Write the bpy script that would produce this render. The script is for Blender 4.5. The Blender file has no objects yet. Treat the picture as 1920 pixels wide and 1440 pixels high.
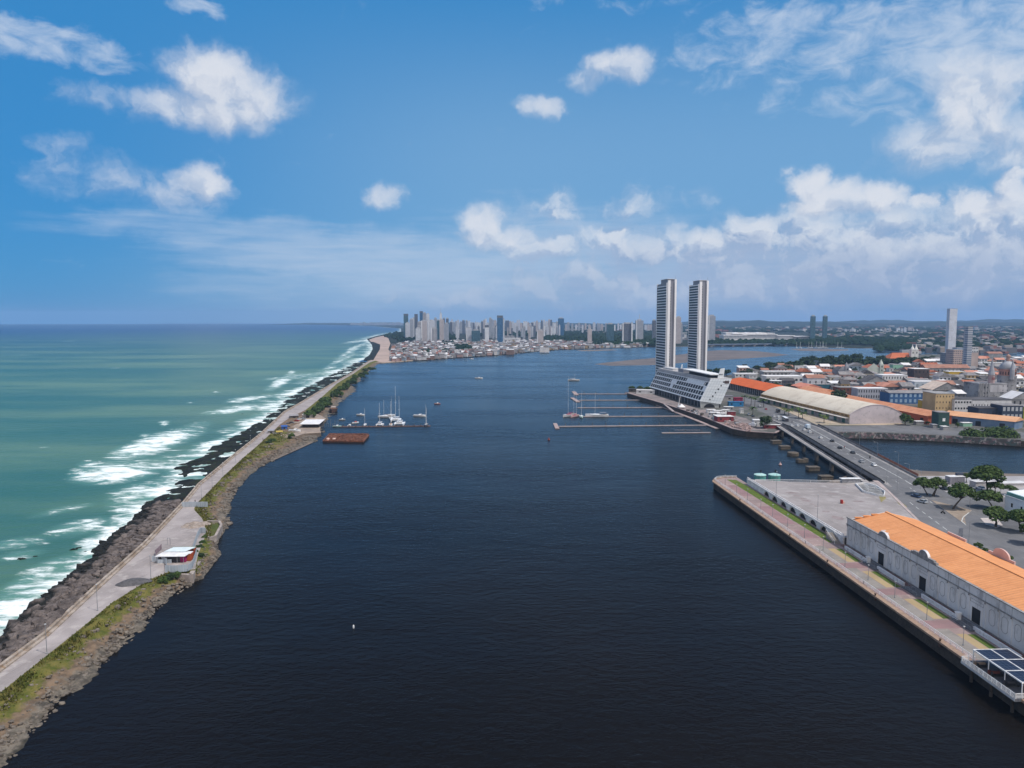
import bpy, math, random
import numpy as np
from mathutils import noise as mn, Vector
# ------------------------------------------------------------------ camera, world, sun
SC = bpy.context.scene
COL = SC.collection
F = 1350.0          # focal length in photo pixels (photo 1920 wide)
H = 84.0            # camera height over the water
V0 = 599.5          # eye level in the photo
PITCH = math.atan((720 - V0) / F)
CP, SP = math.cos(PITCH), math.sin(PITCH)
def ray(u, v):
 x = (u - 960) / F
 y = (720 - v) / F
 return x, CP + y * SP, -SP + y * CP
def G(u, v, z=0.0):
 """point of the horizontal plane z seen at photo pixel (u, v)"""
 d = ray(u, v)
 t = (z - H) / d[2]
 return d[0] * t, d[1] * t
def PT(u, v, Y):
 """point seen at (u, v) at world depth Y"""
 d = ray(u, v)
 t = Y / d[1]
 return d[0] * t, Y, H + d[2] * t
cam = bpy.data.cameras.new('Camera')
cam.sensor_width = 36.0
cam.lens = 36.0 * F / 1920.0
cam.clip_start = 1.0
cam.clip_end = 60000.0
camo = bpy.data.objects.new('Camera', cam)
COL.objects.link(camo)
camo.location = (0, 0, H)
camo.rotation_euler = (math.radians(90) - PITCH, 0, 0)
SC.camera = camo
SUN_EL = math.radians(61)
SUN_AZ = math.radians(118)       # clockwise from +Y
sun_dir = Vector((math.sin(SUN_AZ) * math.cos(SUN_EL), math.cos(SUN_AZ) * math.cos(SUN_EL), math.sin(SUN_EL)))
sl = bpy.data.lights.new('Sun', 'SUN')
sl.energy = 3.7
sl.angle = math.radians(0.6)
sl.color = (1.0, 0.955, 0.89)
so = bpy.data.objects.new('Sun', sl)
COL.objects.link(so)
so.rotation_euler = sun_dir.to_track_quat('Z', 'Y').to_euler()
SC.view_settings.view_transform = 'Standard'
SC.view_settings.look = 'None'
SC.view_settings.exposure = 0.0
SC.view_settings.gamma = 1.0
SC.view_settings.use_curve_mapping = False
SC.cycles.use_denoising = True
SC.cycles.max_bounces = 5
SC.cycles.diffuse_bounces = 2
SC.cycles.glossy_bounces = 2
SC.cycles.transmission_bounces = 2
SC.cycles.volume_bounces = 0
SC.cycles.caustics_reflective = False
SC.cycles.caustics_refractive = False
class NT:
 """small node-tree writer"""
 def __init__(self, tree):
  self.t = tree
  self.n = tree.nodes
  self.l = tree.links
 def node(self, typ, **kw):
  nd = self.n.new(typ)
  for k, v in kw.items():
   setattr(nd, k, v)
  return nd
 def put(self, sock, val):
  if hasattr(val, 'is_linked') or isinstance(val, bpy.types.NodeSocket):
   self.l.new(val, sock)
  elif val is not None:
   if isinstance(val, (tuple, list)) and len(val) == 3 and sock.type == 'RGBA':
    val = (*val, 1)
   sock.default_value = val
 def math(self, op, a, b=None, c=None, clamp=False):
  nd = self.node('ShaderNodeMath', operation=op, use_clamp=clamp)
  self.put(nd.inputs[0], a)
  if b is not None: self.put(nd.inputs[1], b)
  if c is not None: self.put(nd.inputs[2], c)
  return nd.outputs[0]
 def vmath(self, op, a, b=None, c=None):
  nd = self.node('ShaderNodeVectorMath', operation=op)
  self.put(nd.inputs[0], a)
  if b is not None: self.put(nd.inputs[1], b)
  if c is not None: self.put(nd.inputs[2], c)
  return nd.outputs['Value'] if op in ('LENGTH', 'DOT_PRODUCT', 'DISTANCE') else nd.outputs[0]
 def ramp(self, x, a, b, lo=0.0, hi=1.0, smooth=True):
  nd = self.node('ShaderNodeMapRange')
  nd.interpolation_type = 'SMOOTHSTEP' if smooth else 'LINEAR'
  nd.clamp = True
  self.put(nd.inputs[0], x)
  for i, v in zip((1, 2, 3, 4), (a, b, lo, hi)):
   self.put(nd.inputs[i], v)
  return nd.outputs[0]
 def mix(self, f, a, b, blend='MIX'):
  nd = self.node('ShaderNodeMix', data_type='RGBA', blend_type=blend)
  self.put(nd.inputs[0], f)
  self.put(nd.inputs[6], a)
  self.put(nd.inputs[7], b)
  return nd.outputs[2]
 def noise(self, vec, scale, detail=3, rough=0.5, dist=0.0):
  nd = self.node('ShaderNodeTexNoise')
  if vec is not None: self.l.new(vec, nd.inputs['Vector'])
  nd.inputs['Scale'].default_value = scale
  nd.inputs['Detail'].default_value = detail
  nd.inputs['Roughness'].default_value = rough
  nd.inputs['Distortion'].default_value = dist
  return nd.outputs[0]
def azel(u, v):
 d = ray(u, v)
 return math.atan2(d[0], d[1]), math.atan2(d[2], math.hypot(d[0], d[1]))
def build_world():
 w = bpy.data.worlds.new('World')
 SC.world = w
 w.use_nodes = True
 w.node_tree.nodes.clear()
 N = NT(w.node_tree)
 out = N.node('ShaderNodeOutputWorld')
 bg = N.node('ShaderNodeBackground')
 bg.inputs['Strength'].default_value = 0.1
 sky = N.node('ShaderNodeTexSky', sky_type='NISHITA')
 sky.sun_disc = False
 sky.sun_elevation = SUN_EL
 sky.sun_rotation = SUN_AZ
 sky.altitude = 50
 sky.air_density = 1.0
 sky.dust_density = 0.6
 sky.ozone_density = 2.5
 tc = N.node('ShaderNodeTexCoord')
 sep = N.node('ShaderNodeSeparateXYZ')
 N.l.new(tc.outputs['Generated'], sep.inputs[0])
 x, y, z = sep.outputs
 az = N.math('ARCTAN2', x, y)
 el = N.math('ARCSINE', z)
 cmb = N.node('ShaderNodeCombineXYZ')
 N.l.new(az, cmb.inputs[0]); N.l.new(el, cmb.inputs[1])
 P = cmb.outputs[0]
 n1 = N.node('ShaderNodeTexNoise')
 N.l.new(P, n1.inputs['Vector'])
 n1.inputs['Scale'].default_value = 14; n1.inputs['Detail'].default_value = 5; n1.inputs['Roughness'].default_value = 0.6
 dv = N.vmath('SUBTRACT', n1.outputs['Color'], (0.5, 0.5, 0.5))
 PW = N.vmath('MULTIPLY_ADD', dv, (0.085, 0.05, 0.0), P)
 PU = N.vmath('ADD', PW, (0.010, 0.020, 0.0))      # a step up and towards the sun, for the lit tops
 def blobs(lst, P_=None):
  P_ = P_ or PW
  acc = None
  for (u, v, rx, ry, wt) in lst:
   a, e = azel(u, v)
   sx, sy = F / rx * 1.0, F / ry
   q = N.vmath('MULTIPLY_ADD', P_, (sx, sy, 0), (-a * sx, -e * sy, 0))
   r = N.vmath('LENGTH', q)
   b = N.ramp(r, 1.62, 0.30, 0.0, wt, smooth=True)
   acc = b if acc is None else N.math('MAXIMUM', acc, b) if wt >= 0.75 else N.math('MAXIMUM', acc, b)
  return acc
 CUM = [(415, 150, 82, 52, 1), (485, 190, 72, 44, .95), (335, 200, 80, 34, .85), (410, 205, 130, 36, .9),
    (180, 178, 82, 30, .50), (165, 325, 90, 52, .50), (115, 268, 70, 24, .38), (240, 345, 120, 50, .34),
    (368, 345, 50, 38, .9), (340, 372, 85, 30, .62), (722, 360, 36, 28, .78), (1018, 203, 52, 22, .8),
    (1165, 118, 80, 30, .8), (1105, 143, 46, 24, .62), (905, 420, 52, 36, .92), (930, 448, 85, 28, .86),
    (1835, 195, 85, 80, .95), (1770, 265, 105, 48, .72), (1895, 265, 80, 55, .8),
    (1525, 345, 46, 30, 1), (1570, 368, 75, 34, 1), (1650, 362, 52, 30, 1), (1725, 380, 26, 14, .95),
    (1840, 385, 60, 24, .9), (1905, 352, 34, 26, .95), (1910, 330, 30, 20, .9)]
 cum, cumU = blobs(CUM), blobs(CUM, PU)
 BANK = [(1460, 430, 110, 46, .9), (1620, 445, 190, 58, .92), (1820, 440, 170, 62, .92), (1140, 445, 90, 30, .8),
    (1225, 470, 130, 42, .82), (1370, 475, 130, 52, .88), (1010, 470, 90, 34, .74), (1110, 535, 230, 42, .68),
    (1420, 530, 260, 55, .8), (1720, 520, 300, 60, .88), (880, 560, 190, 26, .55), (1180, 560, 300, 40, .62),
    (1040, 385, 80, 36, .54), (1180, 385, 80, 32, .52), (1308, 375, 36, 22, .52), (1650, 572, 420, 20, .5)]
 bank, bankU = blobs(BANK), blobs(BANK, PU)
 strat = blobs([(420, 435, 260, 36, .66), (620, 475, 280, 52, .80), (820, 510, 280, 60, .85), (560, 530, 240, 40, .55), (1050, 470, 260, 90, .75), (1280, 520, 240, 70, .7),
    (700, 560, 300, 26, .4)])
 wisp = blobs([(55, 60, 90, 24, .7), (140, 95, 90, 24, .72), (205, 120, 60, 16, .6), (365, 14, 56, 18, .6),
    (1560, 55, 260, 66, .62), (1800, 70, 240, 80, .7), (1480, 130, 180, 40, .42), (1120, 12, 190, 14, .34),
    (1470, 185, 60, 26, .45), (1590, 170, 90, 40, .42), (1740, 160, 180, 60, .55)])
 fb = N.noise(PW, 22, 8, 0.58)
 fbl = N.noise(P, 9, 4, 0.55)
 st = N.node('ShaderNodeMapping')
 N.l.new(P, st.inputs['Vector'])
 st.inputs['Rotation'].default_value = (0, 0, 0.45)
 st.inputs['Scale'].default_value = (13, 24, 1)
 fs = N.noise(st.outputs[0], 1.6, 6, 0.62, 0.5)
 st2 = N.node('ShaderNodeMapping')
 N.l.new(P, st2.inputs['Vector'])
 st2.inputs['Scale'].default_value = (7, 60, 1)
 fh = N.noise(st2.outputs[0], 1.5, 6, 0.6, 0.3)
 def dens(b, nz, k, a, c):
  d = N.math('MULTIPLY_ADD', N.math('SUBTRACT', nz, 0.5), k, b)
  return N.ramp(d, a, c)
 dc = dens(cum, fb, 1.0, 0.22, 1.12)
 db = dens(bank, fb, 1.35, 0.18, 1.05)
 ds = N.math('MULTIPLY', dens(strat, fh, 0.9, 0.16, 1.1), 0.78)
 dw = N.math('MULTIPLY', dens(wisp, fs, 1.6, 0.22, 1.0), 0.66)
 PS = N.vmath('ADD', PW, (0.010, 0.016, 0))
 fb2 = N.noise(PS, 22, 6, 0.58)
 rel = N.ramp(N.math('SUBTRACT', fb, fb2), -0.10, 0.10)
 skyc = N.mix(1.0, sky.outputs[0], SKY_TINT, 'MULTIPLY')
 t = N.math('MULTIPLY', N.ramp(az, -0.60, 0.02), N.ramp(el, 0.46, 0.20))
 grad = N.mix(t, (0.34, 2.45, 5.8), (1.75, 3.8, 6.5))
 grad = N.mix(N.ramp(el, 0.45, 1.0), grad, (0.30, 1.5, 4.0))
 skyc = N.mix(0.85, skyc, grad)
 skyc = N.mix(N.math('MULTIPLY', N.math('MULTIPLY', N.ramp(az, -0.62, -0.1), N.ramp(el, 0.13, 0.0)), 0.8), skyc, (3.1, 4.6, 6.6))
 side = N.math('MULTIPLY', N.ramp(az, -0.05, 0.5), N.ramp(el, 0.17, 0.0))
 skyc = N.mix(N.math('MULTIPLY', side, 0.85), skyc, (2.1, 3.4, 5.7))
 white = (7.5, 7.75, 8.35)
 grey = (4.6, 5.35, 6.8)
 dcU = dens(cumU, fb2, 1.0, 0.22, 1.12)
 dbU = dens(bankU, fb2, 1.35, 0.18, 1.05)
 shade = N.ramp(fbl, 0.36, 0.62)
 def lit(d, dU, base, k):
  v = N.math('MULTIPLY_ADD', N.math('SUBTRACT', d, dU), k, base)
  return N.math('ADD', v, N.math('MULTIPLY', N.math('SUBTRACT', rel, 0.5), 0.45), clamp=True)
 c_cum = N.mix(lit(dc, dcU, 0.60, 1.1), grey, white)
 low = N.ramp(el, 0.045, 0.13)
 lb = N.math('MULTIPLY', lit(db, dbU, 0.20, 1.7), N.math('MULTIPLY_ADD', low, 0.65, 0.35))
 lb = N.math('MULTIPLY_ADD', shade, 0.16, lb, clamp=True)
 c_bank = N.mix(lb, (3.3, 4.25, 6.15), (7.6, 7.85, 8.4))
 c = N.mix(N.math('MULTIPLY', dw, 0.95), skyc, (6.6, 7.3, 8.4))
 c = N.mix(ds, c, (4.7, 5.9, 7.6))
 c = N.mix(N.math('MULTIPLY', db, 0.85), c, c_bank)
 c = N.mix(N.math('MULTIPLY', dc, 0.93), c, c_cum)
 rear = N.ramp(N.math('ABSOLUTE', az), 1.45, 2.0)  # unseen bright clouds added behind the camera to lift the shaded faces
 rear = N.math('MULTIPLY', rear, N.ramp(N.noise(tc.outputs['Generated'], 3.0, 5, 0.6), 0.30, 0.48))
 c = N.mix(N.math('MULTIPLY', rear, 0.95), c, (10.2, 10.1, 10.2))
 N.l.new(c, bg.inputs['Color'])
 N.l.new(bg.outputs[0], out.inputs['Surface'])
 try:
  w.cycles.sampling_method = 'MANUAL'
  w.cycles.sample_map_resolution = 512
 except Exception:
  pass
SKY_TINT = (0.45, 0.95, 1.20)
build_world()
# ------------------------------------------------------------------ mesh helpers
class MB:
 def __init__(self):
  self.v = []; self.f = []; self.m = []; self.mi = 0
 def add(self, vs, fs):
  b = len(self.v)
  self.v.extend(vs)
  self.f.extend([tuple(i + b for i in f) for f in fs])
  self.m.extend([self.mi] * len(fs))
  return self
 def hexa(self, p):       # 8 points: bottom 4 ccw, top 4 ccw
  return self.add(p, [(3, 2, 1, 0), (4, 5, 6, 7), (0, 1, 5, 4), (1, 2, 6, 5), (2, 3, 7, 6), (3, 0, 4, 7)])
 def box(self, x, y, z, w, d, h, rot=0.0, taper=1.0):
  c, s = math.cos(rot), math.sin(rot)
  r = []
  for zz, k in ((z, 1.0), (z + h, taper)):
   for a, b in ((-1, -1), (1, -1), (1, 1), (-1, 1)):
    px, py = a * w / 2 * k, b * d / 2 * k
    r.append((x + px * c - py * s, y + px * s + py * c, zz))
  return self.hexa(r)
 def prism(self, poly, z0, z1, cap_bottom=False):
  n = len(poly)
  area = sum(poly[i][0] * poly[(i + 1) % n][1] - poly[(i + 1) % n][0] * poly[i][1] for i in range(n))
  if area < 0: poly = poly[::-1]
  z0 = z0 if isinstance(z0, (list, tuple)) else [z0] * n
  z1 = z1 if isinstance(z1, (list, tuple)) else [z1] * n
  vs = [(p[0], p[1], z0[i]) for i, p in enumerate(poly)] + [(p[0], p[1], z1[i]) for i, p in enumerate(poly)]
  fs = [(i, (i + 1) % n, n + (i + 1) % n, n + i) for i in range(n)]
  fs.append(tuple(range(n, 2 * n)))
  if cap_bottom: fs.append(tuple(range(n - 1, -1, -1)))
  return self.add(vs, fs)
 def sheet(self, poly, z):
  n = len(poly)
  area = sum(poly[i][0] * poly[(i + 1) % n][1] - poly[(i + 1) % n][0] * poly[i][1] for i in range(n))
  if area < 0: poly = poly[::-1]
  return self.add([(p[0], p[1], z if not callable(z) else z(p)) for p in poly], [tuple(range(n))])
 def ring(self, c, r, n, rot=0.0):
  return [(c[0] + r * math.cos(rot + 2 * math.pi * i / n), c[1] + r * math.sin(rot + 2 * math.pi * i / n), c[2]) for i in range(n)]
 def lathe(self, c, prof, n=12, cap=True, rot=0.0):     # prof: (radius, z)
  vs = []; fs = []
  for r, z in prof:
   vs += self.ring((c[0], c[1], c[2] + z), max(r, 1e-3), n, rot)
  for k in range(len(prof) - 1):
   for i in range(n):
    j = (i + 1) % n
    fs.append((k * n + i, k * n + j, (k + 1) * n + j, (k + 1) * n + i))
  if cap:
   fs.append(tuple(range(n - 1, -1, -1)))
   fs.append(tuple(range((len(prof) - 1) * n, len(prof) * n)))
  return self.add(vs, fs)
 def tube(self, a, b, r, n=6, r2=None):
  a = Vector(a); b = Vector(b)
  d = (b - a).normalized()
  u = d.orthogonal().normalized(); w = d.cross(u)
  r2 = r if r2 is None else r2
  vs = []
  for p, rr in ((a, r), (b, r2)):
   for i in range(n):
    t = 2 * math.pi * i / n
    vs.append(tuple(p + u * rr * math.cos(t) + w * rr * math.sin(t)))
  fs = [(i, (i + 1) % n, n + (i + 1) % n, n + i) for i in range(n)]
  fs += [tuple(range(n - 1, -1, -1)), tuple(range(n, 2 * n))]
  return self.add(vs, fs)
 def beam(self, a, b, w, h):   # a, b top-centre points; rectangular section below
  ax, ay, az = a; bx, by, bz = b
  l = math.hypot(bx - ax, by - ay) or 1e-6
  nx, ny = -(by - ay) / l * w / 2, (bx - ax) / l * w / 2
  return self.hexa([(ax - nx, ay - ny, az - h), (bx - nx, by - ny, bz - h), (bx + nx, by + ny, bz - h), (ax + nx, ay + ny, az - h),
      (ax - nx, ay - ny, az), (bx - nx, by - ny, bz), (bx + nx, by + ny, bz), (ax + nx, ay + ny, az)])
 def quad(self, a, b, c, d):
  return self.add([a, b, c, d], [(0, 1, 2, 3)])
 def build(self, name, mats, parent=None, smooth=False, loc=None):
  me = bpy.data.meshes.new(name)
  if loc is not None:
   lx, ly, lz = loc
   self.v = [(a - lx, b - ly, c - lz) for a, b, c in self.v]
  me.from_pydata(self.v, [], self.f)
  ms = mats if isinstance(mats, (list, tuple)) else [mats]
  for q in ms: me.materials.append(q)
  if len(ms) > 1: me.polygons.foreach_set('material_index', self.m)
  if smooth: me.polygons.foreach_set('use_smooth', [True] * len(me.polygons))
  o = bpy.data.objects.new(name, me)
  COL.objects.link(o)
  if parent is not None: o.parent = parent
  if loc is not None: o.location = loc
  return o
def tag(o, label, cat, group=None):
 o['label'] = label; o['category'] = cat
 if group: o['group'] = group
 return o
def thing(name, label, cat, loc=(0, 0, 0), rz=0.0, group=None):
 o = bpy.data.objects.new(name, None)
 o.empty_display_size = 0.5
 COL.objects.link(o)
 o.location = loc; o.rotation_euler = (0, 0, rz)
 return tag(o, label, cat, group)
def kind(o, k):
 o['kind'] = k
 return o
KIDS = {}
def dup(root, loc, rz=0.0, label=None, group=None, scale=None, mat=None):
 """copy of a thing with copies of its parts and sub-parts"""
 if root.name not in KIDS:
  KIDS[root.name] = [c for c in bpy.data.objects if c.parent == root]
 r = root.copy(); COL.objects.link(r)
 r.location = loc; r.rotation_euler = (0, 0, rz)
 if scale: r.scale = scale
 if label: r['label'] = label
 if group: r['group'] = group
 for ch in KIDS[root.name]:
  c = ch.copy(); COL.objects.link(c); c.parent = r
  if ch.name not in KIDS:
   KIDS[ch.name] = [g for g in bpy.data.objects if g.parent == ch]
  for g in KIDS[ch.name]:
   d = g.copy(); COL.objects.link(d); d.parent = c
 if mat:
  pass
 return r
# ------------------------------------------------------------------ materials
MC = {}
def M(name, c1, c2=None, scale=0.3, rough=0.8, bump=0.0, bscale=None, metal=0.0, spec=0.3, c3=None, stretch=None, detail=5, lo=0.35, hi=0.65):
 """painted / weathered surface: two or three colours broken up by world-space noise"""
 if name in MC: return MC[name]
 m = bpy.data.materials.new(name)
 m.use_nodes = True
 N = NT(m.node_tree)
 bs = m.node_tree.nodes['Principled BSDF']
 bs.inputs['Roughness'].default_value = rough
 bs.inputs['Metallic'].default_value = metal
 bs.inputs['Specular IOR Level'].default_value = spec
 geo = N.node('ShaderNodeNewGeometry')
 pos = geo.outputs['Position']
 if stretch:
  pos = N.vmath('MULTIPLY', pos, stretch)
 if c2 is None:
  c2 = tuple(q * 0.78 for q in c1)
 f = N.ramp(N.noise(pos, scale, detail, 0.6), lo, hi)
 c = N.mix(f, c1, c2)
 if c3 is not None:
  g = N.ramp(N.noise(pos, scale * 3.7, 4, 0.65), 0.5, 0.7)
  c = N.mix(g, c, c3)
 N.l.new(c, bs.inputs['Base Color'])
 if bump:
  b = N.node('ShaderNodeBump')
  b.inputs['Strength'].default_value = bump
  b.inputs['Distance'].default_value = 1.0
  N.l.new(N.noise(pos, bscale or scale * 6, 4, 0.6), b.inputs['Height'])
  N.l.new(b.outputs[0], bs.inputs['Normal'])
 MC[name] = m
 return m
def joints(m, bw, rh, rot, k, streak=0.0):
 """slab joints and tyre-dark streaks laid over a paving material"""
 N = NT(m.node_tree); bs = m.node_tree.nodes['Principled BSDF']
 old = bs.inputs['Base Color'].links[0].from_socket
 pos = N.node('ShaderNodeNewGeometry').outputs['Position']
 mp = N.node('ShaderNodeMapping'); mp.inputs['Rotation'].default_value = (0, 0, rot); N.l.new(pos, mp.inputs['Vector'])
 br = N.node('ShaderNodeTexBrick'); br.offset = 0.0; N.l.new(mp.outputs[0], br.inputs['Vector'])
 for a, b in (('Color1', (1, 1, 1, 1)), ('Color2', (.86, .86, .86, 1)), ('Mortar', (.55, .52, .5, 1)), ('Scale', 1.0), ('Mortar Size', .05), ('Brick Width', bw), ('Row Height', rh)): br.inputs[a].default_value = b
 c = N.mix(k, old, br.outputs['Color'], 'MULTIPLY')
 if streak:
  st = N.vmath('MULTIPLY', mp.outputs[0], (.02, .5, 1))
  c = N.mix(N.math('MULTIPLY', N.ramp(N.noise(st, 1.0, 5, .7), .5, .75), streak), c, (.07, .068, .066))
 N.l.new(c, bs.inputs['Base Color'])
def MF(name, wall, win, bw=2.6, rh=3.2, mort=0.9, wall2=None, rough=0.5):
 """facade of a far block: rows of windows in a wall"""
 if name in MC: return MC[name]
 m = bpy.data.materials.new(name)
 m.use_nodes = True
 N = NT(m.node_tree)
 bs = m.node_tree.nodes['Principled BSDF']
 bs.inputs['Roughness'].default_value = rough
 geo = N.node('ShaderNodeNewGeometry')
 sp = N.node('ShaderNodeSeparateXYZ')
 N.l.new(geo.outputs['Position'], sp.inputs[0])
 cb = N.node('ShaderNodeCombineXYZ')
 N.l.new(N.math('ADD', sp.outputs[0], sp.outputs[1]), cb.inputs[0])
 N.l.new(sp.outputs[2], cb.inputs[1])
 br = N.node('ShaderNodeTexBrick')
 br.offset = 0.0
 N.l.new(cb.outputs[0], br.inputs['Vector'])
 br.inputs['Color1'].default_value = (*win, 1)
 br.inputs['Color2'].default_value = (*[min(1, q * 1.8 + 0.02) for q in win], 1)
 br.inputs['Scale'].default_value = 1.0
 br.inputs['Mortar Size'].default_value = mort / 2
 br.inputs['Mortar Smooth'].default_value = 0.0
 br.inputs['Brick Width'].default_value = bw
 br.inputs['Row Height'].default_value = rh
 wc = N.mix(N.ramp(N.noise(geo.outputs['Position'], 0.08, 3), 0.3, 0.7), wall, wall2 or tuple(q * 0.85 for q in wall))
 N.l.new(wc, br.inputs['Mortar'])
 N.l.new(br.outputs['Color'], bs.inputs['Base Color'])
 MC[name] = m
 return m
# ------------------------------------------------------------------ the setting
R_FAR = 16000.0
random.seed(7)
rng = np.random.default_rng(5)
def line(pts, z):
 a = np.array(sorted([G(u, v, z) for u, v in pts], key=lambda p: p[1]))
 def fn(Y):
  x = np.interp(Y, a[:, 1], a[:, 0])
  if np.ndim(Y) == 0 and Y < a[0, 1]:
   x = a[0, 0] + (a[1, 0] - a[0, 0]) / (a[1, 1] - a[0, 1]) * (Y - a[0, 1])
  elif np.ndim(Y):
   s = (a[1, 0] - a[0, 0]) / (a[1, 1] - a[0, 1])
   x = np.where(Y < a[0, 1], a[0, 0] + s * (Y - a[0, 1]), x)
  return x
 return fn
ROADZ = 3.2
x_wall = line([(0, 1254), (86, 1190), (180, 1103), (270, 1022), (326, 963), (345, 943), (373, 909), (412, 877), (433, 859), (487, 816),
   (533, 773), (565, 755), (621, 721), (657, 701), (692, 677)], ROADZ)
x_road = line([(0, 1299), (90, 1227), (142, 1186), (210, 1130), (277, 1088), (318, 1072), (366, 1068), (371, 1040), (385, 1005), (384, 988), (379, 972), (364, 956),
   (366, 946), (378, 935), (397, 916), (418, 894), (455, 859), (480, 838), (502, 818), (526, 795), (545, 782),
   (574, 768), (604, 744), (632, 719), (657, 703), (694, 679)], ROADZ)
x_river = line([(-60, 1520), (0, 1438), (15, 1425), (67, 1361), (124, 1309), (161, 1275), (214, 1222), (259, 1185), (289, 1147), (315, 1121), (350, 1100),
    (376, 1078), (397, 1055), (409, 1040), (400, 1022), (416, 994), (431, 980), (420, 968), (432, 958), (428, 943), (443, 915), (467, 888),
    (483, 877), (513, 862), (533, 853), (569, 837), (593, 827), (604, 817), (606, 800), (617, 784), (628, 768), (640, 753), (657, 740),
    (670, 731), (658, 722), (675, 716), (676, 708), (692, 694), (704, 684), (716, 680)], 0)
x_shore = line([(-60, 1250), (0, 1209), (49, 1146), (97, 1107), (160, 1062), (176, 1044), (178, 1030), (210, 1001), (240, 984), (262, 960), (280, 940), (320, 915), (337, 892),
    (338, 875), (372, 858), (412, 829), (470, 800), (487, 791), (525, 764), (548, 742), (562, 732), (607, 709), (640, 693), (656, 687), (686, 673), (692, 668)], 0)
coast_px = [(692, 668), (684, 672), (699, 655), (697, 645), (688, 636), (704, 631), (722, 627), (752, 622), (752, 616), (700, 611.5), (655, 609.3), (640, 608.4)]
coast = [G(u, v, 0) for u, v in coast_px]
cy = np.array([p[1] for p in coast]); cx = np.array([p[0] for p in coast])
o_ = np.argsort(cy); cy = cy[o_]; cx = cx[o_]
YE = 1420.0
def x_bound(Y):
 """the line under the land where sea water and river water meet"""
 a = (x_wall(Y) + 4)
 b = np.interp(Y, cy, cx) + np.clip((Y - 1500) * 0.05, 8, 160)
 k = np.clip((Y - 1395) / 60.0, 0, 1)
 return a * (1 - k) + b * k
def x_edge(Y):
 k = np.clip((Y - 1395) / 60.0, 0, 1)
 return x_shore(Y) * (1 - k) + np.interp(Y, cy, cx) * k
def npmesh(name, V, Fq, mat, smooth=True, attrs=None):
 me = bpy.data.meshes.new(name)
 me.from_pydata(V.tolist(), [], Fq.tolist())
 me.materials.append(mat)
 if smooth: me.polygons.foreach_set('use_smooth', [True] * len(me.polygons))
 for k, a in (attrs or {}).items():
  at = me.attributes.new(k, 'FLOAT', 'POINT')
  at.data.foreach_set('value', a.astype(np.float32))
 o = bpy.data.objects.new(name, me)
 COL.objects.link(o)
 return o
def gridfaces(n, m):
 i = np.arange(n - 1)[:, None] * m + np.arange(m - 1)[None, :]
 i = i.ravel()
 return np.stack([i, i + 1, i + m + 1, i + m], 1)
def vnoise(x, y, s, seed=0.0, oct=4):
 out = np.empty(x.size)
 xf, yf = x.ravel() * s, y.ravel() * s
 for k in range(x.size):
  out[k] = mn.fractal((xf[k] + seed, yf[k] - seed * 1.7, seed), 0.8, 2.1, oct)
 return out.reshape(x.shape)
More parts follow.
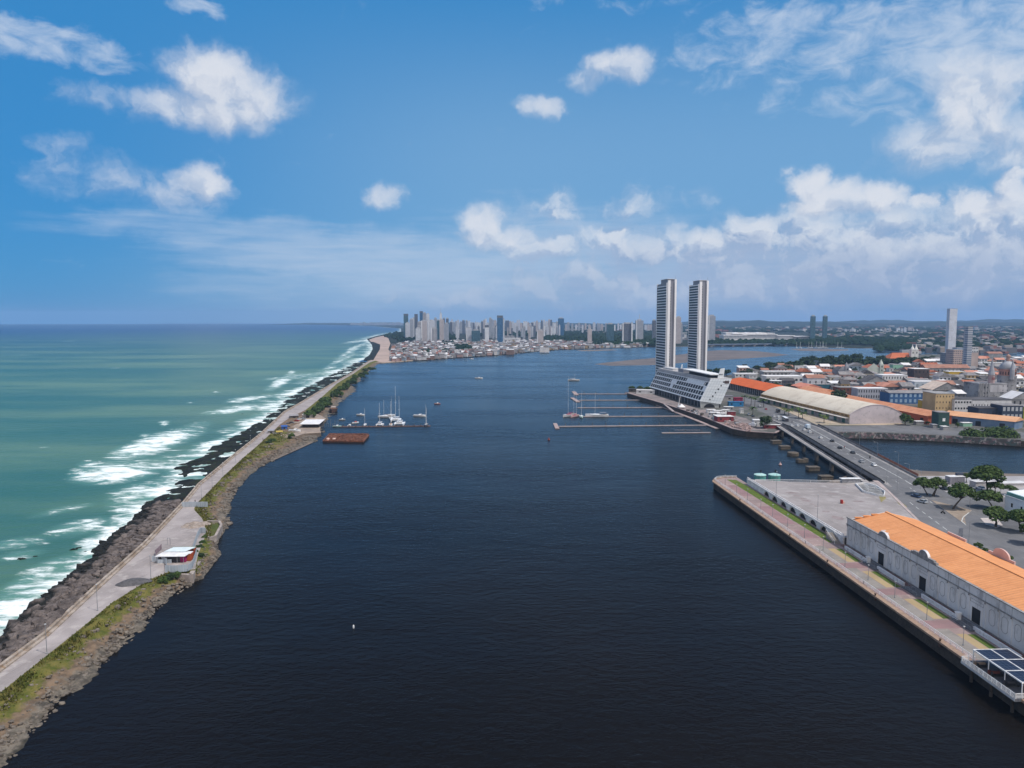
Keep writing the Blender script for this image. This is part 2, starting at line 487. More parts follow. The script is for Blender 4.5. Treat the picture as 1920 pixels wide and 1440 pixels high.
# ---- water materials
def water_mat(name, sea):
 m = bpy.data.materials.new(name)
 m.use_nodes = True
 N = NT(m.node_tree)
 bs = m.node_tree.nodes['Principled BSDF']
 geo = N.node('ShaderNodeNewGeometry')
 pos = geo.outputs['Position']
 bs.inputs['IOR'].default_value = 1.33
 w1 = N.vmath('MULTIPLY', pos, (0.9, 1.5, 1.0))
 big = N.noise(pos, 0.004, 4, 0.55)
 if sea:
  at = N.node('ShaderNodeAttribute', attribute_name='foam')
  sh = N.node('ShaderNodeAttribute', attribute_name='shallow')
  streak = N.noise(N.vmath('MULTIPLY', pos, (0.35, 1.0, 1.0)), 0.006, 5, 0.6)
  c = N.mix(N.ramp(streak, 0.38, 0.66), (0.032, 0.112, 0.083), (0.105, 0.188, 0.112))
  c = N.mix(N.ramp(sh.outputs['Fac'], 0.0, 1.0, smooth=False), (0.0, 0.032, 0.105), c)
  fine = N.noise(N.vmath('MULTIPLY', pos, (0.55, 1.0, 1.0)), 0.11, 8, 0.68, 0.6)
  fine2 = N.noise(N.vmath('MULTIPLY', pos, (0.3, 1.0, 1.0)), 0.45, 5, 0.7, 0.8)
  fv = N.math('ADD', at.outputs['Fac'], N.math('MULTIPLY', N.math('SUBTRACT', fine, 0.5), 2.6))
  fv = N.math('ADD', fv, N.math('MULTIPLY', N.math('SUBTRACT', fine2, 0.5), 1.0))
  foam = N.math('MULTIPLY', N.ramp(fv, 0.34, 0.98), N.ramp(at.outputs['Fac'], 0.02, 0.15))
  c = N.mix(N.math('MULTIPLY', N.ramp(at.outputs['Fac'], 0.0, 0.8), 0.5), c, (0.16, 0.34, 0.29))
  c = N.mix(N.math('MULTIPLY', foam, .94), c, (0.80, 0.84, 0.84))
  N.l.new(c, bs.inputs['Base Color'])
  N.l.new(N.ramp(foam, 0.0, 1.0, 0.30, 0.9), bs.inputs['Roughness'])
  N.l.new(N.ramp(foam, 0.0, 1.0, 0.22, 0.05), bs.inputs['Specular IOR Level'])
  h = N.math('ADD', N.math('MULTIPLY', N.noise(w1, 0.09, 4, 0.6), 1.4), N.math('MULTIPLY', N.noise(w1, 0.5, 3, 0.6), 0.25))
  h = N.math('ADD', h, N.math('MULTIPLY', foam, 0.25))
  st, dist = 0.55, 1.0
 else:
  c = N.mix(N.ramp(big, 0.35, 0.65), (0.0058, 0.0050, 0.0046), (0.0098, 0.0076, 0.0060))
  patch = N.noise(N.vmath('MULTIPLY', pos, (0.35, 1.0, 1.0)), 0.012, 5, 0.6)
  h = N.math('ADD', N.math('MULTIPLY', N.noise(w1, 0.35, 3, 0.55), 0.45), N.math('MULTIPLY', N.noise(w1, 1.1, 3, 0.6), 0.16))
  h = N.math('ADD', h, N.math('MULTIPLY', N.noise(w1, 0.06, 2, 0.5), 0.5))
  h = N.math('MULTIPLY', h, N.ramp(patch, 0.3, 0.7, 0.75, 1.2))
  st, dist = 0.62, 1.0
 b = N.node('ShaderNodeBump')
 b.inputs['Strength'].default_value = st
 b.inputs['Distance'].default_value = dist
 N.l.new(h, b.inputs['Height'])
 N.l.new(b.outputs[0], bs.inputs['Normal'])
 if not sea:
  N.n.remove(bs)
  df = N.node('ShaderNodeBsdfDiffuse'); N.l.new(c, df.inputs['Color'])
  gl = N.node('ShaderNodeBsdfGlossy'); gl.inputs['Color'].default_value = (0.66, 0.88, 1.0, 1); N.l.new(b.outputs[0], gl.inputs['Normal'])
  N.l.new(N.ramp(patch, 0.35, 0.65, 0.18, 0.30), gl.inputs['Roughness'])
  fr = N.node('ShaderNodeFresnel'); fr.inputs['IOR'].default_value = 1.14; N.l.new(b.outputs[0], fr.inputs['Normal'])
  mx = N.node('ShaderNodeMixShader'); N.l.new(N.math('MULTIPLY', fr.outputs[0], N.ramp(patch, 0.3, 0.7, 0.96, 0.62)), mx.inputs[0])
  N.l.new(df.outputs[0], mx.inputs[1]); N.l.new(gl.outputs[0], mx.inputs[2])
  N.l.new(mx.outputs[0], m.node_tree.nodes['Material Output'].inputs['Surface'])
 return m
M_SEA = water_mat('sea_water', True)
M_RIVER = water_mat('river_water', False)
def stations(y0, y1, k, mn_=1.0):
 r = [y0]
 while r[-1] < y1:
  r.append(r[-1] + max(mn_, r[-1] * k))
 r[-1] = y1
 return np.array(r)
# ---- the sea: green shallows, foam where it breaks on the rocks
def build_sea():
 Ys = stations(40, 15990, 0.0085, 1.4)
 t = np.concatenate([np.linspace(0, 0.03, 60), 0.03 + 0.97 * (np.linspace(0, 1, 90)[1:]) ** 2.6])
 xb = x_bound(Ys)
 ext = np.sqrt(np.maximum(R_FAR ** 2 - Ys ** 2, 50 ** 2)) + xb
 ext = np.maximum(ext, 300)
 near = 16 + Ys * 0.30      # the finely meshed strip next to the shore
 d = np.where(t[None, :] <= 0.03, t[None, :] / 0.03 * near[:, None], near[:, None] + (t[None, :] - 0.03) / 0.97 * np.maximum(ext - near, 50)[:, None])
 X = xb[:, None] - d
 Y = np.repeat(Ys[:, None], len(t), 1)
 xe = x_edge(Ys)[:, None]
 sd = xe - X                 # distance off the waterline
 nz = vnoise(X, Y, 0.03, 3.1, 4)
 nl = vnoise(X, Y, 0.011, 9.0, 3)
 wid = (7 + 19 * np.clip(nl + 0.3, 0, 1.5)) * np.clip(Y / 300, 0.6, 6) ** 0.45 * np.where(Y < 300, 1.45, 1.0)
 foam = np.clip(1.1 - sd / wid, 0, 1) ** .8 * 0.74
 foam = np.where(sd < -1, 0.62, foam)
 f = Y * CP + H * SP
 zz = np.full_like(X, -H)
 f = Y * CP - zz * SP
 up = Y * SP + zz * CP
 U = 960 + F * X / f
 Vp = 720 - F * up / f
 for (u, v, ru, rv, rot, wt) in [(292, 832, 80, 15, -18, .98), (250, 845, 40, 10, -14, .85), (215, 886, 68, 17, -6, .98), (240, 872, 60, 8, -10, .5), (300, 868, 60, 14, -20, .5), (170, 872, 20, 8, 0, .5), (330, 812, 40, 8, -14, .45),
         (120, 955, 55, 6, -12, .45), (440, 769, 46, 5, -6, .85), (455, 762, 40, 3.5, -4, .6), (470, 747, 40, 4.5, -8, .70), (500, 752, 30, 3, 0, .5),
         (525, 717, 25, 7, -28, .9), (545, 708, 40, 3, -4, .62), (575, 703, 40, 3.5, -8, .55), (308, 794, 8, 5, 0, .75), (547, 698, 6, 3, 0, .75), (272, 816, 9, 3, 0, .6), (175, 872, 14, 4, 0, .7), (40, 1040, 40, 8, -10, .6), (110, 1060, 60, 14, -16, .62),
         (30, 1020, 60, 9, -8, .5), (20, 1130, 50, 16, -25, .68), (150, 990, 60, 12, -12, .55), (60, 1090, 60, 14, -25, .72),
         (655, 660, 26, 3.5, -28, .7), (668, 650, 22, 2.5, -20, .7), (640, 675, 30, 3.5, -24, .62), (672, 640, 26, 2, -6, .66), (700, 630, 30, 1.6, -12, .6), (620, 690, 30, 3.5, -20, .5), (36, 665, 6, 1.2, 0, .6), (90, 672, 5, 1.2, 0, .6), (215, 690, 6, 1.2, 0, .55), (85, 838, 10, 1.5, 0, .55), (130, 640, 5, 1, 0, .5), (405, 735, 5, 1.6, 0, .6), (355, 755, 5, 1.5, 0, .5)]:
  a = math.radians(rot)
  du, dv = U - u, Vp - v
  p = (du * math.cos(a) + dv * math.sin(a)) / ru
  q = (-du * math.sin(a) + dv * math.cos(a)) / rv
  rr = np.sqrt(p * p + q * q)
  foam = np.maximum(foam, wt * 0.86 * np.clip(1.5 - rr, 0, 1) ** 0.7)
 foam = np.clip(foam + np.where(foam > 0.05, nz * 0.22, 0), 0, 1)
 far = np.clip((np.hypot(X, Y) - 1300) / 5000, 0, 1)
 shallow = np.clip(1.0 - far + nl * 0.1, 0, 1) * np.clip(1.12 - np.maximum(sd, 0) / 9000, 0, 1)
 Z = np.clip(foam, 0, 1) * 0.0
 sw = np.clip(1 - np.hypot(X, Y) / 1600, 0, 1)
 Z = Z + sw * 0.22 * (np.sin(sd * 0.16 + nl * 5 + Y * 0.02) * 0.5 + nz)
 Z = np.where(foam > 0.45, Z + (foam - 0.45) * 0.9 * sw * np.clip(nz + .6, 0, 1), Z)
 Z = np.where(sd < 1.0, 0, Z)
 V = np.stack([X.ravel(), Y.ravel(), Z.ravel()], 1)
 Fq = gridfaces(len(Ys), len(t))[:, ::-1]
 kind(npmesh('sea', V, Fq, M_SEA, True, {'foam': foam.ravel(), 'shallow': shallow.ravel()}), 'structure')
build_sea()
def build_river():
 Ys = stations(30, 5200, 0.05, 6)
 t = np.linspace(0, 1, 30) ** 2
 xb = x_bound(Ys)
 ext = 400 + Ys * 1.1
 X = xb[:, None] + t[None, :] * ext[:, None]
 Y = np.repeat(Ys[:, None], len(t), 1)
 V = np.stack([X.ravel(), Y.ravel(), np.zeros(X.size)], 1)
 kind(npmesh('river', V, gridfaces(len(Ys), len(t)), M_RIVER, True), 'structure')
build_river()
# ---- the breakwater: rock shelf, road, parapet wall, grass verge, rubble bank
M_SHELF = M('wet_reef_rock', (0.011, 0.012, 0.012), (0.026, 0.027, 0.022), 0.12, 0.8, 0.8, 0.9, c3=(0.022, 0.036, 0.010), spec=0.08)
M_ROAD = M('worn_concrete_road', (0.36, 0.315, 0.305), (0.27, 0.235, 0.225), 0.07, 0.9, 0.15, 2.0, c3=(0.40, 0.355, 0.335))
joints(M_ROAD, 60, 9, 1.7, 0.7, 0.25)
M_WALL = M('old_parapet_stone', (0.40, 0.34, 0.29), (0.22, 0.17, 0.13), 0.25, 0.9, 0.3, 3.0, c3=(0.26, 0.17, 0.10))
M_BANK = M('rubble_bank', (0.14, 0.12, 0.10), (0.24, 0.20, 0.155), 0.11, 0.95, 0.9, 0.7, c3=(0.075, 0.065, 0.055))
M_BOULD = M('basalt_boulders', (0.080, 0.066, 0.061), (0.175, 0.145, 0.134), 0.35, 0.9, 0.5, 2.0, c3=(0.05, 0.042, 0.039), spec=.1)
def wet_line(m, z0, z1, c):
 """rock that stays wet and weedy below the high-water mark"""
 N = NT(m.node_tree); bs = m.node_tree.nodes['Principled BSDF']
 old = bs.inputs['Base Color'].links[0].from_socket
 pos = N.node('ShaderNodeNewGeometry').outputs['Position']
 sp = N.node('ShaderNodeSeparateXYZ'); N.l.new(pos, sp.inputs[0])
 z = N.math('ADD', sp.outputs[2], N.math('MULTIPLY', N.math('SUBTRACT', N.noise(pos, .12, 4), .5), 2.2))
 N.l.new(N.mix(N.ramp(z, z1, z0), old, c), bs.inputs['Base Color'])
wet_line(M_BOULD, 1.8, 3.0, (0.018, 0.019, 0.018))
M_ROCK2 = M('pale_rubble_rock', (0.115, 0.096, 0.080), (0.22, 0.185, 0.152), 0.3, 0.9, 0.5, 2.0, c3=(0.050, 0.042, 0.036), spec=.1)
M_SAND = M('beach_sand', (0.46, 0.37, 0.29), (0.38, 0.30, 0.24), 0.05, 0.95)
M_MUD = M('tidal_mud', (0.135, 0.105, 0.085), (0.20, 0.155, 0.12), 0.06, 0.7, 0.3, 0.5)
M_GRASS = M('verge_grass', (0.075, 0.095, 0.018), (0.115, 0.10, 0.030), 0.12, 0.95, 0.9, 1.6, c3=(0.045, 0.065, 0.014))
def bank_mat():
 """grass by the road, bare earth, then rubble towards the water"""
 m = bpy.data.materials.new('grass_and_rubble_bank'); m.use_nodes = True
 N = NT(m.node_tree); bs = m.node_tree.nodes['Principled BSDF']
 bs.inputs['Roughness'].default_value = 0.95; bs.inputs['Specular IOR Level'].default_value = 0.15
 at = N.node('ShaderNodeAttribute', attribute_name='across')
 gr = N.node('ShaderNodeAttribute', attribute_name='green')
 pos = N.node('ShaderNodeNewGeometry').outputs['Position']
 n = N.noise(pos, 0.18, 6, 0.65)
 g1 = N.mix(N.ramp(N.noise(pos, 0.35, 5, 0.65), 0.36, 0.64), (0.072, 0.082, 0.014), (0.15, 0.125, 0.038))
 g1 = N.mix(N.ramp(N.noise(pos, 1.5, 4, 0.7), 0.45, 0.7), g1, (0.065, 0.080, 0.014))
 earth = N.mix(N.ramp(N.noise(pos, 0.5, 5, 0.65), 0.38, 0.62), (0.19, 0.132, 0.088), (0.11, 0.078, 0.054))
 rock = N.mix(N.ramp(N.noise(pos, 0.45, 7, 0.7), 0.36, 0.64), (0.060, 0.052, 0.043), (0.175, 0.148, 0.118))
 wet = N.math('ADD', at.outputs['Fac'], N.math('MULTIPLY', N.math('SUBTRACT', n, 0.5), 0.5))
 a = N.math('ADD', at.outputs['Fac'], N.math('MULTIPLY', N.math('SUBTRACT', n, 0.5), 0.75))
 c = N.mix(N.ramp(a, 0.58, 0.72), earth, rock)
 c = N.mix(N.math('MULTIPLY', N.ramp(a, 0.50, 0.38), N.ramp(gr.outputs['Fac'], 0.2, 0.5)), c, g1)
 c = N.mix(N.ramp(wet, 0.86, 0.98), c, (0.035, 0.032, 0.025))
 N.l.new(c, bs.inputs['Base Color'])
 b = N.node('ShaderNodeBump'); b.inputs['Strength'].default_value = 0.9
 N.l.new(N.math('MULTIPLY', N.noise(pos, 0.9, 6, 0.7), 0.9), b.inputs['Height'])
 N.l.new(b.outputs[0], bs.inputs['Normal'])
 return m
def build_breakwater():
 Ys = stations(60, 1425, 0.006, 1.0)
 n = len(Ys)
 m = 26
 t = np.linspace(0, 1, m)
 xs = x_shore(Ys) - 3 - Ys * 0.004; xw = x_wall(Ys) - 0.2
 xs = np.minimum(xs, xw - 2)
 X = xs[:, None] + t[None, :] * (xw - xs)[:, None]
 Y = np.repeat(Ys[:, None], m, 1)
 nz = vnoise(X, Y, 0.09, 1.0, 5); n2 = vnoise(X, Y, 0.35, 4.0, 3); n3 = vnoise(X, Y, 0.03, 8.0, 3)
 rip = np.clip((300 - Y) / 40, 0, 1)
 prof_shelf = -0.5 + 1.15 * np.clip(t / 0.3, 0, 1) + 1.9 * np.clip((t - 0.82) / 0.18, 0, 1)
 prof_rip = -0.6 + 3.5 * np.clip((t - 0.08) / 0.8, 0, 1) ** 0.8
 Z = prof_shelf[None, :] * (1 - rip) + prof_rip[None, :] * rip
 edge = np.clip(1 - np.abs(t - 1) / 0.1, 0, 1)[None, :]
 Z = Z + (0.75 * nz + 0.25 * n2 + 0.5 * n3 + (1 - rip) * (0.9 * vnoise(X, Y, 0.055, 21.0, 4) - .35)) * (1 - edge)
 Z[:, -1] = 2.7
 o = npmesh('reef_rock', np.stack([X.ravel(), Y.ravel(), Z.ravel()], 1), gridfaces(n, m), M_SHELF, False)
 kind(o, 'structure')
 m = 8
 t = np.linspace(0, 1, m)
 xr = np.maximum(x_road(Ys), x_wall(Ys) + 4.0)
 X = (x_wall(Ys))[:, None] + t[None, :] * (xr - x_wall(Ys))[:, None]
 Y = np.repeat(Ys[:, None], m, 1)
 Z = np.full_like(X, ROADZ)
 o = npmesh('breakwater_road', np.stack([X.ravel(), Y.ravel(), Z.ravel()], 1), gridfaces(n, m), M_ROAD, False)
 kind(o, 'structure')
 prof = [(-0.45, 2.0), (-0.45, 4.15), (0.35, 4.15), (0.35, 3.55), (1.25, 3.55), (1.25, 3.1)]
 V = []
 for i in range(n):
  for (a, z) in prof:
   V.append((x_wall(Ys)[i] + a, Ys[i], z))
 Fq = gridfaces(n, len(prof))[:, ::-1]
 w = npmesh('sea_wall', np.array(V), Fq, M_WALL, False)
 tag(w, 'long low stone parapet wall between the breakwater road and the sea rocks', 'wall')
 m = 30
 t = np.linspace(0, 1, m)
 xv = x_river(Ys) + 1.5 + Ys * 0.002
 xv = np.maximum(xv, xr + 3)
 X = xr[:, None] + t[None, :] * (xv - xr)[:, None]
 Y = np.repeat(Ys[:, None], m, 1)
 nz = vnoise(X, Y, 0.10, 11.0, 5); n2 = vnoise(X, Y, 0.4, 14.0, 3)
 prof = ROADZ - 0.05 - 1.5 * np.clip(t / 0.5, 0, 1) ** 1.1 - 2.3 * np.clip((t - 0.45) / 0.55, 0, 1) ** 1.3
 edge = np.clip(t / 0.08, 0, 1)[None, :]
 Z = prof[None, :] + (0.9 * nz + 0.45 * n2) * edge * np.clip((xv - xr) / 14, 0.25, 1)[:, None]
 Z[:, 0] = ROADZ - 0.02
 A = np.repeat(t[None, :], n, 0)
 gr = np.where((Y > 300) & (Y < 330), 0.9, 1.0) * np.where((Y > 520) & (Y < 640), 0.1, 1.0)
 gr = np.where((Y > 232) & (Y < 300), 0.8, gr)
 o = npmesh('river_bank', np.stack([X.ravel(), Y.ravel(), Z.ravel()], 1), gridfaces(n, m), bank_mat(), True, {'across': A.ravel(), 'green': gr.ravel()})
 kind(o, 'structure')
 return Ys
build_breakwater()
def bank_z(x, Y):
 xr, xv = float(max(x_road(Y), x_wall(Y) + 4)), float(x_river(Y) + 1.5 + Y * 0.002)
 t = min(1, max(0, (x - xr) / max(1, xv - xr)))
 return ROADZ - 0.05 - 1.5 * min(1, t / 0.5) ** 1.1 - 2.3 * max(0, (t - 0.45) / 0.55) ** 1.3
# ---- boulders of the rock armour
def rock_verts(r, sx=1, sy=1, sz=1, rz=0.0):
 base = [(-1, -1, -1), (1, -1, -1), (1, 1, -1), (-1, 1, -1), (-1, -1, 1), (1, -1, 1), (1, 1, 1), (-1, 1, 1), (0, 0, 1.25), (0, -1.3, 0), (1.3, 0, 0), (0, 1.3, 0), (-1.3, 0, 0)]
 fs = [(4, 5, 8), (5, 6, 8), (6, 7, 8), (7, 4, 8), (0, 1, 9), (1, 5, 9), (5, 4, 9), (4, 0, 9), (1, 2, 10), (2, 6, 10), (6, 5, 10), (5, 1, 10),
  (2, 3, 11), (3, 7, 11), (7, 6, 11), (6, 2, 11), (3, 0, 12), (0, 4, 12), (4, 7, 12), (7, 3, 12)]
 c, s = math.cos(rz), math.sin(rz)
 vs = []
 for (a, b, q) in base:
  k = r * random.uniform(0.5, 0.8)
  x, y, z = a * k * sx, b * k * sy, q * k * sz
  vs.append((x * c - y * s, x * s + y * c, z))
 return vs, fs
def build_boulders():
 protos = []
 for k in range(8):
  mb = MB(); v, f = rock_verts(1.0, random.uniform(.8, 1.3), random.uniform(.8, 1.3), random.uniform(.55, .85)); mb.add(v, f)
  me_o = mb.build('boulder', M_BOULD)
  protos.append(me_o)
 cnt = 0
 rest = MB()
 used = set()
 spots = []
 for _ in range(1700):
  Y = 128 + 190 * random.random() ** 1.15
  t = random.uniform(0.24, 0.985)
  xs, xw = float(x_shore(Y)) - 4, float(x_wall(Y)) - 1.0
  x = xs + t * (xw - xs)
  z = -0.6 + 3.5 * max(0, (t - 0.08) / 0.8) ** 0.8
  r = random.uniform(0.6, 1.5) * (1.0 if random.random() < 0.8 else 1.6)
  spots.append((Y, x, min(z, 3.0), r))
 spots.sort(key=lambda s: s[0] / s[3])
 for (Y, x, z, r) in spots:
  inside = 0 < 960 + F * x / (Y * CP + (H - z) * SP) < 1920 and 720 - F * (Y * SP + (z - H) * CP) / (Y * CP + (H - z) * SP) < 1440
  if cnt < 260 and inside:
   p = protos[cnt % 8]
   o = p if p.name not in used and cnt < 8 else p.copy()
   if o is not p: COL.objects.link(o)
   used.add(p.name)
   o.location = (x, Y, z + 0.15)
   o.rotation_euler = (random.uniform(-.5, .5), random.uniform(-.5, .5), random.uniform(0, 6.28))
   o.scale = (r, r * random.uniform(.8, 1.2), r * random.uniform(.8, 1.1))
   tag(o, 'brown basalt boulder heaped against the sea side of the parapet wall', 'boulder', 'boulders of the sea side rock armour')
   cnt += 1
  else:
   v, f = rock_verts(r, random.uniform(.8, 1.25), random.uniform(.8, 1.25), random.uniform(.6, .9), random.uniform(0, 6.3))
   rest.add([(a + x, b + Y, c + z + 0.1) for a, b, c in v], f)
 kind(rest.build('riprap', M_BOULD), 'stuff')
 rb = MB()
 for _ in range(2700):
  Y = 120 + 420 * random.random() ** 1.3
  xr, xv = float(x_road(Y)), float(x_river(Y)) + 1
  t = random.uniform(0.6, 1.0) if random.random() < .72 else random.uniform(.2, .6)
  x = xr + t * (xv - xr)
  r = random.uniform(0.12, 0.5) * (1 if random.random() < .9 else 2.0)
  if Y > 290: r *= 1.45
  v, f = rock_verts(r, random.uniform(.8, 1.3), random.uniform(.8, 1.3), random.uniform(.5, .8), random.uniform(0, 6.3))
  z = max(-0.3, bank_z(x, Y) + random.uniform(-0.2, 0.3))
  rb.add([(a + x, b + Y, c + z) for a, b, c in v], f)
 kind(rb.build('bank_rubble', M_ROCK2), 'stuff')
 rf = MB()
 for (u, v, k) in [(40, 1048, 1.2), (66, 1043, .5), (139, 1030, 1.1), (148, 1027, .8), (232, 969, .7), (240, 958, .8), (330, 902, 1.), (322, 900, .8), (345, 880, 1.), (385, 905, .6), (468, 806, 1.), (455, 776, .7), (516, 776, 1.2), (236, 975, .6), (205, 1000, .9), (122, 1085, .8)]:
  x, y = G(u, v, 0)
  for j in range(4):
   vv, f = rock_verts(k * random.uniform(.2, .45), 1.6, 1.0, .5, random.uniform(0, .8))
   rf.add([(a + x + random.uniform(-1.2, 1.2) * k, b + y + random.uniform(-.8, .8) * k, c) for a, b, c in vv], f)
 kind(rf.build('reef_heads', M_SHELF), 'stuff')
build_boulders()
def leafmat(name, c1, c2, c3=None, sc=0.4):
 m = M(name, c1, c2, sc, 0.7, 0, c3=c3, spec=0.2)
 return m
def build_verge_grass():
 mb = MB()
 for _ in range(9000):
  Y = 118 + 420 * random.random() ** 1.5
  if 232 < Y < 262: continue
  xr, xv = float(x_road(Y)), float(x_river(Y))
  t = abs(random.gauss(0.14, 0.13))
  if t > 0.5: continue
  if mn.noise((Y * 0.1, t * 6, 2.0)) < -0.25: continue
  x = xr + 0.3 + t * (xv - xr)
  z = bank_z(x, Y)
  h = random.uniform(0.25, 0.75); w = random.uniform(.12, .3) * (1 if Y < 250 else 1.6)
  a = random.uniform(0, 6.28)
  dx, dy = math.cos(a) * w, math.sin(a) * w
  lx, ly = random.uniform(-.3, .3), random.uniform(-.3, .3)
  mb.quad((x - dx, Y - dy, z - .1), (x + dx, Y + dy, z - .1), (x + dx * .4 + lx, Y + dy * .4 + ly, z + h), (x - dx * .6 + lx, Y - dy * .6 + ly, z + h * .9))
 kind(mb.build('verge_grass', leafmat('grass_blades', (0.078, 0.088, 0.016), (0.14, 0.120, 0.034), (0.050, 0.068, 0.012), 0.25)), 'stuff')
build_verge_grass()
# ---- land on the right and at the back
LZ = 4.0           # far quay level
M_GROUND = M('town_ground', (0.105, 0.098, 0.094), (0.060, 0.066, 0.050), 0.03, 0.95, c3=(0.15, 0.138, 0.13))
M_QUAYW = M('dark_quay_stone', (0.045, 0.036, 0.030), (0.075, 0.058, 0.046), 0.3, 0.9, 0.5, 1.5, c3=(0.030, 0.026, 0.020))
M_ASPH = M('asphalt', (0.155, 0.152, 0.158), (0.115, 0.113, 0.118), 0.06, 0.95, c3=(0.18, 0.175, 0.178))
joints(M_ASPH, 30, 7.0, -1.44, 0.6, 0.3)
M_PAINT = M('road_paint', (0.62, 0.62, 0.60), (0.45, 0.45, 0.43), 0.8, 0.8)
def land(name, poly, z0, z1, mats):
 mb = MB()
 n = len(poly)
 mb.mi = 1
 mb.prism(poly, z0, z1)
 mb.m[-1] = 0
 return kind(mb.build(name, mats), 'structure')
far_shore = [(692, 681), (703, 682.5), (720, 681), (757, 677.5), (800, 675.5), (836, 672.5), (894, 668.5), (940, 666), (987, 661), (1020, 658), (1049, 655.5), (1090, 654.5), (1135, 653), (1174, 652), (1229, 650),
   (1326, 649.5), (1400, 647), (1471, 646), (1500, 650), (1560, 652), (1620, 653), (1680, 652), (1760, 651), (1900, 655), (2300, 660)]
ps = [G(u, v, 0) for u, v in far_shore]
cs = [p for p in coast if 1400 < p[1] < 15500]
cs.sort(key=lambda p: p[1])
mainland = cs[::-1]                                  # from far to near along the beach
mainland = [(-3300, math.sqrt(R_FAR ** 2 - 3300 ** 2))] + mainland + ps
a0 = math.atan2(ps[-1][1], ps[-1][0])
mainland += [(R_FAR * math.cos(math.radians(q)), R_FAR * math.sin(math.radians(q))) for q in (22, 32, 42, 52, 60, 68, 76, 84, 92, 98)]
M_FAR = M('far_town_and_forest_floor', (0.018, 0.028, 0.018), (0.036, 0.040, 0.034), 0.004, 0.95, c3=(0.065, 0.062, 0.058), spec=.05)
from mathutils.geometry import tessellate_polygon
def sheet_poly(name, poly, z, mat, k='structure', skirt=None):
 tri = tessellate_polygon([[Vector((p[0], p[1], 0)) for p in poly]])
 n = len(poly)
 vs = [(p[0], p[1], z) for p in poly]
 fs = []
 for a, b, c in tri:
  ar = (poly[b][0] - poly[a][0]) * (poly[c][1] - poly[a][1]) - (poly[c][0] - poly[a][0]) * (poly[b][1] - poly[a][1])
  fs.append((a, b, c) if ar > 0 else (a, c, b))
 mb = MB(); mb.add(vs, fs)
 if skirt is not None:
  sm, zb = skirt
  mb.mi = 1
  for i in range(n):
   j = (i + 1) % n
   mb.add([(poly[i][0], poly[i][1], zb), (poly[j][0], poly[j][1], zb), (poly[j][0], poly[j][1], z), (poly[i][0], poly[i][1], z)], [(0, 1, 2, 3)])
  o = mb.build(name, [mat, sm])
 else:
  o = mb.build(name, mat)
 if k: kind(o, k)
 return o
sheet_poly('mainland', mainland, 1.6, M_FAR, skirt=(M_MUD, -1.0))
beach_px = [(694, 680), (720, 679.5), (790, 674), (800, 672), (738, 668), (728, 655), (732, 644), (728, 634), (722, 629), (704, 632.5), (692, 637), (700, 645), (704, 655), (696, 668)]
sheet_poly('beach', [G(u, v, 1.9) for u, v in beach_px], 1.9, M('warm_beach_sand', (0.42, 0.31, 0.26), (0.34, 0.255, 0.21), 0.01, 0.95, c3=(0.25, 0.19, 0.16)), skirt=(M_SAND, 0.3))
sheet_poly('beach_reef', [G(u, v, 2.1) for u, v in [(682, 674), (700, 675), (704, 668), (712, 655), (713, 646), (700, 641), (694, 641), (701, 650), (700, 658), (690, 668)]], 2.1, M_SHELF, skirt=(M_SHELF, -0.5))
def sandbar(name, px, mat, h=0.55):
 out = [G(u, v, 0) for u, v in px]
 cx_ = sum(p[0] for p in out) / len(out); cy_ = sum(p[1] for p in out) / len(out)
 inn = [(cx_ + (x - cx_) * .88, cy_ + (y - cy_) * .80) for x, y in out]
 n = len(out)
 mb = MB()
 mb.add([(x, y, -0.1) for x, y in out] + [(x, y, h) for x, y in inn], [(i, (i + 1) % n, n + (i + 1) % n, n + i) for i in range(n)])
 mb.add([(x, y, h) for x, y in inn], [tuple(range(n))])
 o = mb.build(name, mat)
 me = o.data
 import bmesh
 bm = bmesh.new(); bm.from_mesh(me)
 for f in bm.faces:
  f.normal_update()
  if f.normal.z < 0: f.normal_flip()
 bm.to_mesh(me); bm.free()
 return kind(o, 'structure')
M_BAR = M('wet_sandbar', (0.150, 0.120, 0.108), (0.105, 0.088, 0.082), 0.012, 0.75, c3=(0.18, 0.15, 0.135))
sandbar('sandbar', [(1110, 683.5), (1140, 680), (1174, 676), (1229, 671), (1270, 665), (1323, 658), (1353, 656), (1420, 658), (1482, 665), (1460, 668), (1403, 672), (1320, 677.5), (1229, 685), (1143, 686.5)], M_BAR)
sandbar('sandbar', [(1478, 654), (1520, 653), (1590, 655), (1595, 657), (1560, 659), (1500, 658)], M_BAR, 0.4)
sandbar('sandbar', [(1080, 657), (1110, 656), (1150, 655), (1160, 656.5), (1120, 658), (1090, 658.5)], M_MUD, 0.3)
isle_px = [(1176, 737), (1246, 757.5), (1312, 779), (1373, 804), (1400, 809), (1451, 812), (1475, 801), (1532, 800), (1568, 812), (1640, 813), (1787, 819.5), (1914, 827), (2150, 838)]
isle = [G(u, v, LZ) for u, v in isle_px]
back = [G(u, v, LZ) for u, v in [(2150, 690), (1900, 667), (1780, 664), (1700, 665), (1640, 672), (1560, 682), (1480, 690), (1400, 699), (1340, 706), (1250, 722), (1190, 729)]]
sheet_poly('old_port_ground', isle + back, LZ, M_GROUND, skirt=(M_QUAYW, -1.5))
sandbar('mud_bank', [(1540, 815), (1600, 814), (1787, 821), (1914, 828), (1990, 832), (1990, 840), (1880, 836), (1800, 829), (1700, 822), (1590, 819)], M_MUD, 0.8)
sandbar('mud_bank', [(1545, 905), (1590, 890), (1620, 880), (1660, 872), (1720, 882), (1800, 886), (1960, 890), (1990, 925), (1720, 925), (1650, 925)], M_MUD, 0.7)
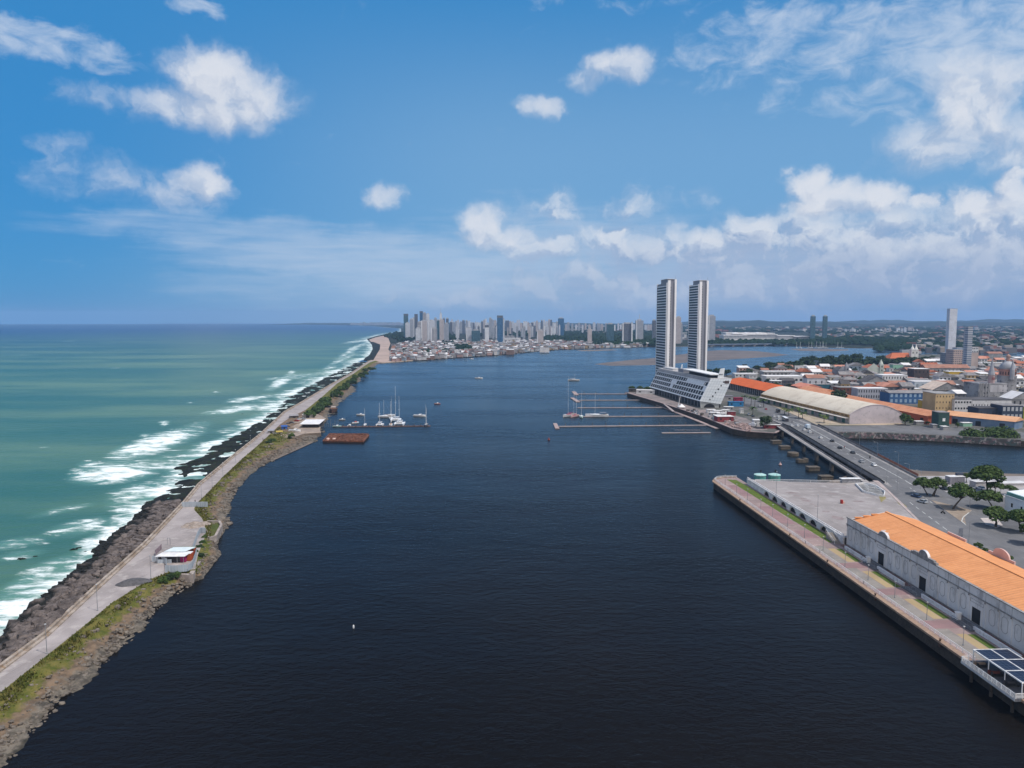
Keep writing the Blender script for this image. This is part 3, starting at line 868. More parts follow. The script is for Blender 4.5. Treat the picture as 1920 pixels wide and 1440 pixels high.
# ------------------------------------------------------------------ the near dock on the right
QO = G(1338, 903, 3.5)                       # corner of the quay
QB = G(1816, 1239, 3.5)
_l = math.hypot(QB[0] - QO[0], QB[1] - QO[1])
QA = ((QB[0] - QO[0]) / _l, (QB[1] - QO[1]) / _l)      # along the quay, towards the camera
QP = (-QA[1], QA[0])                                   # away from the water
QR = math.atan2(QP[1], QP[0])                          # rotation of the dock frame (x = inland)
def DK(s, w, z=None):
 x, y = QO[0] + QA[0] * s + QP[0] * w, QO[1] + QA[1] * s + QP[1] * w
 return (x, y) if z is None else (x, y, z)
def dk_inv(x, y):
 dx, dy = x - QO[0], y - QO[1]
 return dx * QA[0] + dy * QA[1], dx * QP[0] + dy * QP[1]
PZ = 3.5        # promenade
UZ = 6.0        # upper square and street
M_PINK = M('pink_paving', (0.30, 0.215, 0.20), (0.22, 0.165, 0.155), 0.12, 0.9, c3=(0.37, 0.28, 0.26))
M_PINK2 = M('rose_paving', (0.27, 0.165, 0.165), (0.22, 0.14, 0.14), 0.2, 0.9)
M_TAN = M('sand_coloured_paving', (0.38, 0.285, 0.155), (0.33, 0.245, 0.135), 0.2, 0.9)
M_GREYP = M('grey_paving', (0.25, 0.225, 0.205), (0.20, 0.18, 0.165), 0.2, 0.9, c3=(0.28, 0.25, 0.22))
M_LAWN = M('lawn', (0.075, 0.125, 0.016), (0.115, 0.145, 0.022), 0.25, 0.95, 0.5, 3.0, c3=(0.055, 0.09, 0.014))
M_COPE = M('quay_coping_stone', (0.36, 0.245, 0.175), (0.27, 0.185, 0.135), 0.5, 0.9, 0.15, 3.0, c3=(0.20, 0.14, 0.10))
M_PLAZA = M('stained_concrete', (0.33, 0.295, 0.29), (0.25, 0.222, 0.215), 0.05, 0.9, c3=(0.37, 0.34, 0.33))
joints(M_PLAZA, 9.0, 9.0, -0.04, 0.8, 0.15)
M_WHITE = M('whitewashed_masonry', (0.66, 0.65, 0.66), (0.52, 0.51, 0.53), 0.18, 0.85, 0.1, 3.0, c3=(0.38, 0.37, 0.38))
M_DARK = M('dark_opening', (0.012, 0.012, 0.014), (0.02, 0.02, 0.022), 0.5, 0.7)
M_RAILW = M('white_painted_rail', (0.74, 0.74, 0.75), (0.60, 0.58, 0.57), 0.6, 0.5)
M_STEEL = M('galvanised_steel', (0.30, 0.31, 0.33), (0.22, 0.23, 0.25), 0.5, 0.5, metal=0.4)
M_FACADE = M('weathered_grey_render', (0.64, 0.62, 0.615), (0.52, 0.505, 0.50), 0.10, 0.9, 0.08, 2.0, c3=(0.38, 0.365, 0.365), stretch=(1, 1, 0.4))
M_CORN = M('stained_cornice', (0.30, 0.285, 0.28), (0.19, 0.18, 0.178), 0.5, 0.9, c3=(0.12, 0.115, 0.115))
M_LINE = M('moulding_lines', (0.20, 0.19, 0.19), (0.30, 0.29, 0.285), 1.0, 0.9)
def roof_mat(name, c1, c2, c3, dirv, pitch=1.15, contrast=0.25):
 """tiled or sheeted roof: fine ribs, weather stains"""
 if name in MC: return MC[name]
 m = bpy.data.materials.new(name); m.use_nodes = True
 N = NT(m.node_tree); bs = m.node_tree.nodes['Principled BSDF']
 bs.inputs['Roughness'].default_value = 0.85; bs.inputs['Specular IOR Level'].default_value = 0.2
 pos = N.node('ShaderNodeNewGeometry').outputs['Position']
 d = N.vmath('DOT_PRODUCT', pos, (dirv[0], dirv[1], 0))
 w = N.math('SINE', N.math('MULTIPLY', d, 2 * math.pi / pitch))
 n = N.ramp(N.noise(pos, 0.16, 6, 0.65), 0.36, 0.64)
 c = N.mix(n, c1, c2)
 sv = N.node('ShaderNodeCombineXYZ'); N.l.new(N.math('MULTIPLY', d, .9), sv.inputs[0]); N.l.new(N.math('MULTIPLY', N.vmath('DOT_PRODUCT', pos, (-dirv[1], dirv[0], 0)), .10), sv.inputs[1])
 c = N.mix(N.math('MULTIPLY', N.ramp(N.noise(sv.outputs[0], 1.0, 5, .7), .46, .72), .5), c, tuple(q * .58 for q in c2))
 c = N.mix(N.math('MULTIPLY', N.ramp(N.noise(pos, 0.9, 4, 0.7), 0.5, 0.75), 0.7), c, c3)
 c = N.mix(N.math('MULTIPLY', N.ramp(w, 0.2, 1.0), contrast), c, tuple(q * 0.55 for q in c1))
 N.l.new(c, bs.inputs['Base Color'])
 b = N.node('ShaderNodeBump'); b.inputs['Strength'].default_value = 0.4; b.inputs['Distance'].default_value = 0.1
 N.l.new(w, b.inputs['Height']); N.l.new(b.outputs[0], bs.inputs['Normal'])
 MC[name] = m
 return m
M_ORANGE = roof_mat('orange_tile_roof', (0.68, 0.295, 0.125), (0.61, 0.255, 0.105), (0.72, 0.33, 0.15), QA)
def sheetD(name, pts, z, mat, k='structure'):
 return sheet_poly(name, [DK(s, w) for s, w in pts], z, mat, k)
prom = [(0, 0), (-6, 3), (-9.5, 8), (-9.5, 15.2), (300, 15.2), (300, 0)]
sheet_poly('promenade', [DK(s, w) for s, w in prom], PZ, M_PINK, skirt=(M_QUAYW, -1.5))
upper_px = [(1413, 902.5), (1480, 903), (1575, 905), (1640, 903), (1652, 900), (1722, 894), (1800, 893), (1960, 893)]
upper = [DK(320, 17.5), DK(101.8, 17.5), DK(101.8, 15.2), DK(6.5, 15.2)] + [G(u, v, UZ) for u, v in upper_px[1:]]
upper += [(upper[-1][0] + 160, upper[-1][1] - 10), (upper[-1][0] + 160, 30)]
sheet_poly('upper_ground', upper, UZ, M_PLAZA, skirt=(M_QUAYW, -1.5))
def quay():
 mb = MB()
 pts = [(300, 0), (0, 0), (-6, 3), (-9.5, 8), (-9.5, 14.8)]
 for (a, b) in zip(pts[:-1], pts[1:]):
  p, q = DK(*a), DK(*b)
  mb.beam((p[0], p[1], PZ + 0.25), (q[0], q[1], PZ + 0.25), 1.5, 0.55)
 o = mb.build('quay_coping', M_COPE)
 tag(o, 'weathered brown stone coping along the edge of the promenade quay', 'quay edge')
 for i, s in enumerate((38.3, 90.8, 120.4, 149.8, 179.8)):
  b = MB(); x, y = DK(s, -0.45)
  b.lathe((x, y, PZ + 0.25), [(0.28, 0), (0.2, 0.12), (0.2, 0.4), (0.34, 0.5), (0.3, 0.62)], 8)
  b.box(x, y, PZ - 1.2, 0.5, 0.7, 1.2, QR)
  o = b.build('mooring_bollard', M('rusted_iron', (0.10, 0.055, 0.035), (0.05, 0.03, 0.022), 1.0, 0.85))
  tag(o, 'small rusty mooring bollard on the promenade quay edge, ' + ['farthest of five', 'second farthest of five', 'third of five', 'second nearest of five', 'nearest of five'][i], 'bollard', 'mooring bollards along the quay edge')
quay()
sheetD('lawn', [(-4.5, 8.3), (-3, 12.4), (10, 13.2), (100, 14.2), (99, 10.4), (60, 9.5), (30, 9.0)], PZ + 0.03, M_LAWN)
sheetD('rose_paving', [(8, 4.2), (30, 4.2), (30, 8.6), (8, 8.0)], PZ + 0.004, M_PINK2)
sheetD('rose_paving', [(48, 3.6), (74, 3.4), (76, 8.8), (48, 9.0)], PZ + 0.004, M_PINK2)
sheetD('rose_paving', [(84, 4.0), (94, 4.0), (94, 9.6), (84, 9.6)], PZ + 0.004, M_PINK2)
for i, c0 in enumerate((103, 126.0, 149, 172.4, 195)):
 sheetD('grey_paving', [(c0, 2.6), (c0 + 18, 2.6), (c0 + 18, 6.4), (c0, 6.4)], PZ + 0.004, M_GREYP)
 sheetD('tan_paving', [(c0 + 3, 6.7), (c0 + 17, 6.7), (c0 + 17, 9.2), (c0 + 3, 9.2)], PZ + 0.004, M_TAN)
 sheetD('lawn', [(c0 + 3.4, 9.4), (c0 + 17, 9.4), (c0 + 17, 11.4), (c0 + 3.4, 11.4)], PZ + 0.02, M_LAWN)
 sheetD('rose_paving', [(c0 + 18, 1.6), (c0 + 23.0, 1.6), (c0 + 23.0, 10.8), (c0 + 18, 10.8)], PZ + 0.004, M_PINK2)
def railing(name, pts, label, z_top=1.05, step=2.2, mat=None, bars=(0.35, 0.68), r=0.045, cat='railing', mid=None):
 """post and rail fence along 3-D points"""
 mat = mat or M_RAILW
 t = thing(name, label, cat, pts[0])
 posts = MB(); rails = MB()
 for a, b in zip(pts[:-1], pts[1:]):
  a = Vector(a); b = Vector(b)
  n = max(1, round((b - a).length / step))
  for k in range(n + 1):
   p = a.lerp(b, k / n)
   posts.box(p.x, p.y, p.z, 0.13, 0.13, z_top + 0.05, 0)
  for q in tuple(bars) + (1.0,):
   z = q * z_top
   rails.tube(a + Vector((0, 0, z)), b + Vector((0, 0, z)), r if q < 1 else r * 1.7, 4)
 lo = Vector(pts[0])
 rails.add(posts.v, posts.f)
 rl = rails.build('rail_panel', mat, t, loc=tuple(lo)); rl.location = (0, 0, 0)
 return t
railing('promenade_railing', [DK(s, 1.35, PZ) for s in (-3, 20, 60, 100, 140, 190)], 'long white rail along the water side of the pink promenade')
railing('quay_end_railing', [DK(-3, 1.35, PZ), DK(-7.2, 4.2, PZ), DK(-8.7, 8, PZ), DK(-8.7, 14.6, PZ)], 'white rail round the far corner of the promenade')
def lamp_post(h=6.0, arm=0.0, head=True, name='street_lamp', mat=None):
 t = thing(name, 'slim lamp post', 'street lamp')
 mat = mat or M_STEEL
 mb = MB(); mb.tube((0, 0, 0), (0, 0, h), 0.085, 6, 0.055); mb.lathe((0, 0, 0), [(0.2, 0), (0.18, 0.25), (0.09, 0.4)], 8)
 if arm: mb.tube((0, 0, h - 0.1), (arm, 0, h + 0.25), 0.045, 5)
 mb.build('pole', mat, t)
 b = MB()
 if arm: b.box(arm + 0.25, 0, h + 0.2, 0.8, 0.28, 0.14)
 else: b.lathe((0, 0, h), [(0.08, 0), (0.24, 0.12), (0.26, 0.28), (0.05, 0.42)], 8)
 b.build('lamp_head', M('lamp_head_grey', (0.42, 0.42, 0.43), None, 0.5, 0.5), t)
 return t
LAMP = lamp_post(4.6)
M_STEEL_D = M('dark_lamp_steel', (0.10, 0.10, 0.11), (0.15, 0.15, 0.16), 0.6, 0.5)
for i, (s, w) in enumerate([(7.1, 3.4), (26.5, 2.2), (36.5, 3.6), (54.6, 2.6), (63.8, 4.0), (78.4, 4.0), (92.9, 4.2), (107.8, 4.1), (124.5, 3.4), (136.9, 4.4), (151.1, 4.6), (166.4, 4.5), (181.8, 4.1)]):
 lab = 'slim promenade lamp post, ' + ['first', 'second', 'third', 'fourth', 'fifth', 'sixth', 'seventh', 'eighth', 'ninth', 'tenth', 'eleventh', 'twelfth', 'thirteenth'][i] + ' of thirteen counted from the far quay corner'
 p = DK(s, w, PZ)
 if i == 0:
  LAMP.location = p; LAMP['label'] = lab; LAMP['group'] = 'lamp posts along the promenade'; o = LAMP
 else:
  o = dup(LAMP, p, 0, lab, 'lamp posts along the promenade')
def arcade():
 t = thing('arcade_wall', 'white arcaded wall with dark arches holding up the concrete square', 'arcade', DK(6, 14.9, PZ))
 L0, L1 = 6.0, 101.0
 body = MB()
 arches = [30.6 + k * 9.33 for k in range(7)]
 def wl(s0, s1, z0, z1, w0=14.55, w1=15.15):
  body.hexa([DK(s0, w0, z0), DK(s1, w0, z0), DK(s1, w1, z0), DK(s0, w1, z0), DK(s0, w0, z1), DK(s1, w0, z1), DK(s1, w1, z1), DK(s0, w1, z1)])
 edges = [L0]
 RW = 3.1
 for a in arches: edges += [a - RW, a + RW]
 edges += [L1]
 for k in range(0, len(edges), 2): wl(edges[k], edges[k + 1], PZ - 0.2, UZ - 0.05)
 for a in arches:
  n = 10
  for k in range(n):
   x0, x1 = -RW + 2 * RW * k / n, -RW + 2 * RW * (k + 1) / n
   zc = PZ + 0.1 + 2.05 * math.sqrt(max(0, 1 - ((x0 + x1) / 2 / RW) ** 2))
   wl(a + x0, a + x1, zc, UZ - 0.05)
 def loc(o): return o
 body.build('wall', M_WHITE, None)
 ob = bpy.data.objects['wall']; ob.parent = t; ob.matrix_parent_inverse = t.matrix_basis.inverted()
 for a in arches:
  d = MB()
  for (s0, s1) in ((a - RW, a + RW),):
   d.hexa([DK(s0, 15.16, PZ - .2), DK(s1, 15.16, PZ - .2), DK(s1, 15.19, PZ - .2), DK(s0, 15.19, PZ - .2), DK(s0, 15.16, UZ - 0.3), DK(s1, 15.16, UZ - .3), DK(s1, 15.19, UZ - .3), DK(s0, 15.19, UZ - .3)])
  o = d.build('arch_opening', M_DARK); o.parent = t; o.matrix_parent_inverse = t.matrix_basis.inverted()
 pr = MB()
 for (w0, z0, z1) in ((14.4, UZ - 0.05, UZ + 0.22),):
  pr.hexa([DK(L0, w0, z0), DK(L1, w0, z0), DK(L1, 15.4, z0), DK(L0, 15.4, z0), DK(L0, w0, z1), DK(L1, w0, z1), DK(L1, 15.4, z1), DK(L0, 15.4, z1)])
 o = pr.build('cornice', M_WHITE); o.parent = t; o.matrix_parent_inverse = t.matrix_basis.inverted()
 ba = MB()
 for k in range(0, 96):
  s = L0 + 0.5 + k
  if s > L1: break
  x, y = DK(s, 14.8); ba.box(x, y, UZ + 0.22, 0.16, 0.2, 0.62, QR)
 a, b = DK(L0, 14.8), DK(L1, 14.8)
 ba.beam((a[0], a[1], UZ + 1.0), (b[0], b[1], UZ + 1.0), 0.34, 0.18)
 o = ba.build('balustrade', M_WHITE); o.parent = t; o.matrix_parent_inverse = t.matrix_basis.inverted()
arcade()
def attach(o, t):
 o.parent = t
 o.matrix_parent_inverse = t.matrix_basis.inverted()
 return o
pts = [G(1416, 903.5, UZ), G(1480, 904, UZ), G(1560, 905.5, UZ), G(1608, 905, UZ)]
railing('square_railing', [(x, y, UZ) for x, y in pts], 'white rail with stout posts along the far edge of the concrete square', 1.15, 9.0, None, (0.5,), 0.07)
stain = M('damp_stain', (0.21, 0.165, 0.16), (0.27, 0.22, 0.215), 0.4, 0.8)
mbs = MB()
for (u, v, a, b) in [(1484, 924, 2.6, .7), (1494, 929.5, 1.7, .5), (1505, 935, 1.6, .5), (1512, 939, 2.0, .7), (1523, 945, 1.2, .4), (1531, 949, 1.2, .4), (1549, 959, 1.7, .5), (1571, 971, 2.4, 1.2), (1594, 952.5, 1.2, .3),
     (1516, 913.5, 1.2, .3), (1582, 914, 1.4, .3), (1615, 964, 1.3, .5), (1596, 985, 1.6, .7), (1636, 925, 1.2, .4), (1610, 940, 2.4, .5), (1560, 926, 3, .35)]:
 x, y = G(u, v, UZ)
 n = 14
 ph = random.random() * 6
 mbs.sheet([(x + a * math.cos(2 * math.pi * k / n) * (1 + .25 * math.sin(3 * k + ph)), y + b * 2.4 * math.sin(2 * math.pi * k / n) * (1 + .25 * math.cos(2 * k + ph))) for k in range(n)], UZ + 0.004)
kind(mbs.build('paving_stains', stain), 'structure')
# ---- street, pavements, islands on the upper level
ZR = UZ + 0.005
street = [G(u, v, UZ) for u, v in [(1646, 901), (1685, 938), (1731, 982), (1757, 1000), (1800, 1028), (1860, 1075), (1960, 1170), (2150, 1150), (2150, 905), (1722, 893)]]
sheet_poly('street', street, ZR, M_ASPH)
def curb_sheet(name, px, z, mat, h=0.0, side=None):
 pts = [G(u, v, UZ) for u, v in px]
 if h:
  mb = MB(); mb.mi = 1; mb.prism(pts, UZ - 0.05, UZ + h); mb.m[-1] = 0
  return kind(mb.build(name, [mat, side or M('kerb_stone', (0.50, 0.46, 0.45), None, 0.8, 0.9)]), 'structure')
 return sheet_poly(name, pts, z, mat)
curb_sheet('pavement', [(1636, 901), (1647, 901.5), (1690, 942), (1733, 986), (1757, 1003), (1740, 998), (1718, 975), (1690, 948), (1664, 922)], 0, M('brick_pavement', (0.42, 0.34, 0.32), (0.34, 0.28, 0.265), 0.3, 0.9), 0.12)
curb_sheet('dry_grass', [(1634, 908), (1644, 914), (1662, 934), (1652, 942), (1646, 925)], UZ + 0.006, M('dry_grass', (0.20, 0.17, 0.06), (0.27, 0.22, 0.10), 0.3, 0.95, c3=(0.12, 0.12, 0.04)))
curb_sheet('dry_grass', [(1674, 930), (1700, 949), (1700, 953), (1686, 946)], UZ + 0.006, M('dry_grass', (0.2, 0.17, .06)))
curb_sheet('dry_grass', [(1697, 972), (1712, 972), (1722, 981), (1712, 984), (1698, 978)], UZ + 0.006, M('dry_grass', (0.2, 0.17, .06)))
curb_sheet('traffic_island', [(1746, 938), (1822, 957), (1809, 969), (1811, 985), (1780, 963)], 0, M('island_earth', (0.30, 0.24, 0.19), (0.22, 0.17, 0.13), 0.3, 0.95), 0.13)
curb_sheet('traffic_island', [(1838, 972), (1868, 971), (1880, 985), (1868, 990), (1848, 983)], 0, M('pale_pavement', (0.55, 0.48, 0.45), None, 0.4, 0.9), 0.13)
curb_sheet('pavement', [(1752, 997), (1779, 1006), (1781, 1008), (1772, 1009), (1756, 1004)], 0, M('rose_pavement', (0.45, 0.30, 0.27), None, 0.4, 0.9), 0.13)
curb_sheet('car_park', [(1722, 892.5), (1745, 905), (1775, 923), (1830, 930), (1960, 936), (2100, 936), (2100, 893)], UZ + 0.009, M('pale_concrete_yard', (0.36, 0.34, 0.345), (0.29, 0.275, 0.28), 0.1, 0.9))
pl = MB()
def pstrip(u0, v0, u1, v1, z, n, wd=0.22, ln=0.55):
 a = Vector((*G(u0, v0, z), z)); b = Vector((*G(u1, v1, z), z))
 for k in range(n):
  p, q = a.lerp(b, k / n), a.lerp(b, (k + ln) / n)
  pl.beam((p.x, p.y, ZR + 0.005), (q.x, q.y, ZR + 0.005), wd, 0.003)
pstrip(1692, 905, 1752, 946, UZ, 8); pstrip(1706, 942, 1830, 1034, UZ, 9)
pl_pts = [(1811, 985), (1803, 978), (1806, 970), (1816, 962)]
for a, b in zip(pl_pts[:-1], pl_pts[1:]):
 p, q = G(*a, UZ), G(*b, UZ); pl.beam((p[0], p[1], UZ + 0.15), (q[0], q[1], UZ + 0.15), 0.3, 0.1)
kind(pl.build('road_markings', M_PAINT), 'structure')
# ---- the old quay warehouse with the orange roof
W0, W1 = 15.6, 41.0
S0, S1 = 101.5, 226.0
def warehouse():
 t = thing('quay_warehouse', 'long grey quay warehouse with ornate parapet and bright orange tiled roof', 'warehouse', DK(S0, W0, PZ))
 EZ = 12.6; RZ = 15.4
 WM = 29.5
 def blk(mb, s0, s1, w0, w1, z0, z1):
  mb.hexa([DK(s0, w0, z0), DK(s0, w1, z0), DK(s1, w1, z0), DK(s1, w0, z0), DK(s0, w0, z1), DK(s0, w1, z1), DK(s1, w1, z1), DK(s1, w0, z1)])
 b = MB()
 blk(b, S0, S1, W0, W0 + 0.5, PZ, EZ - 0.3)          # river front
 blk(b, S0, S1, W1 - 0.5, W1, PZ, EZ - 0.3)
 for s in (S0, S1 - 0.5):
  n = [DK(s, W0, PZ), DK(s, W1, PZ), DK(s + .5, W1, PZ), DK(s + .5, W0, PZ)]
  b.add([DK(s, W0, PZ), DK(s, W1, PZ), DK(s, W1, EZ), DK(s, WM, RZ - .1), DK(s, W0, EZ), DK(s + .5, W0, PZ), DK(s + .5, W1, PZ), DK(s + .5, W1, EZ), DK(s + .5, WM, RZ - .1), DK(s + .5, W0, EZ)],
   [(0, 1, 2, 3, 4), (9, 8, 7, 6, 5), (2, 3, 8, 7), (3, 4, 9, 8)])
 attach(b.build('wall', M_FACADE), t)
 r = MB()
 r.quad(DK(S0 + .5, W0 + .45, EZ - .1), DK(S1 - .5, W0 + .45, EZ - .1), DK(S1 - .5, WM, RZ), DK(S0 + .5, WM, RZ))
 r.quad(DK(S0 + .5, WM, RZ), DK(S1 - .5, WM, RZ), DK(S1 - .5, W1 - .4, EZ - .1), DK(S0 + .5, W1 - .4, EZ - .1))
 roof = attach(r.build('roof', M_ORANGE), t)
 rc = MB()
 a, c = DK(S0 + .4, WM, RZ + .16), DK(S1 - .4, WM, RZ + .16)
 rc.beam(a, c, 0.9, 0.22)
 for k in range(3):      # stepped flashings at the far end of the roof
  x, y = DK(S0 + 1.0, W0 + 3.5 + k * 3.0); rc.box(x, y, EZ + 0.15 + (k + 1.2) * 0.55, 2.6, 0.7, 0.35, QR)
 rid = attach(rc.build('ridge', M('ridge_tiles', (0.70, 0.30, 0.12), (0.62, 0.26, 0.10), 0.8, 0.85)), t)
 sk = MB()
 for (s, w) in ((118, 19.5), (121, 18.8)):
  x, y = DK(s, w); sk.box(x, y, EZ + 0.45, 1.6, 0.3, 0.5, QR)
 attach(sk.build('roof_vent', M_RAILW), t)
 p = MB()
 blk(p, S0, S1, W0 - 0.05, W0 + 0.40, EZ - 0.3, EZ + 0.75)
 attach(p.build('parapet', M_FACADE), t)
 c = MB()
 blk(c, S0 - .3, S1, W0 - 0.32, W0 + 0.46, EZ + 0.75, EZ + 1.0)
 blk(c, S0 - .3, S1, W0 - 0.28, W0 - 0.001, EZ - 1.75, EZ - 1.5)
 blk(c, S0 - .3, S1, W0 - 0.20, W0 - 0.001, PZ, PZ + 0.35)
 attach(c.build('cornice', M_CORN), t)
 M_ROSE = M('rose_render', (0.62, 0.42, 0.38), (0.55, 0.36, 0.33), 0.3, 0.9)
 for (sa, sb, arch) in ((119.5, 128.5, False), (139, 150, True)):
  bp = MB()
  blk(bp, sa, sb, W1 - .4, W1 + .05, EZ - 0.4, EZ + 0.75)
  attach(bp.build('rear_parapet', M_ROSE), t)
  if arch:
   bp = MB(); n = 12; sm = (sa + sb) / 2
   prof = [DK(sm + 3.4 * math.cos(math.pi * k / n), W1 - .4) + (EZ + 0.76 + 2.1 * math.sin(math.pi * k / n),) for k in range(n + 1)]
   prof2 = [DK(sm + 3.4 * math.cos(math.pi * k / n), W1 + .05) + (EZ + 0.76 + 2.1 * math.sin(math.pi * k / n),) for k in range(n + 1)]
   m_ = len(prof)
   bp.add(prof + prof2, [tuple(range(m_)), tuple(range(2 * m_ - 1, m_ - 1, -1))] + [(k, k + m_, k + 1 + m_, k + 1) for k in range(m_ - 1)])
   attach(bp.build('rear_pediment', M_ROSE), t)
 doors = [124.2, 146.6, 170.0, 193.3, 216.6]
 def pediment(s, r, zb, shoulders, fl):
  d = MB(); n = 14
  f = [DK(s - r * math.cos(math.pi * k / n), W0 - 0.25) + (zb + r * fl * math.sin(math.pi * k / n),) for k in range(n + 1)]
  g = [DK(s - r * math.cos(math.pi * k / n), W0 + 0.5) + (zb + r * fl * math.sin(math.pi * k / n),) for k in range(n + 1)]
  m_ = n + 1
  d.mi = 0
  d.add(f + g, [tuple(range(m_ - 1, -1, -1)), tuple(range(m_, 2 * m_))])
  d.mi = 1
  for k in range(n):
   a, b_ = f[k], f[k + 1]; e, h = g[k], g[k + 1]
   up = lambda q: (q[0], q[1], q[2] + 0.16)
   d.hexa([a, b_, h, e, up(a), up(b_), up(h), up(e)])
  d.mi = 0
  if shoulders:
   for sg in (-1, 1):
    x, y = DK(s + sg * (r + 1.4), W0 + 0.12); d.box(x, y, EZ + 1.0, 0.8, 2.6, 0.9, QR)
    x, y = DK(s + sg * (r + 3.2), W0 + 0.12); d.box(x, y, EZ + 1.0, 0.8, 1.2, 0.55, QR)
   x, y = DK(s, W0 + .1); d.box(x, y, EZ + 1.0, 0.7, 2 * r, zb - EZ - 1.0, QR)
  attach(d.build('pediment', [M_CORN, M_WHITE]), t)
 pediment(125.0, 2.7, EZ + 0.9, False, .55)
 pediment(146.6, 2.3, EZ + 1.5, True, .8)
 for s in doors:
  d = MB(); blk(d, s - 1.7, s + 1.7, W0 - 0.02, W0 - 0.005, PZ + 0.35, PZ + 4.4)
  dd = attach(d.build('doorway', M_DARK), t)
  f = MB(); blk(f, s - 2.15, s - 1.7, W0 - 0.14, W0 - 0.001, PZ + 0.36, PZ + 4.9); blk(f, s + 1.7, s + 2.15, W0 - 0.14, W0 - 0.001, PZ + 0.36, PZ + 4.9); blk(f, s - 1.7, s + 1.7, W0 - 0.14, W0 - 0.001, PZ + 4.4, PZ + 4.9)
  fo = f.build('door_frame', M_FACADE); attach(fo, t); fo.parent = dd; fo.matrix_parent_inverse = (t.matrix_basis).inverted()
  fo.matrix_parent_inverse.identity()
  g = MB(); blk(g, s - 2.6, s + 2.6, W0 - 0.07, W0 - 0.002, PZ + 5.55, PZ + 5.63); blk(g, s - 2.6, s + 2.6, W0 - 0.07, W0 - 0.002, PZ + 6.35, PZ + 6.43)
  blk(g, s - 2.6, s - 2.52, W0 - 0.07, W0 - 0.002, PZ + 5.63, PZ + 6.35); blk(g, s + 2.52, s + 2.6, W0 - 0.07, W0 - 0.002, PZ + 5.63, PZ + 6.35)
  attach(g.build('name_panel', M_LINE), t)
 cen = []
 pos = [104.0, 108.4, 113.3, 118.0] + [129.2 + 4.3 * k for k in range(4)] + [151.2 + 4.5 * k for k in range(4)] + [175.8 + 4.5 * k for k in range(4)] + [199.5 + 4.5 * k for k in range(4)]
 for s in pos:
  cen.append(s)
 for s in cen:
  o = MB()
  hw, z0, z1, ch = 1.15, PZ + 2.2, PZ + 6.4, 0.65
  out = [(s - hw + ch, z0), (s + hw - ch, z0), (s + hw, z0 + ch), (s + hw, z1 - ch), (s + hw - ch, z1), (s - hw + ch, z1), (s - hw, z1 - ch), (s - hw, z0 + ch)]
  cx_, cz_ = s, (z0 + z1) / 2
  inn = [(cx_ + (a - cx_) * 0.88, cz_ + (b_ - cz_) * 0.94) for a, b_ in out]
  n = 8
  v1 = [DK(a, W0 - 0.05, b_) for a, b_ in out]; v2 = [DK(a, W0 - 0.05, b_) for a, b_ in inn]
  o.add(v1 + v2, [((i + 1) % n, i, n + i, n + (i + 1) % n) for i in range(n)])
  attach(o.build('blind_panel', M_LINE), t)
 for s in [102.0, 106.2, 110.9, 115.7, 120.6, 127.0, 131.4, 135.7, 140.0, 143.4, 149.0, 153.5, 158.0, 162.5, 166.9, 173.2, 178.0, 182.5, 187.0, 190.0, 197, 201.7, 206.2, 210.7]:
  o = MB(); blk(o, s - 0.28, s + 0.28, W0 - 0.10, W0 - 0.003, PZ + 0.36, EZ - 1.76)
  attach(o.build('pilaster', M_FACADE), t)
  o = MB(); blk(o, s - 0.16, s + 0.16, W0 - 0.30, W0 - 0.003, EZ - 2.25, EZ - 1.76)
  blk(o, s - 0.06, s + 0.06, W0 - 0.07, W0 - 0.055, EZ - 1.5, EZ + 0.7)
  attach(o.build('bracket', M_CORN), t)
warehouse()
def low_walls():
 segs = [(106.5, 121.0), (127.6, 142.3), (151.2, 166.5), (173.5, 190)]
 for i, (a, b) in enumerate(segs):
  p, q = DK(a, 12.6), DK(b, 12.6)
  mb = MB(); mb.beam((*p, PZ + 1.0), (*q, PZ + 1.0), 0.45, 1.0)
  mb.beam((*p, PZ + 1.14), (*q, PZ + 1.14), 0.62, 0.14)
  o = mb.build('planter_wall', M_WHITE)
  tag(o, 'low white planter wall before the orange roofed warehouse, ' + ['farthest of four', 'second farthest of four', 'second nearest of four', 'nearest of four'][i], 'low wall', 'low walls before the warehouse')
 for i, s in enumerate((121.8, 167.2)):
  mb = MB(); x, y = DK(s, 12.6); mb.box(x, y, PZ, 1.1, 1.0, 2.1, QR); mb.box(x, y, PZ + 2.1, 1.35, 1.25, 0.18, QR)
  o = mb.build('gate_pillar', M_RAILW)
  tag(o, ['white square pillar at the end of the farthest planter wall', 'white square pillar at the end of the second nearest planter wall'][i], 'pillar', 'pillars by the planter walls')
 for i, s in enumerate((124.4, 146.8, 170.0)):
  t = thing('entrance_ramp', 'dark ramp with handrails up to the ' + ['farthest', 'middle', 'nearest'][i] + ' door of the quay warehouse', 'ramp', DK(s, 12.5, PZ))
  mb = MB(); mb.prism([DK(s - 3.6, 11.2), DK(s + 4.2, 11.2), DK(s + 4.2, 15.3), DK(s - 3.6, 15.3)], PZ - .1, PZ + 0.34)
  attach(mb.build('slab', M('ramp_slate', (0.10, 0.10, 0.11), (0.15, 0.15, 0.16), 0.5, 0.8)), t)
  hr = MB()
  for w in (11.3, 13.2):
   hr.tube(DK(s - 3.4, w, PZ + 1.2), DK(s + 4.0, w, PZ + 1.2), 0.05, 5)
   for k in range(5): hr.tube(DK(s - 3.4 + k * 1.85, w, PZ + .3), DK(s - 3.4 + k * 1.85, w, PZ + 1.2), 0.04, 4)
  attach(hr.build('handrail', M_STEEL), t)
low_walls()
sheetD('terrace_paving', [(102, 12.9), (222, 12.9), (222, 15.4), (102, 15.4)], PZ + 0.012, M('wine_red_paving', (0.16, 0.085, 0.075), (0.12, 0.07, 0.065), 0.3, 0.9))
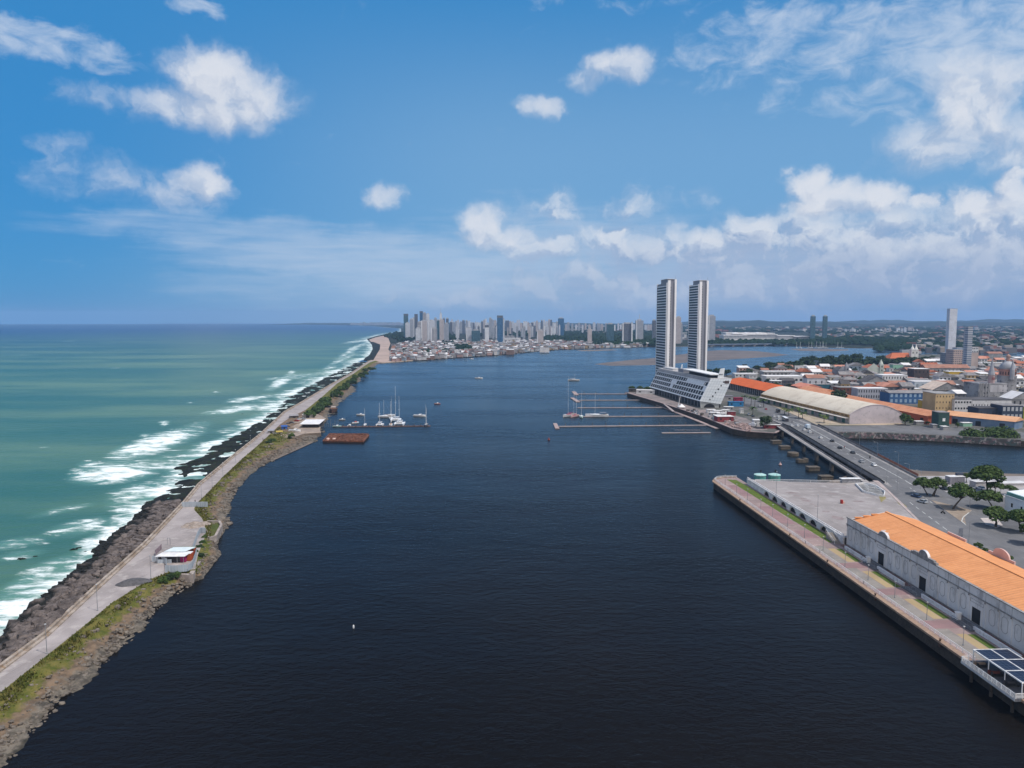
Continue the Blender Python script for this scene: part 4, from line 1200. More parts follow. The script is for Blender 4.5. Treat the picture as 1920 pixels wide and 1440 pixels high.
def stair():
 mb = MB()
 for k in range(12):
  z = UZ - (k + 1) * (UZ - PZ) / 13
  mb.prism([DK(94 + k * 0.55, 14.0), DK(94.55 + k * 0.55, 14.0), DK(94.55 + k * .55, 11.7), DK(94 + k * .55, 11.7)], PZ - 0.1, z)
 t = thing('outside_stair', 'short concrete stair from the square down to the promenade lawn', 'stair', DK(97, 12.8, PZ))
 attach(mb.build('steps', M_GREYP), t)
 hr = MB()
 for w in (11.65, 14.05):
  hr.tube(DK(94, w, UZ + .9), DK(100.8, w, PZ + 1.0), 0.07, 5)
  for k in range(5):
   f = k / 4; hr.tube(DK(94 + 6.8 * f, w, UZ - f * (UZ - PZ) - .3), DK(94 + 6.8 * f, w, UZ + .9 - f * (UZ - PZ - .1)), 0.05, 4)
 attach(hr.build('handrail', M_RAILW), t)
stair()
# ---- solar-roofed landing stage at the lower right
def landing():
 DZ = 3.85
 s0, s1 = 190.3, 207.6
 w0, w1 = -2.2, 9.0
 t = thing('landing_deck', 'grey landing deck with white railing jutting over the dark water', 'landing stage', DK(199, 0, DZ))
 mb = MB()
 mb.hexa([DK(s0, w0, 3.2), DK(s0, w1, 3.2), DK(s1, w1, 3.2), DK(s1, w0, 3.2), DK(s0, w0, DZ), DK(s0, w1, DZ), DK(s1, w1, DZ), DK(s1, w0, DZ)])
 attach(mb.build('deck', M('deck_boards', (0.10, 0.10, 0.115), (0.15, 0.15, 0.165), 0.3, 0.8, stretch=(6, 1, 1))), t)
 for k in range(3):
  x, y = DK(193 + k * 6.5, -1.4)
  p = MB(); p.tube((x, y, -2), (x, y, 3.2), 0.35, 10); attach(p.build('pile', M_QUAYW), t)
 def rails(a, b):
  r = MB()
  a = Vector(DK(*a, DZ)); b = Vector(DK(*b, DZ))
  for z in (0.18, 0.5, 0.8, 1.1): r.tube(a + Vector((0, 0, z)), b + Vector((0, 0, z)), 0.05 if z < 1 else 0.08, 5)
  n = max(1, round((b - a).length / 1.4))
  for k in range(n + 1):
   p = a.lerp(b, k / n); r.box(p.x, p.y, DZ, 0.12, 0.12, 1.15, QR)
  attach(r.build('railing', M_RAILW), t)
 rails((s0 + .1, w0 + .1), (s0 + .1, -0.4))
 for k in range(3): rails((s0 + .2 + k * 5.75, w0 + .1), (s0 + 5.7 + k * 5.75, w0 + .1))
 rails((s1 - .1, w0 + .3), (s1 - .1, w1))
 f = MB()
 f.hexa([DK(s0, w0 - .06, 3.3), DK(s0, w0 - .004, 3.3), DK(s1, w0 - .004, 3.3), DK(s1, w0 - .06, 3.3), DK(s0, w0 - .06, DZ + .02), DK(s0, w0 - .004, DZ + .02), DK(s1, w0 - .004, DZ + .02), DK(s1, w0 - .06, DZ + .02)])
 attach(f.build('fascia', M('pale_fascia', (0.55, 0.54, 0.54), None, 0.5, 0.8)), t)
 c = thing('solar_canopy', 'white framed canopy of dark blue solar panels over the promenade edge', 'solar canopy', DK(195, 3, DZ))
 cz = 7.0
 rows = 3
 ws = [-0.2, 3.9, 8.0]
 s_a = 191.5; ds = 5.1
 M_SOL = bpy.data.materials.new('solar_cells'); M_SOL.use_nodes = True
 N = NT(M_SOL.node_tree); bs = M_SOL.node_tree.nodes['Principled BSDF']
 pos = N.node('ShaderNodeNewGeometry').outputs['Position']
 sA = N.vmath('DOT_PRODUCT', pos, (QA[0], QA[1], 0)); sB = N.vmath('DOT_PRODUCT', pos, (QP[0], QP[1], 0))
 cb = N.node('ShaderNodeCombineXYZ'); N.l.new(sA, cb.inputs[0]); N.l.new(sB, cb.inputs[1])
 br = N.node('ShaderNodeTexBrick'); br.offset = 0; N.l.new(cb.outputs[0], br.inputs['Vector'])
 br.inputs['Color1'].default_value = (0.010, 0.013, 0.030, 1); br.inputs['Color2'].default_value = (0.014, 0.017, 0.036, 1); br.inputs['Mortar'].default_value = (0.10, 0.11, 0.14, 1)
 br.inputs['Scale'].default_value = 1; br.inputs['Brick Width'].default_value = 1.1; br.inputs['Row Height'].default_value = 1.0; br.inputs['Mortar Size'].default_value = 0.025
 N.l.new(br.outputs['Color'], bs.inputs['Base Color']); bs.inputs['Roughness'].default_value = 0.25; bs.inputs['Specular IOR Level'].default_value = 0.3
 fr = MB()
 for k in range(rows + 1):
  a, b = DK(s_a + k * ds, ws[0] - .1), DK(s_a + k * ds, ws[-1] + .1); fr.beam((*a, cz + 0.12), (*b, cz + 0.12), 0.22, 0.30)
 for w in ws:
  a, b = DK(s_a - .1, w), DK(s_a + rows * ds, w); fr.beam((*a, cz + 0.14), (*b, cz + 0.14), 0.24, 0.30)
 attach(fr.build('frame', M_RAILW), c)
 for k in range(rows):
  for j in range(2):
   a0, a1 = s_a + k * ds + .15, s_a + (k + 1) * ds - .15
   p = MB(); p.hexa([DK(a0, ws[j] + .15, cz - .05), DK(a0, ws[j + 1] - .15, cz - .05), DK(a1, ws[j + 1] - .15, cz - .05), DK(a1, ws[j] + .15, cz - .05),
       DK(a0, ws[j] + .15, cz + .06), DK(a0, ws[j + 1] - .15, cz + .06), DK(a1, ws[j + 1] - .15, cz + .06), DK(a1, ws[j] + .15, cz + .06)])
   attach(p.build('solar_panel', M_SOL), c)
 for k in range(0, rows + 1):
  for w in (ws[0], ws[-1]):
   p = MB(); p.tube(DK(s_a + k * ds + .1, w, DZ), DK(s_a + k * ds + .1, w, cz - .1), 0.12, 8); attach(p.build('post', M_RAILW), c)
 for i, (s, w, cl, lab) in enumerate([(193.3, 0.6, (0.35, 0.26, 0.2), 'rusty winch with a pale drum on the landing deck, nearest its far end'), (197.6, 0.9, (0.16, 0.05, 0.04), 'rusty winch with a reddish drum in the middle of the landing deck'), (202.2, 0.9, (0.08, 0.08, 0.09), 'dark grey winch on the landing deck beside the solar canopy')]):
  x, y = DK(s, w)
  tt = thing('deck_winch', lab, 'winch', (x, y, DZ), QR, 'winches on the landing deck')
  b1 = MB(); b1.box(0, 0, 0, 3.0, 1.2, 0.3); b1.box(-1.1, 0, .3, 0.25, 1.1, 0.7); b1.box(0.9, 0, .3, 0.25, 1.1, 0.7); b1.build('base', M('dark_machine', (0.03, 0.03, 0.032), (0.05, 0.05, 0.05), 0.6, 0.7), tt)
  b2 = MB(); b2.tube((-1.0, 0, .75), (0.8, 0, .75), 0.36, 10); b2.build('drum', M('winch_drum_%d' % i, cl, None, 0.8, 0.85), tt)
  b3 = MB(); b3.box(-1.4, 0.2, 0.3, .5, .5, 0.9); b3.build('motor', M('winch_motor_%d' % i, tuple(q * .7 for q in cl), None, 0.8, 0.8), tt)
landing()
# ------------------------------------------------------------------ trees
M_LEAF = leafmat('broad_leaves', (0.034, 0.062, 0.014), (0.064, 0.100, 0.022), (0.016, 0.034, 0.008), 0.6)
M_LEAF2 = leafmat('dark_leaves', (0.017, 0.034, 0.011), (0.034, 0.056, 0.016), (0.009, 0.020, 0.007), 0.15)
M_LEAF3 = leafmat('yellow_green_leaves', (0.075, 0.095, 0.016), (0.050, 0.075, 0.014), (0.11, 0.12, 0.02), 0.4)
M_BARK = M('bark', (0.055, 0.042, 0.032), (0.085, 0.068, 0.052), 1.5, 0.95)
def leaf_cluster(mb, c, r, n, size, flat=0.5):
 for _ in range(n):
  while True:
   p = Vector((random.uniform(-1, 1), random.uniform(-1, 1), random.uniform(-1, 1)))
   if 0.15 < p.length < 1: break
  p = p.normalized() * (p.length ** 0.6)
  x, y, z = c[0] + p.x * r[0], c[1] + p.y * r[1], c[2] + p.z * r[2]
  nrm = Vector((p.x + random.gauss(0, .5), p.y + random.gauss(0, .5), abs(p.z) * 1.2 + flat + random.gauss(0, .4))).normalized()
  u = nrm.orthogonal().normalized(); w = nrm.cross(u)
  a = random.uniform(0, 6.28); s = size * random.uniform(0.6, 1.35)
  e1 = (u * math.cos(a) + w * math.sin(a)) * s; e2 = (w * math.cos(a) - u * math.sin(a)) * s * random.uniform(.5, .9)
  o = Vector((x, y, z))
  mb.quad(tuple(o - e1), tuple(o - e2), tuple(o + e1), tuple(o + e2))
def make_tree(name, label, cat, h, rad, flat=0.38, clumps=16, per=70, size=0.42, mat=None, trunk=True, base=0.45, lean=(0, 0), trunks=1, group=None):
 """tapered trunk with limbs, crown of leaf clumps with gaps between"""
 t = thing(name, label, cat, group=group)
 cr = MB(); tr = MB()
 top = (lean[0], lean[1], h * base)
 for k in range(trunks):
  off = (random.uniform(-.8, .8) * (trunks > 1), random.uniform(-.5, .5) * (trunks > 1), 0)
  mid = (off[0] * .8 + lean[0] * .5, off[1] * .8 + lean[1] * .5, h * base * .55)
  tr.tube(off, mid, 0.035 * h + .06, 7, 0.027 * h + .04); tr.tube(mid, top, 0.027 * h + .04, 7, 0.02 * h + .03)
 for k in range(clumps):
  a = 2 * math.pi * (k * 0.618) + random.uniform(-.3, .3)
  q = math.sqrt((k + 0.5) / clumps) * random.uniform(.75, 1.05)
  cx_, cy_ = lean[0] + rad * .78 * q * math.cos(a), lean[1] + rad * .78 * q * math.sin(a)
  cz_ = h * base + (h - h * base) * (0.28 + 0.52 * (1 - q * q) + random.uniform(-.12, .12))
  rr = rad * random.uniform(.26, .40)
  leaf_cluster(cr, (cx_, cy_, cz_), (rr, rr, rr * flat * 1.6), per, size)
  if k % 2 == 0:
   tr.tube(top, (cx_ * .9, cy_ * .9, cz_ - rr * .2), 0.016 * h + .02, 5, 0.03)
 cr.build('crown', mat or M_LEAF, t)
 if trunk: tr.build('trunk', M_BARK, t)
 return t
random.seed(21)
def near_tree(label, base, crown_c, wpx, top_v=None, trunks=1, flat=.45, clumps=26, per=110, name='broadleaf_tree', mat=None, bz=UZ):
 bx, by = G(base[0], base[1], bz)
 px2m = math.hypot(by, 0) / F
 rad = wpx / 2 * px2m
 lean = ((crown_c[0] - base[0]) * px2m, 0)
 h = (base[1] - crown_c[1]) * px2m * 1.18 + rad * .3
 t = make_tree(name, label, 'tree', h, rad, flat, clumps, per, max(.26, rad * .095), mat, True, 0.42, (lean[0], random.uniform(-.5, .5)), trunks)
 t.location = (bx, by, bz)
 return t
near_tree('flat crowned tree by the street after the bridge, left one of a pair', (1739, 928), (1730, 905), 38)
near_tree('flat crowned tree by the street after the bridge, right one of a pair', (1750, 930), (1756, 904), 36, trunks=2)
near_tree('lopsided tree leaning over the pointed traffic island', (1786, 955), (1802, 920), 50, clumps=30)
near_tree('flat topped tree between the traffic island and the white hall', (1862, 953), (1853, 930), 48)
near_tree('largest broad tree in the car park, towering over the others', (1852, 922), (1847, 888), 62, clumps=38, per=120)
near_tree('small tree at the left foot of the largest car park tree', (1812, 905), (1811, 891), 20, clumps=9)
near_tree('dark low tree right of the largest car park tree', (1866, 925), (1864, 910), 34, clumps=12)
near_tree('small tree behind the white hall at the frame edge', (1893, 928), (1892, 916), 28, clumps=9)
near_tree('many stemmed dark tree on the pale round traffic island', (1863, 988), (1867, 962), 48, trunks=4, clumps=38, per=120)
near_tree('dark tree in front of the white hall wall', (1911, 998), (1911, 968), 48, trunks=2, clumps=38, per=120)
near_tree('tree cut by the right edge of the frame below the white hall', (1935, 1022), (1934, 990), 46, clumps=16)
near_tree('small dark bush behind the orange roof, left one of three', (1833, 1030), (1833, 1022), 19, clumps=8, name='bush')
near_tree('small sparse bush behind the orange roof, middle one of three', (1848, 1036), (1848, 1031), 14, clumps=6, name='bush')
near_tree('small dark bush behind the orange roof, right one of three', (1889, 1056), (1888, 1046), 22, clumps=8, name='bush')
# ------------------------------------------------------------------ the road bridge
BZ = 6.5
bl = lambda Y: 178.4 + (Y - 344.0) * (202.3 - 178.4) / 180.4
brr = lambda Y: 199.3 + (Y - 347.6) * (224.6 - 199.3) / 179.4
bdir = math.atan2(1, 0.1325)
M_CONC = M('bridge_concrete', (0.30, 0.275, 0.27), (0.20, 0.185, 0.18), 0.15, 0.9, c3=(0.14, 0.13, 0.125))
M_CONCD = M('dark_wet_shaded_concrete', (0.075, 0.068, 0.062), (0.12, 0.105, 0.095), 0.3, 0.9, c3=(0.04, 0.037, 0.033))
def bz(Y):
 if Y < 344: return UZ + 0.01 + (BZ - UZ) * max(0, (Y - 332) / 12)
 if Y < 515: return BZ
 return BZ + (LZ + .012 - BZ) * min(1, (Y - 515) / 55)
def bridge():
 t = thing('road_bridge', 'long concrete road bridge with busy carriageway crossing to the cream warehouse', 'bridge', (200, 440, 0))
 Ys = [332, 338, 344, 380, 420, 460, 500, 515, 526, 537, 548, 560, 572]
 dk = MB(); rd = MB()
 for a, b in zip(Ys[:-1], Ys[1:]):
  za, zb = bz(a), bz(b)
  th = 1.5
  dk.hexa([(bl(a) - .3, a, za - th), (brr(a) + .3, a, za - th), (brr(b) + .3, b, zb - th), (bl(b) - .3, b, zb - th),
    (bl(a) - .3, a, za), (brr(a) + .3, a, za), (brr(b) + .3, b, zb), (bl(b) - .3, b, zb)])
 attach(dk.build('deck', M_CONC), t)
 for a, b in zip(Ys[:-1], Ys[1:]):
  za, zb = bz(a) + .01, bz(b) + .01
  rd.quad((bl(a) + 1.6, a, za), (brr(a) - 2.0, a, za), (brr(b) - 2.0, b, zb), (bl(b) + 1.6, b, zb))
 attach(rd.build('carriageway', M_ASPH), t)
 mk = MB()
 for k in range(36):
  Y0 = 336 + k * 6.4
  f = 0.62 if False else 0.60
  x0, x1 = bl(Y0) * (1 - f) + brr(Y0) * f, bl(Y0 + 4) * (1 - f) + brr(Y0 + 4) * f
  mk.beam((x0, Y0, bz(Y0) + .03), (x1, Y0 + 6.0, bz(Y0 + 6.0) + .03), .32, .01)
 for f in (0.085, 0.9):
  for k in range(60):
   Y0 = 336 + k * 4
   x0, x1 = bl(Y0) * (1 - f) + brr(Y0) * f, bl(Y0 + 4) * (1 - f) + brr(Y0 + 4) * f
   mk.beam((x0, Y0, bz(Y0) + .028), (x1, Y0 + 4, bz(Y0 + 4) + .028), .16, .01)
 for k in range(18):
  Y0 = 338 + k * 12; f = .34
  x0, x1 = bl(Y0) * (1 - f) + brr(Y0) * f, bl(Y0 + 4) * (1 - f) + brr(Y0 + 4) * f
  mk.beam((x0, Y0, bz(Y0) + .028), (x1, Y0 + 4, bz(Y0 + 4) + .028), .15, .01)
 attach(mk.build('lane_markings', M_PAINT), t)
 for k in range(6):
  Y = 366 + k * 30
  p = MB()
  p.beam((bl(Y) + .5, Y, BZ - 1.5), (brr(Y) - .5, Y, BZ - 1.5), 1.6, 1.1)
  for f in (.12, .5, .88):
   x = bl(Y) * (1 - f) + brr(Y) * f; p.tube((x, Y, -2), (x, Y, BZ - 2.5), .8, 10)
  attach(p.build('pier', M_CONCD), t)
 g = MB()
 for f in (.03, .22, .41, .59, .78, .97):
  a, b = 344, 515
  g.beam((bl(a) * (1 - f) + brr(a) * f, a, BZ - 1.5), (bl(b) * (1 - f) + brr(b) * f, b, BZ - 1.5), .6, .9)
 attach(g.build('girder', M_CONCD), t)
 for nm, fn, off in (('left', bl, .15), ('right', brr, -.15)):
  w = MB()
  Yw = [338, 344, 515, 526, 540]
  for a, b in zip(Yw[:-1], Yw[1:]):
   w.beam((fn(a) + off, a, bz(a) + .95), (fn(b) + off, b, bz(b) + .95), .22, .95)
  attach(w.build('parapet', M_CONC if nm == 'right' else M_CONCD), t)  # left parapet's shade is put into its darker concrete colour
 f0, f1 = (171.2, 346.2), (197.5, 530.5)
 s = thing('footbridge', 'narrow grey concrete footbridge running beside the road bridge over the water', 'footbridge', (184, 440, 0))
 m = MB(); m.beam((f0[0], f0[1] - 4, 6.0), (f1[0], f1[1] + 3, 6.0), 3.0, .5)
 attach(m.build('walkway', M('pale_walkway', (0.36, 0.33, 0.32), (0.29, 0.265, 0.255), 0.15, 0.9)), s)
 m = MB(); m.beam((f0[0], f0[1], 5.5), (f1[0], f1[1], 5.5), 1.4, 1.2); attach(m.build('beam', M_CONCD), s)
 for k in range(6):
  Y = 366 + k * 30
  x = f0[0] + (Y - f0[1]) * (f1[0] - f0[0]) / (f1[1] - f0[1])
  p = MB(); p.box(x, Y, -2, 1.5, 2.4, 6.4); attach(p.build('pier', M_CONCD), s)
 for sx in (-1.4, 1.4):
  m = MB(); m.beam((f0[0] + sx, f0[1], 6.75), (f1[0] + sx, f1[1], 6.75), .08, .75 if sx > 0 else .28)
  attach(m.build('handrail', M_CONC), s)
 fe = thing('site_fence', 'rusty mesh fence with orange netting along the right side of the bridge', 'fence', (205, 400, BZ))
 for k in range(16):
  a, b = 349 + k * 11, 349 + (k + 1) * 11
  if b > 526: break
  p = MB(); p.beam((brr(a) + .55, a + .1, bz(a) + 1.9), (brr(b) + .55, b - .1, bz(b) + 1.9), .06, 2.2)
  attach(p.build('fence_panel', M('orange_netting', (0.40, 0.13, 0.06), (0.25, 0.10, 0.07), 1.2, .9) if k < 5 else M('grey_mesh', (0.09, 0.085, 0.09), (0.15, 0.13, 0.13), 1.2, .8)), fe)
bridge()
cais = [(184.1, 510.5, 0), (179.9, 485.3, 0), (177.9, 464.5, 0), (174.6, 441.7, 1), (171.9, 421.0, 2), (168.5, 397.7, 0), (165.5, 374.2, 0)]
names = ['farthest of seven', 'second farthest of seven', 'third farthest of seven', 'round one, middle of seven', 'broken one, third nearest of seven', 'second nearest of seven', 'nearest of seven standing in mud']
for (x, y, k), nm in zip(cais, names):
 mb = MB()
 if k == 1: mb.lathe((x, y, -1.5), [(3.4, 0), (3.4, 3.2), (3.2, 3.5)], 18)
 elif k == 2:
  mb.box(x - .8, y, -1.5, 4.6, 3.6, 3.1, .1); mb.box(x + 2.0, y + .3, -1.5, 2.2, 3.0, 3.7, .25); mb.box(x - 1.6, y + .5, 1.6, 1.6, 1.6, .4, .4)
 else:
  mb.box(x, y, -1.5, 6.4, 4.2, 3.3, .06); mb.box(x, y, 1.8, 6.7, 4.5, .3, .06)
 o = mb.build('bridge_caisson', [M('weedy_caisson', (0.085, 0.072, 0.06), (0.14, 0.115, 0.09), .4, .9, c3=(0.05, 0.045, 0.035))])
 tag(o, 'dark concrete caisson of a vanished bridge, ' + nm, 'pier', 'bare caissons beside the bridge')
# ---- far streets
sheet_poly('street', [G(u, v, LZ) for u, v in [(1476, 799.5), (1532, 798), (1575, 799), (1640, 797), (1700, 797), (1800, 802), (1920, 811), (2100, 822), (2100, 831), (1920, 822), (1787, 816), (1640, 809.5), (1570, 808.5), (1532, 800.6)]], LZ + .008, M_ASPH)
sheet_poly('street', [G(u, v, LZ) for u, v in [(1476, 799.0), (1455, 786), (1432, 774), (1405, 763), (1380, 752), (1384, 744), (1415, 749), (1440, 758.5), (1470, 770.5), (1502, 784.5), (1531, 797.5)]], LZ + .004, M_ASPH)
sheet_poly('pavement', [G(u, v, LZ) for u, v in [(1440, 757.5), (1502, 783), (1533, 797), (1590, 797.5), (1700, 796.5), (1688, 793), (1592, 795.5), (1445, 753)]], LZ + .05, M('dusty_pavement', (0.42, 0.33, 0.25), (0.30, 0.25, 0.19), .06, .95, c3=(0.20, 0.18, 0.10)))
# ------------------------------------------------------------------ vehicles
CARMATS = {}
def paint(name, c, r=0.3):
 return M('paint_' + name, c, tuple(q * .93 for q in c), 0.5, r, spec=0.5)
M_GLASS = M('vehicle_glass', (0.015, 0.018, 0.022), (0.03, 0.035, 0.04), 0.5, 0.15, spec=0.5)
M_TYRE = M('tyre_rubber', (0.012, 0.012, 0.012), None, 1, 0.9)
def wheels(t, xs, y, r):
 for x in xs:
  for s in (-1, 1):
   w = MB(); w.tube((x, s * y - .1, r), (x, s * y + .1, r), r, 10); w.build('wheel', M_TYRE, t)
def sidebody(prof, w):     # closed side profile (x, z) extruded across
 mb = MB(); n = len(prof)
 a = [(x, -w / 2, z) for x, z in prof]; b = [(x, w / 2, z) for x, z in prof]
 mb.add(a + b, [tuple(range(n)), tuple(range(2 * n - 1, n - 1, -1))] + [((i + 1) % n, i, n + i, n + (i + 1) % n) for i in range(n)])
 return mb
def make_car(col, colname, pickup=False):
 t = thing('car', 'car', 'car')
 p = paint(colname, col)
 sidebody([(-2.1, .3), (2.1, .3), (2.12, .62), (1.95, .78), (1.0, .92), (-2.0, .95), (-2.12, .65)], 1.72).build('body', p, t)
 if pickup: gl = [(1.0, .92), (.45, 1.42), (-.5, 1.44), (-.7, .95)]; rf = [(.42, 1.42), (-.48, 1.45), (-.45, 1.5), (.38, 1.48)]
 else: gl = [(1.0, .92), (.35, 1.38), (-1.15, 1.40), (-1.8, .95)]; rf = [(.33, 1.385), (-1.13, 1.405), (-1.05, 1.47), (.28, 1.45)]
 sidebody(gl, 1.5).build('window', M_GLASS, t)
 sidebody(rf, 1.42).build('roof', p, t)
 wheels(t, (-1.3, 1.3), .8, .31)
 for s in (-.6, .6):
  h = MB(); h.box(2.08, s, .6, .1, .35, .14); h.build('headlight', M('lamp_lens', (.75, .75, .72), None, 1, .2), t)
 return t
protos = {}
def car(col, u, v, label, zf=None, rz=None, group='cars on the bridge and the streets'):
 cols = {'white': (.72, .72, .73), 'silver': (.36, .38, .41), 'dark grey': (.035, .038, .045), 'black': (.014, .014, .016), 'blue': (.03, .06, .13), 'red': (.35, .03, .03)}
 z = zf if zf is not None else BZ
 x, y = G(u, v, z)
 if zf is None: z = bz(y) + .012
 rz = bdir if rz is None else rz
 if col not in protos:
  protos[col] = make_car(cols[col], col.replace(' ', '_'))
  o = protos[col]; o.location = (x, y, z); o.rotation_euler = (0, 0, rz); o['label'] = label; o['group'] = group
  return o
 return dup(protos[col], (x, y, z), rz, label, group)
car('white', 1451, 781.5, 'white car at the far bridgehead, ahead of the bus and farthest left', LZ + .02)
car('white', 1459, 782.5, 'white car at the far bridgehead, just ahead of the bus', LZ + .02)
car('white', 1459.5, 787, 'white car at the far bridgehead, level with the nose of the bus', LZ + .02)
car('white', 1484, 798.5, 'white car on the bridge just behind the bus', None)
car('white', 1495, 798.5, 'white car on the bridge beside the first one behind the bus', None)
car('white', 1507.6, 807, 'white car on the bridge left of the pale truck', None)
car('white', 1518, 811, 'white car on the bridge nearer than the pale truck', None)
car('white', 1538.5, 822, 'lone white car a third of the way along the bridge', None)
car('black', 1560, 828, 'black car in the middle of the bridge, farthest of the dark cars', None)
car('black', 1574.6, 841, 'black car in the middle of the bridge beside the person in red', None)
car('dark grey', 1598.7, 850, 'dark grey car past the middle of the bridge', None)
car('silver', 1615, 867, 'silver car near the lamp post at the near end of the bridge', None)
car('white', 1638.8, 873.5, 'white car by the centre line at the near end of the bridge', None, bdir + math.pi)
car('blue', 1717, 932, 'dark blue pickup truck on the street under the paired trees', UZ + .012, math.radians(112))
car('silver', 1729, 942.5, 'silver car on the street just behind the dark blue pickup', UZ + .012, math.radians(112))
for i, (u, v, c, lab) in enumerate([(1776, 907, 'white', 'white car parked left of the grey container in the car park'), (1806, 921, 'white', 'white car parked below the small car park tree'), (1823, 926, 'white', 'white car parked before the largest tree, nearest the street'), (1829, 903, 'blue', 'blue car parked in the shade of the largest tree'), (1838, 917, 'white', 'white car parked under the largest tree'),
         (1770, 918, 'dark grey', 'dark grey car parked near the flat crowned pair of trees')]):
 car(c, u, v, lab, UZ + .02, random.uniform(0, 3), 'cars in the car park')
for i, (u, v, c, lab) in enumerate([(1404, 778, 'white', 'white car parked behind the site huts on the quay'), (1412, 781.5, 'dark grey', 'dark car parked behind the site huts on the quay'), (1436, 768, 'red', 'red car on the street beside the cream warehouse'), (1424, 762, 'white', 'white car on the street beside the orange roofed hall')]):
 car(c, u, v, lab, LZ + .02, bdir, 'cars on the far quay')
def bus(u, v):
 x, y = G(u, v, LZ)
 t = thing('bus', 'dark city bus with white roof at the far end of the bridge', 'bus', (x, y, bz(y) + .02), bdir)
 sidebody([(-6, .35), (6, .35), (6.05, 1.2), (5.9, 2.9), (-6, 2.9)], 2.5).build('body', paint('bus', (.05, .05, .065)), t)
 b = MB(); b.box(0, 0, 2.9, 11.7, 2.4, .22); b.build('roof', paint('bus_roof', (.72, .72, .74)), t)
 b = MB(); b.box(0, 0, 1.5, 11.4, 2.54, .9); b.build('window_band', M_GLASS, t)
 wheels(t, (-3.8, 4.0), 1.1, .48)
bus(1472, 790)
def truck(u, v, label, cab, boxc, z0, rz=bdir, L=5.0, nm='truck'):
 x, y = G(u, v, z0)
 t = thing(nm, label, 'truck', (x, y, z0 + .02 if z0 != BZ else bz(y) + .02), rz)
 sidebody([(.2, .5), (2.6, .5), (2.65, 1.4), (2.3, 2.3), (.2, 2.4)], 2.1).build('cab', cab, t)
 b = MB(); b.box(2.35, 0, 1.45, .5, 1.9, .7); b.build('windscreen', M_GLASS, t)
 b = MB(); b.box(-L / 2, 0, .75, L, 2.3, 2.3); b.build('cargo_box', boxc, t)
 wheels(t, (-L + .9, 1.6), .95, .45)
 return t
truck(1513, 803, 'pale box truck on the bridge among the white cars', paint('pale', (.5, .55, .6)), paint('pale_box', (.55, .62, .68)), BZ)
truck(1458, 773, 'black box truck on the street before the cream warehouse', paint('black', (.02, .02, .022)), paint('black_box', (.03, .03, .034)), LZ)
# ------------------------------------------------------------------ people and bikes
def skin_person(name, label, u, v, z, cloth, rz=0.0, pose='walk', z_abs=None, h=1.72):
 x, y = G(u, v, z)
 t = thing(name, label, 'person', (x, y, z_abs if z_abs is not None else z), rz)
 k = h / 1.72
 mb = MB()
 st = .22 if pose == 'walk' else .06
 def limb(pts, rs, n=6):
  for a, b, ra, rb in zip(pts[:-1], pts[1:], rs[:-1], rs[1:]): mb.tube(tuple(q * k for q in a), tuple(q * k for q in b), ra * k, n, rb * k)
 limb([(0, .09, .9), (st * .5, .1, .48), (st, .1, .05), (st + .16, .1, .03)], [.085, .06, .04, .035])
 limb([(0, -.09, .9), (-st * .3, -.1, .48), (-st, -.1, .05), (-st + .16, -.1, .03)], [.085, .06, .04, .035])
 limb([(0, 0, .86), (0, 0, 1.1), (0, 0, 1.4), (0, 0, 1.5)], [.14, .13, .17, .06], 8)
 limb([(0, 0, 1.48), (.01, 0, 1.55), (.02, 0, 1.64), (.02, 0, 1.72)], [.055, .075, .095, .03], 8)
 limb([(0, .19, 1.4), (-st * .3, .24, 1.14), (st * .5, .24, .9), (st * .55, .24, .8)], [.055, .045, .035, .03])
 limb([(0, -.19, 1.4), (st * .3, -.24, 1.14), (-st * .1 + .05, -.24, .9), (.05, -.24, .8)], [.055, .045, .035, .03])
 mb.build('body', M('skin', (.19, .11, .075), (.16, .09, .06), 2, .7), t)
 c = MB()
 c.lathe((0, 0, 0), [(.155 * k, .98 * k), (.15 * k, 1.1 * k), (.19 * k, 1.36 * k), (.12 * k, 1.47 * k)], 10)
 c.build('shirt', cloth, t)
 c = MB()
 for s in (.09, -.09): c.tube((0, s * k, .95 * k), (st * (.5 if s > 0 else -.3), s * 1.1 * k, .5 * k), .1 * k, 7, .08 * k)
 c.lathe((0, 0, 0), [(.15 * k, .82 * k), (.155 * k, 1.0 * k)], 8)
 c.build('trousers', M('dark_cloth', (.03, .035, .05), None, 2, .9), t)
 c = MB(); c.lathe((.01 * k, 0, 0), [(.09 * k, 1.63 * k), (.095 * k, 1.68 * k), (.04 * k, 1.745 * k)], 8); c.build('hair', M('dark_hair', (.012, .01, .009), None, 2, .8), t)
 return t
RED = M('red_cloth', (.45, .03, .03), None, 2, .9); BLK = M('black_cloth', (.02, .02, .022), None, 2, .9); WHT = M('white_cloth', (.7, .7, .7), None, 2, .9)
skin_person('person', 'person in a red shirt walking on the bridge beside the black car', 1583, 841, BZ, RED, bdir)
skin_person('person', 'person in black walking on the left side of the bridge', 1524, 815.5, BZ, BLK, bdir)
skin_person('person', 'person in dark clothes at the breakwater gate, by the parapet wall', 345, 940, ROADZ, BLK, 1.4)
skin_person('person', 'person in dark clothes in the middle of the breakwater gate', 366, 944, ROADZ, BLK, 1.2)
skin_person('person', 'person in white standing on the promenade near the planter walls', 1537, 1037, PZ, WHT, 1.2)
skin_person('person', 'person in dark clothes walking on the breakwater road near the beached boat', 493, 826, ROADZ, BLK, 1.3)
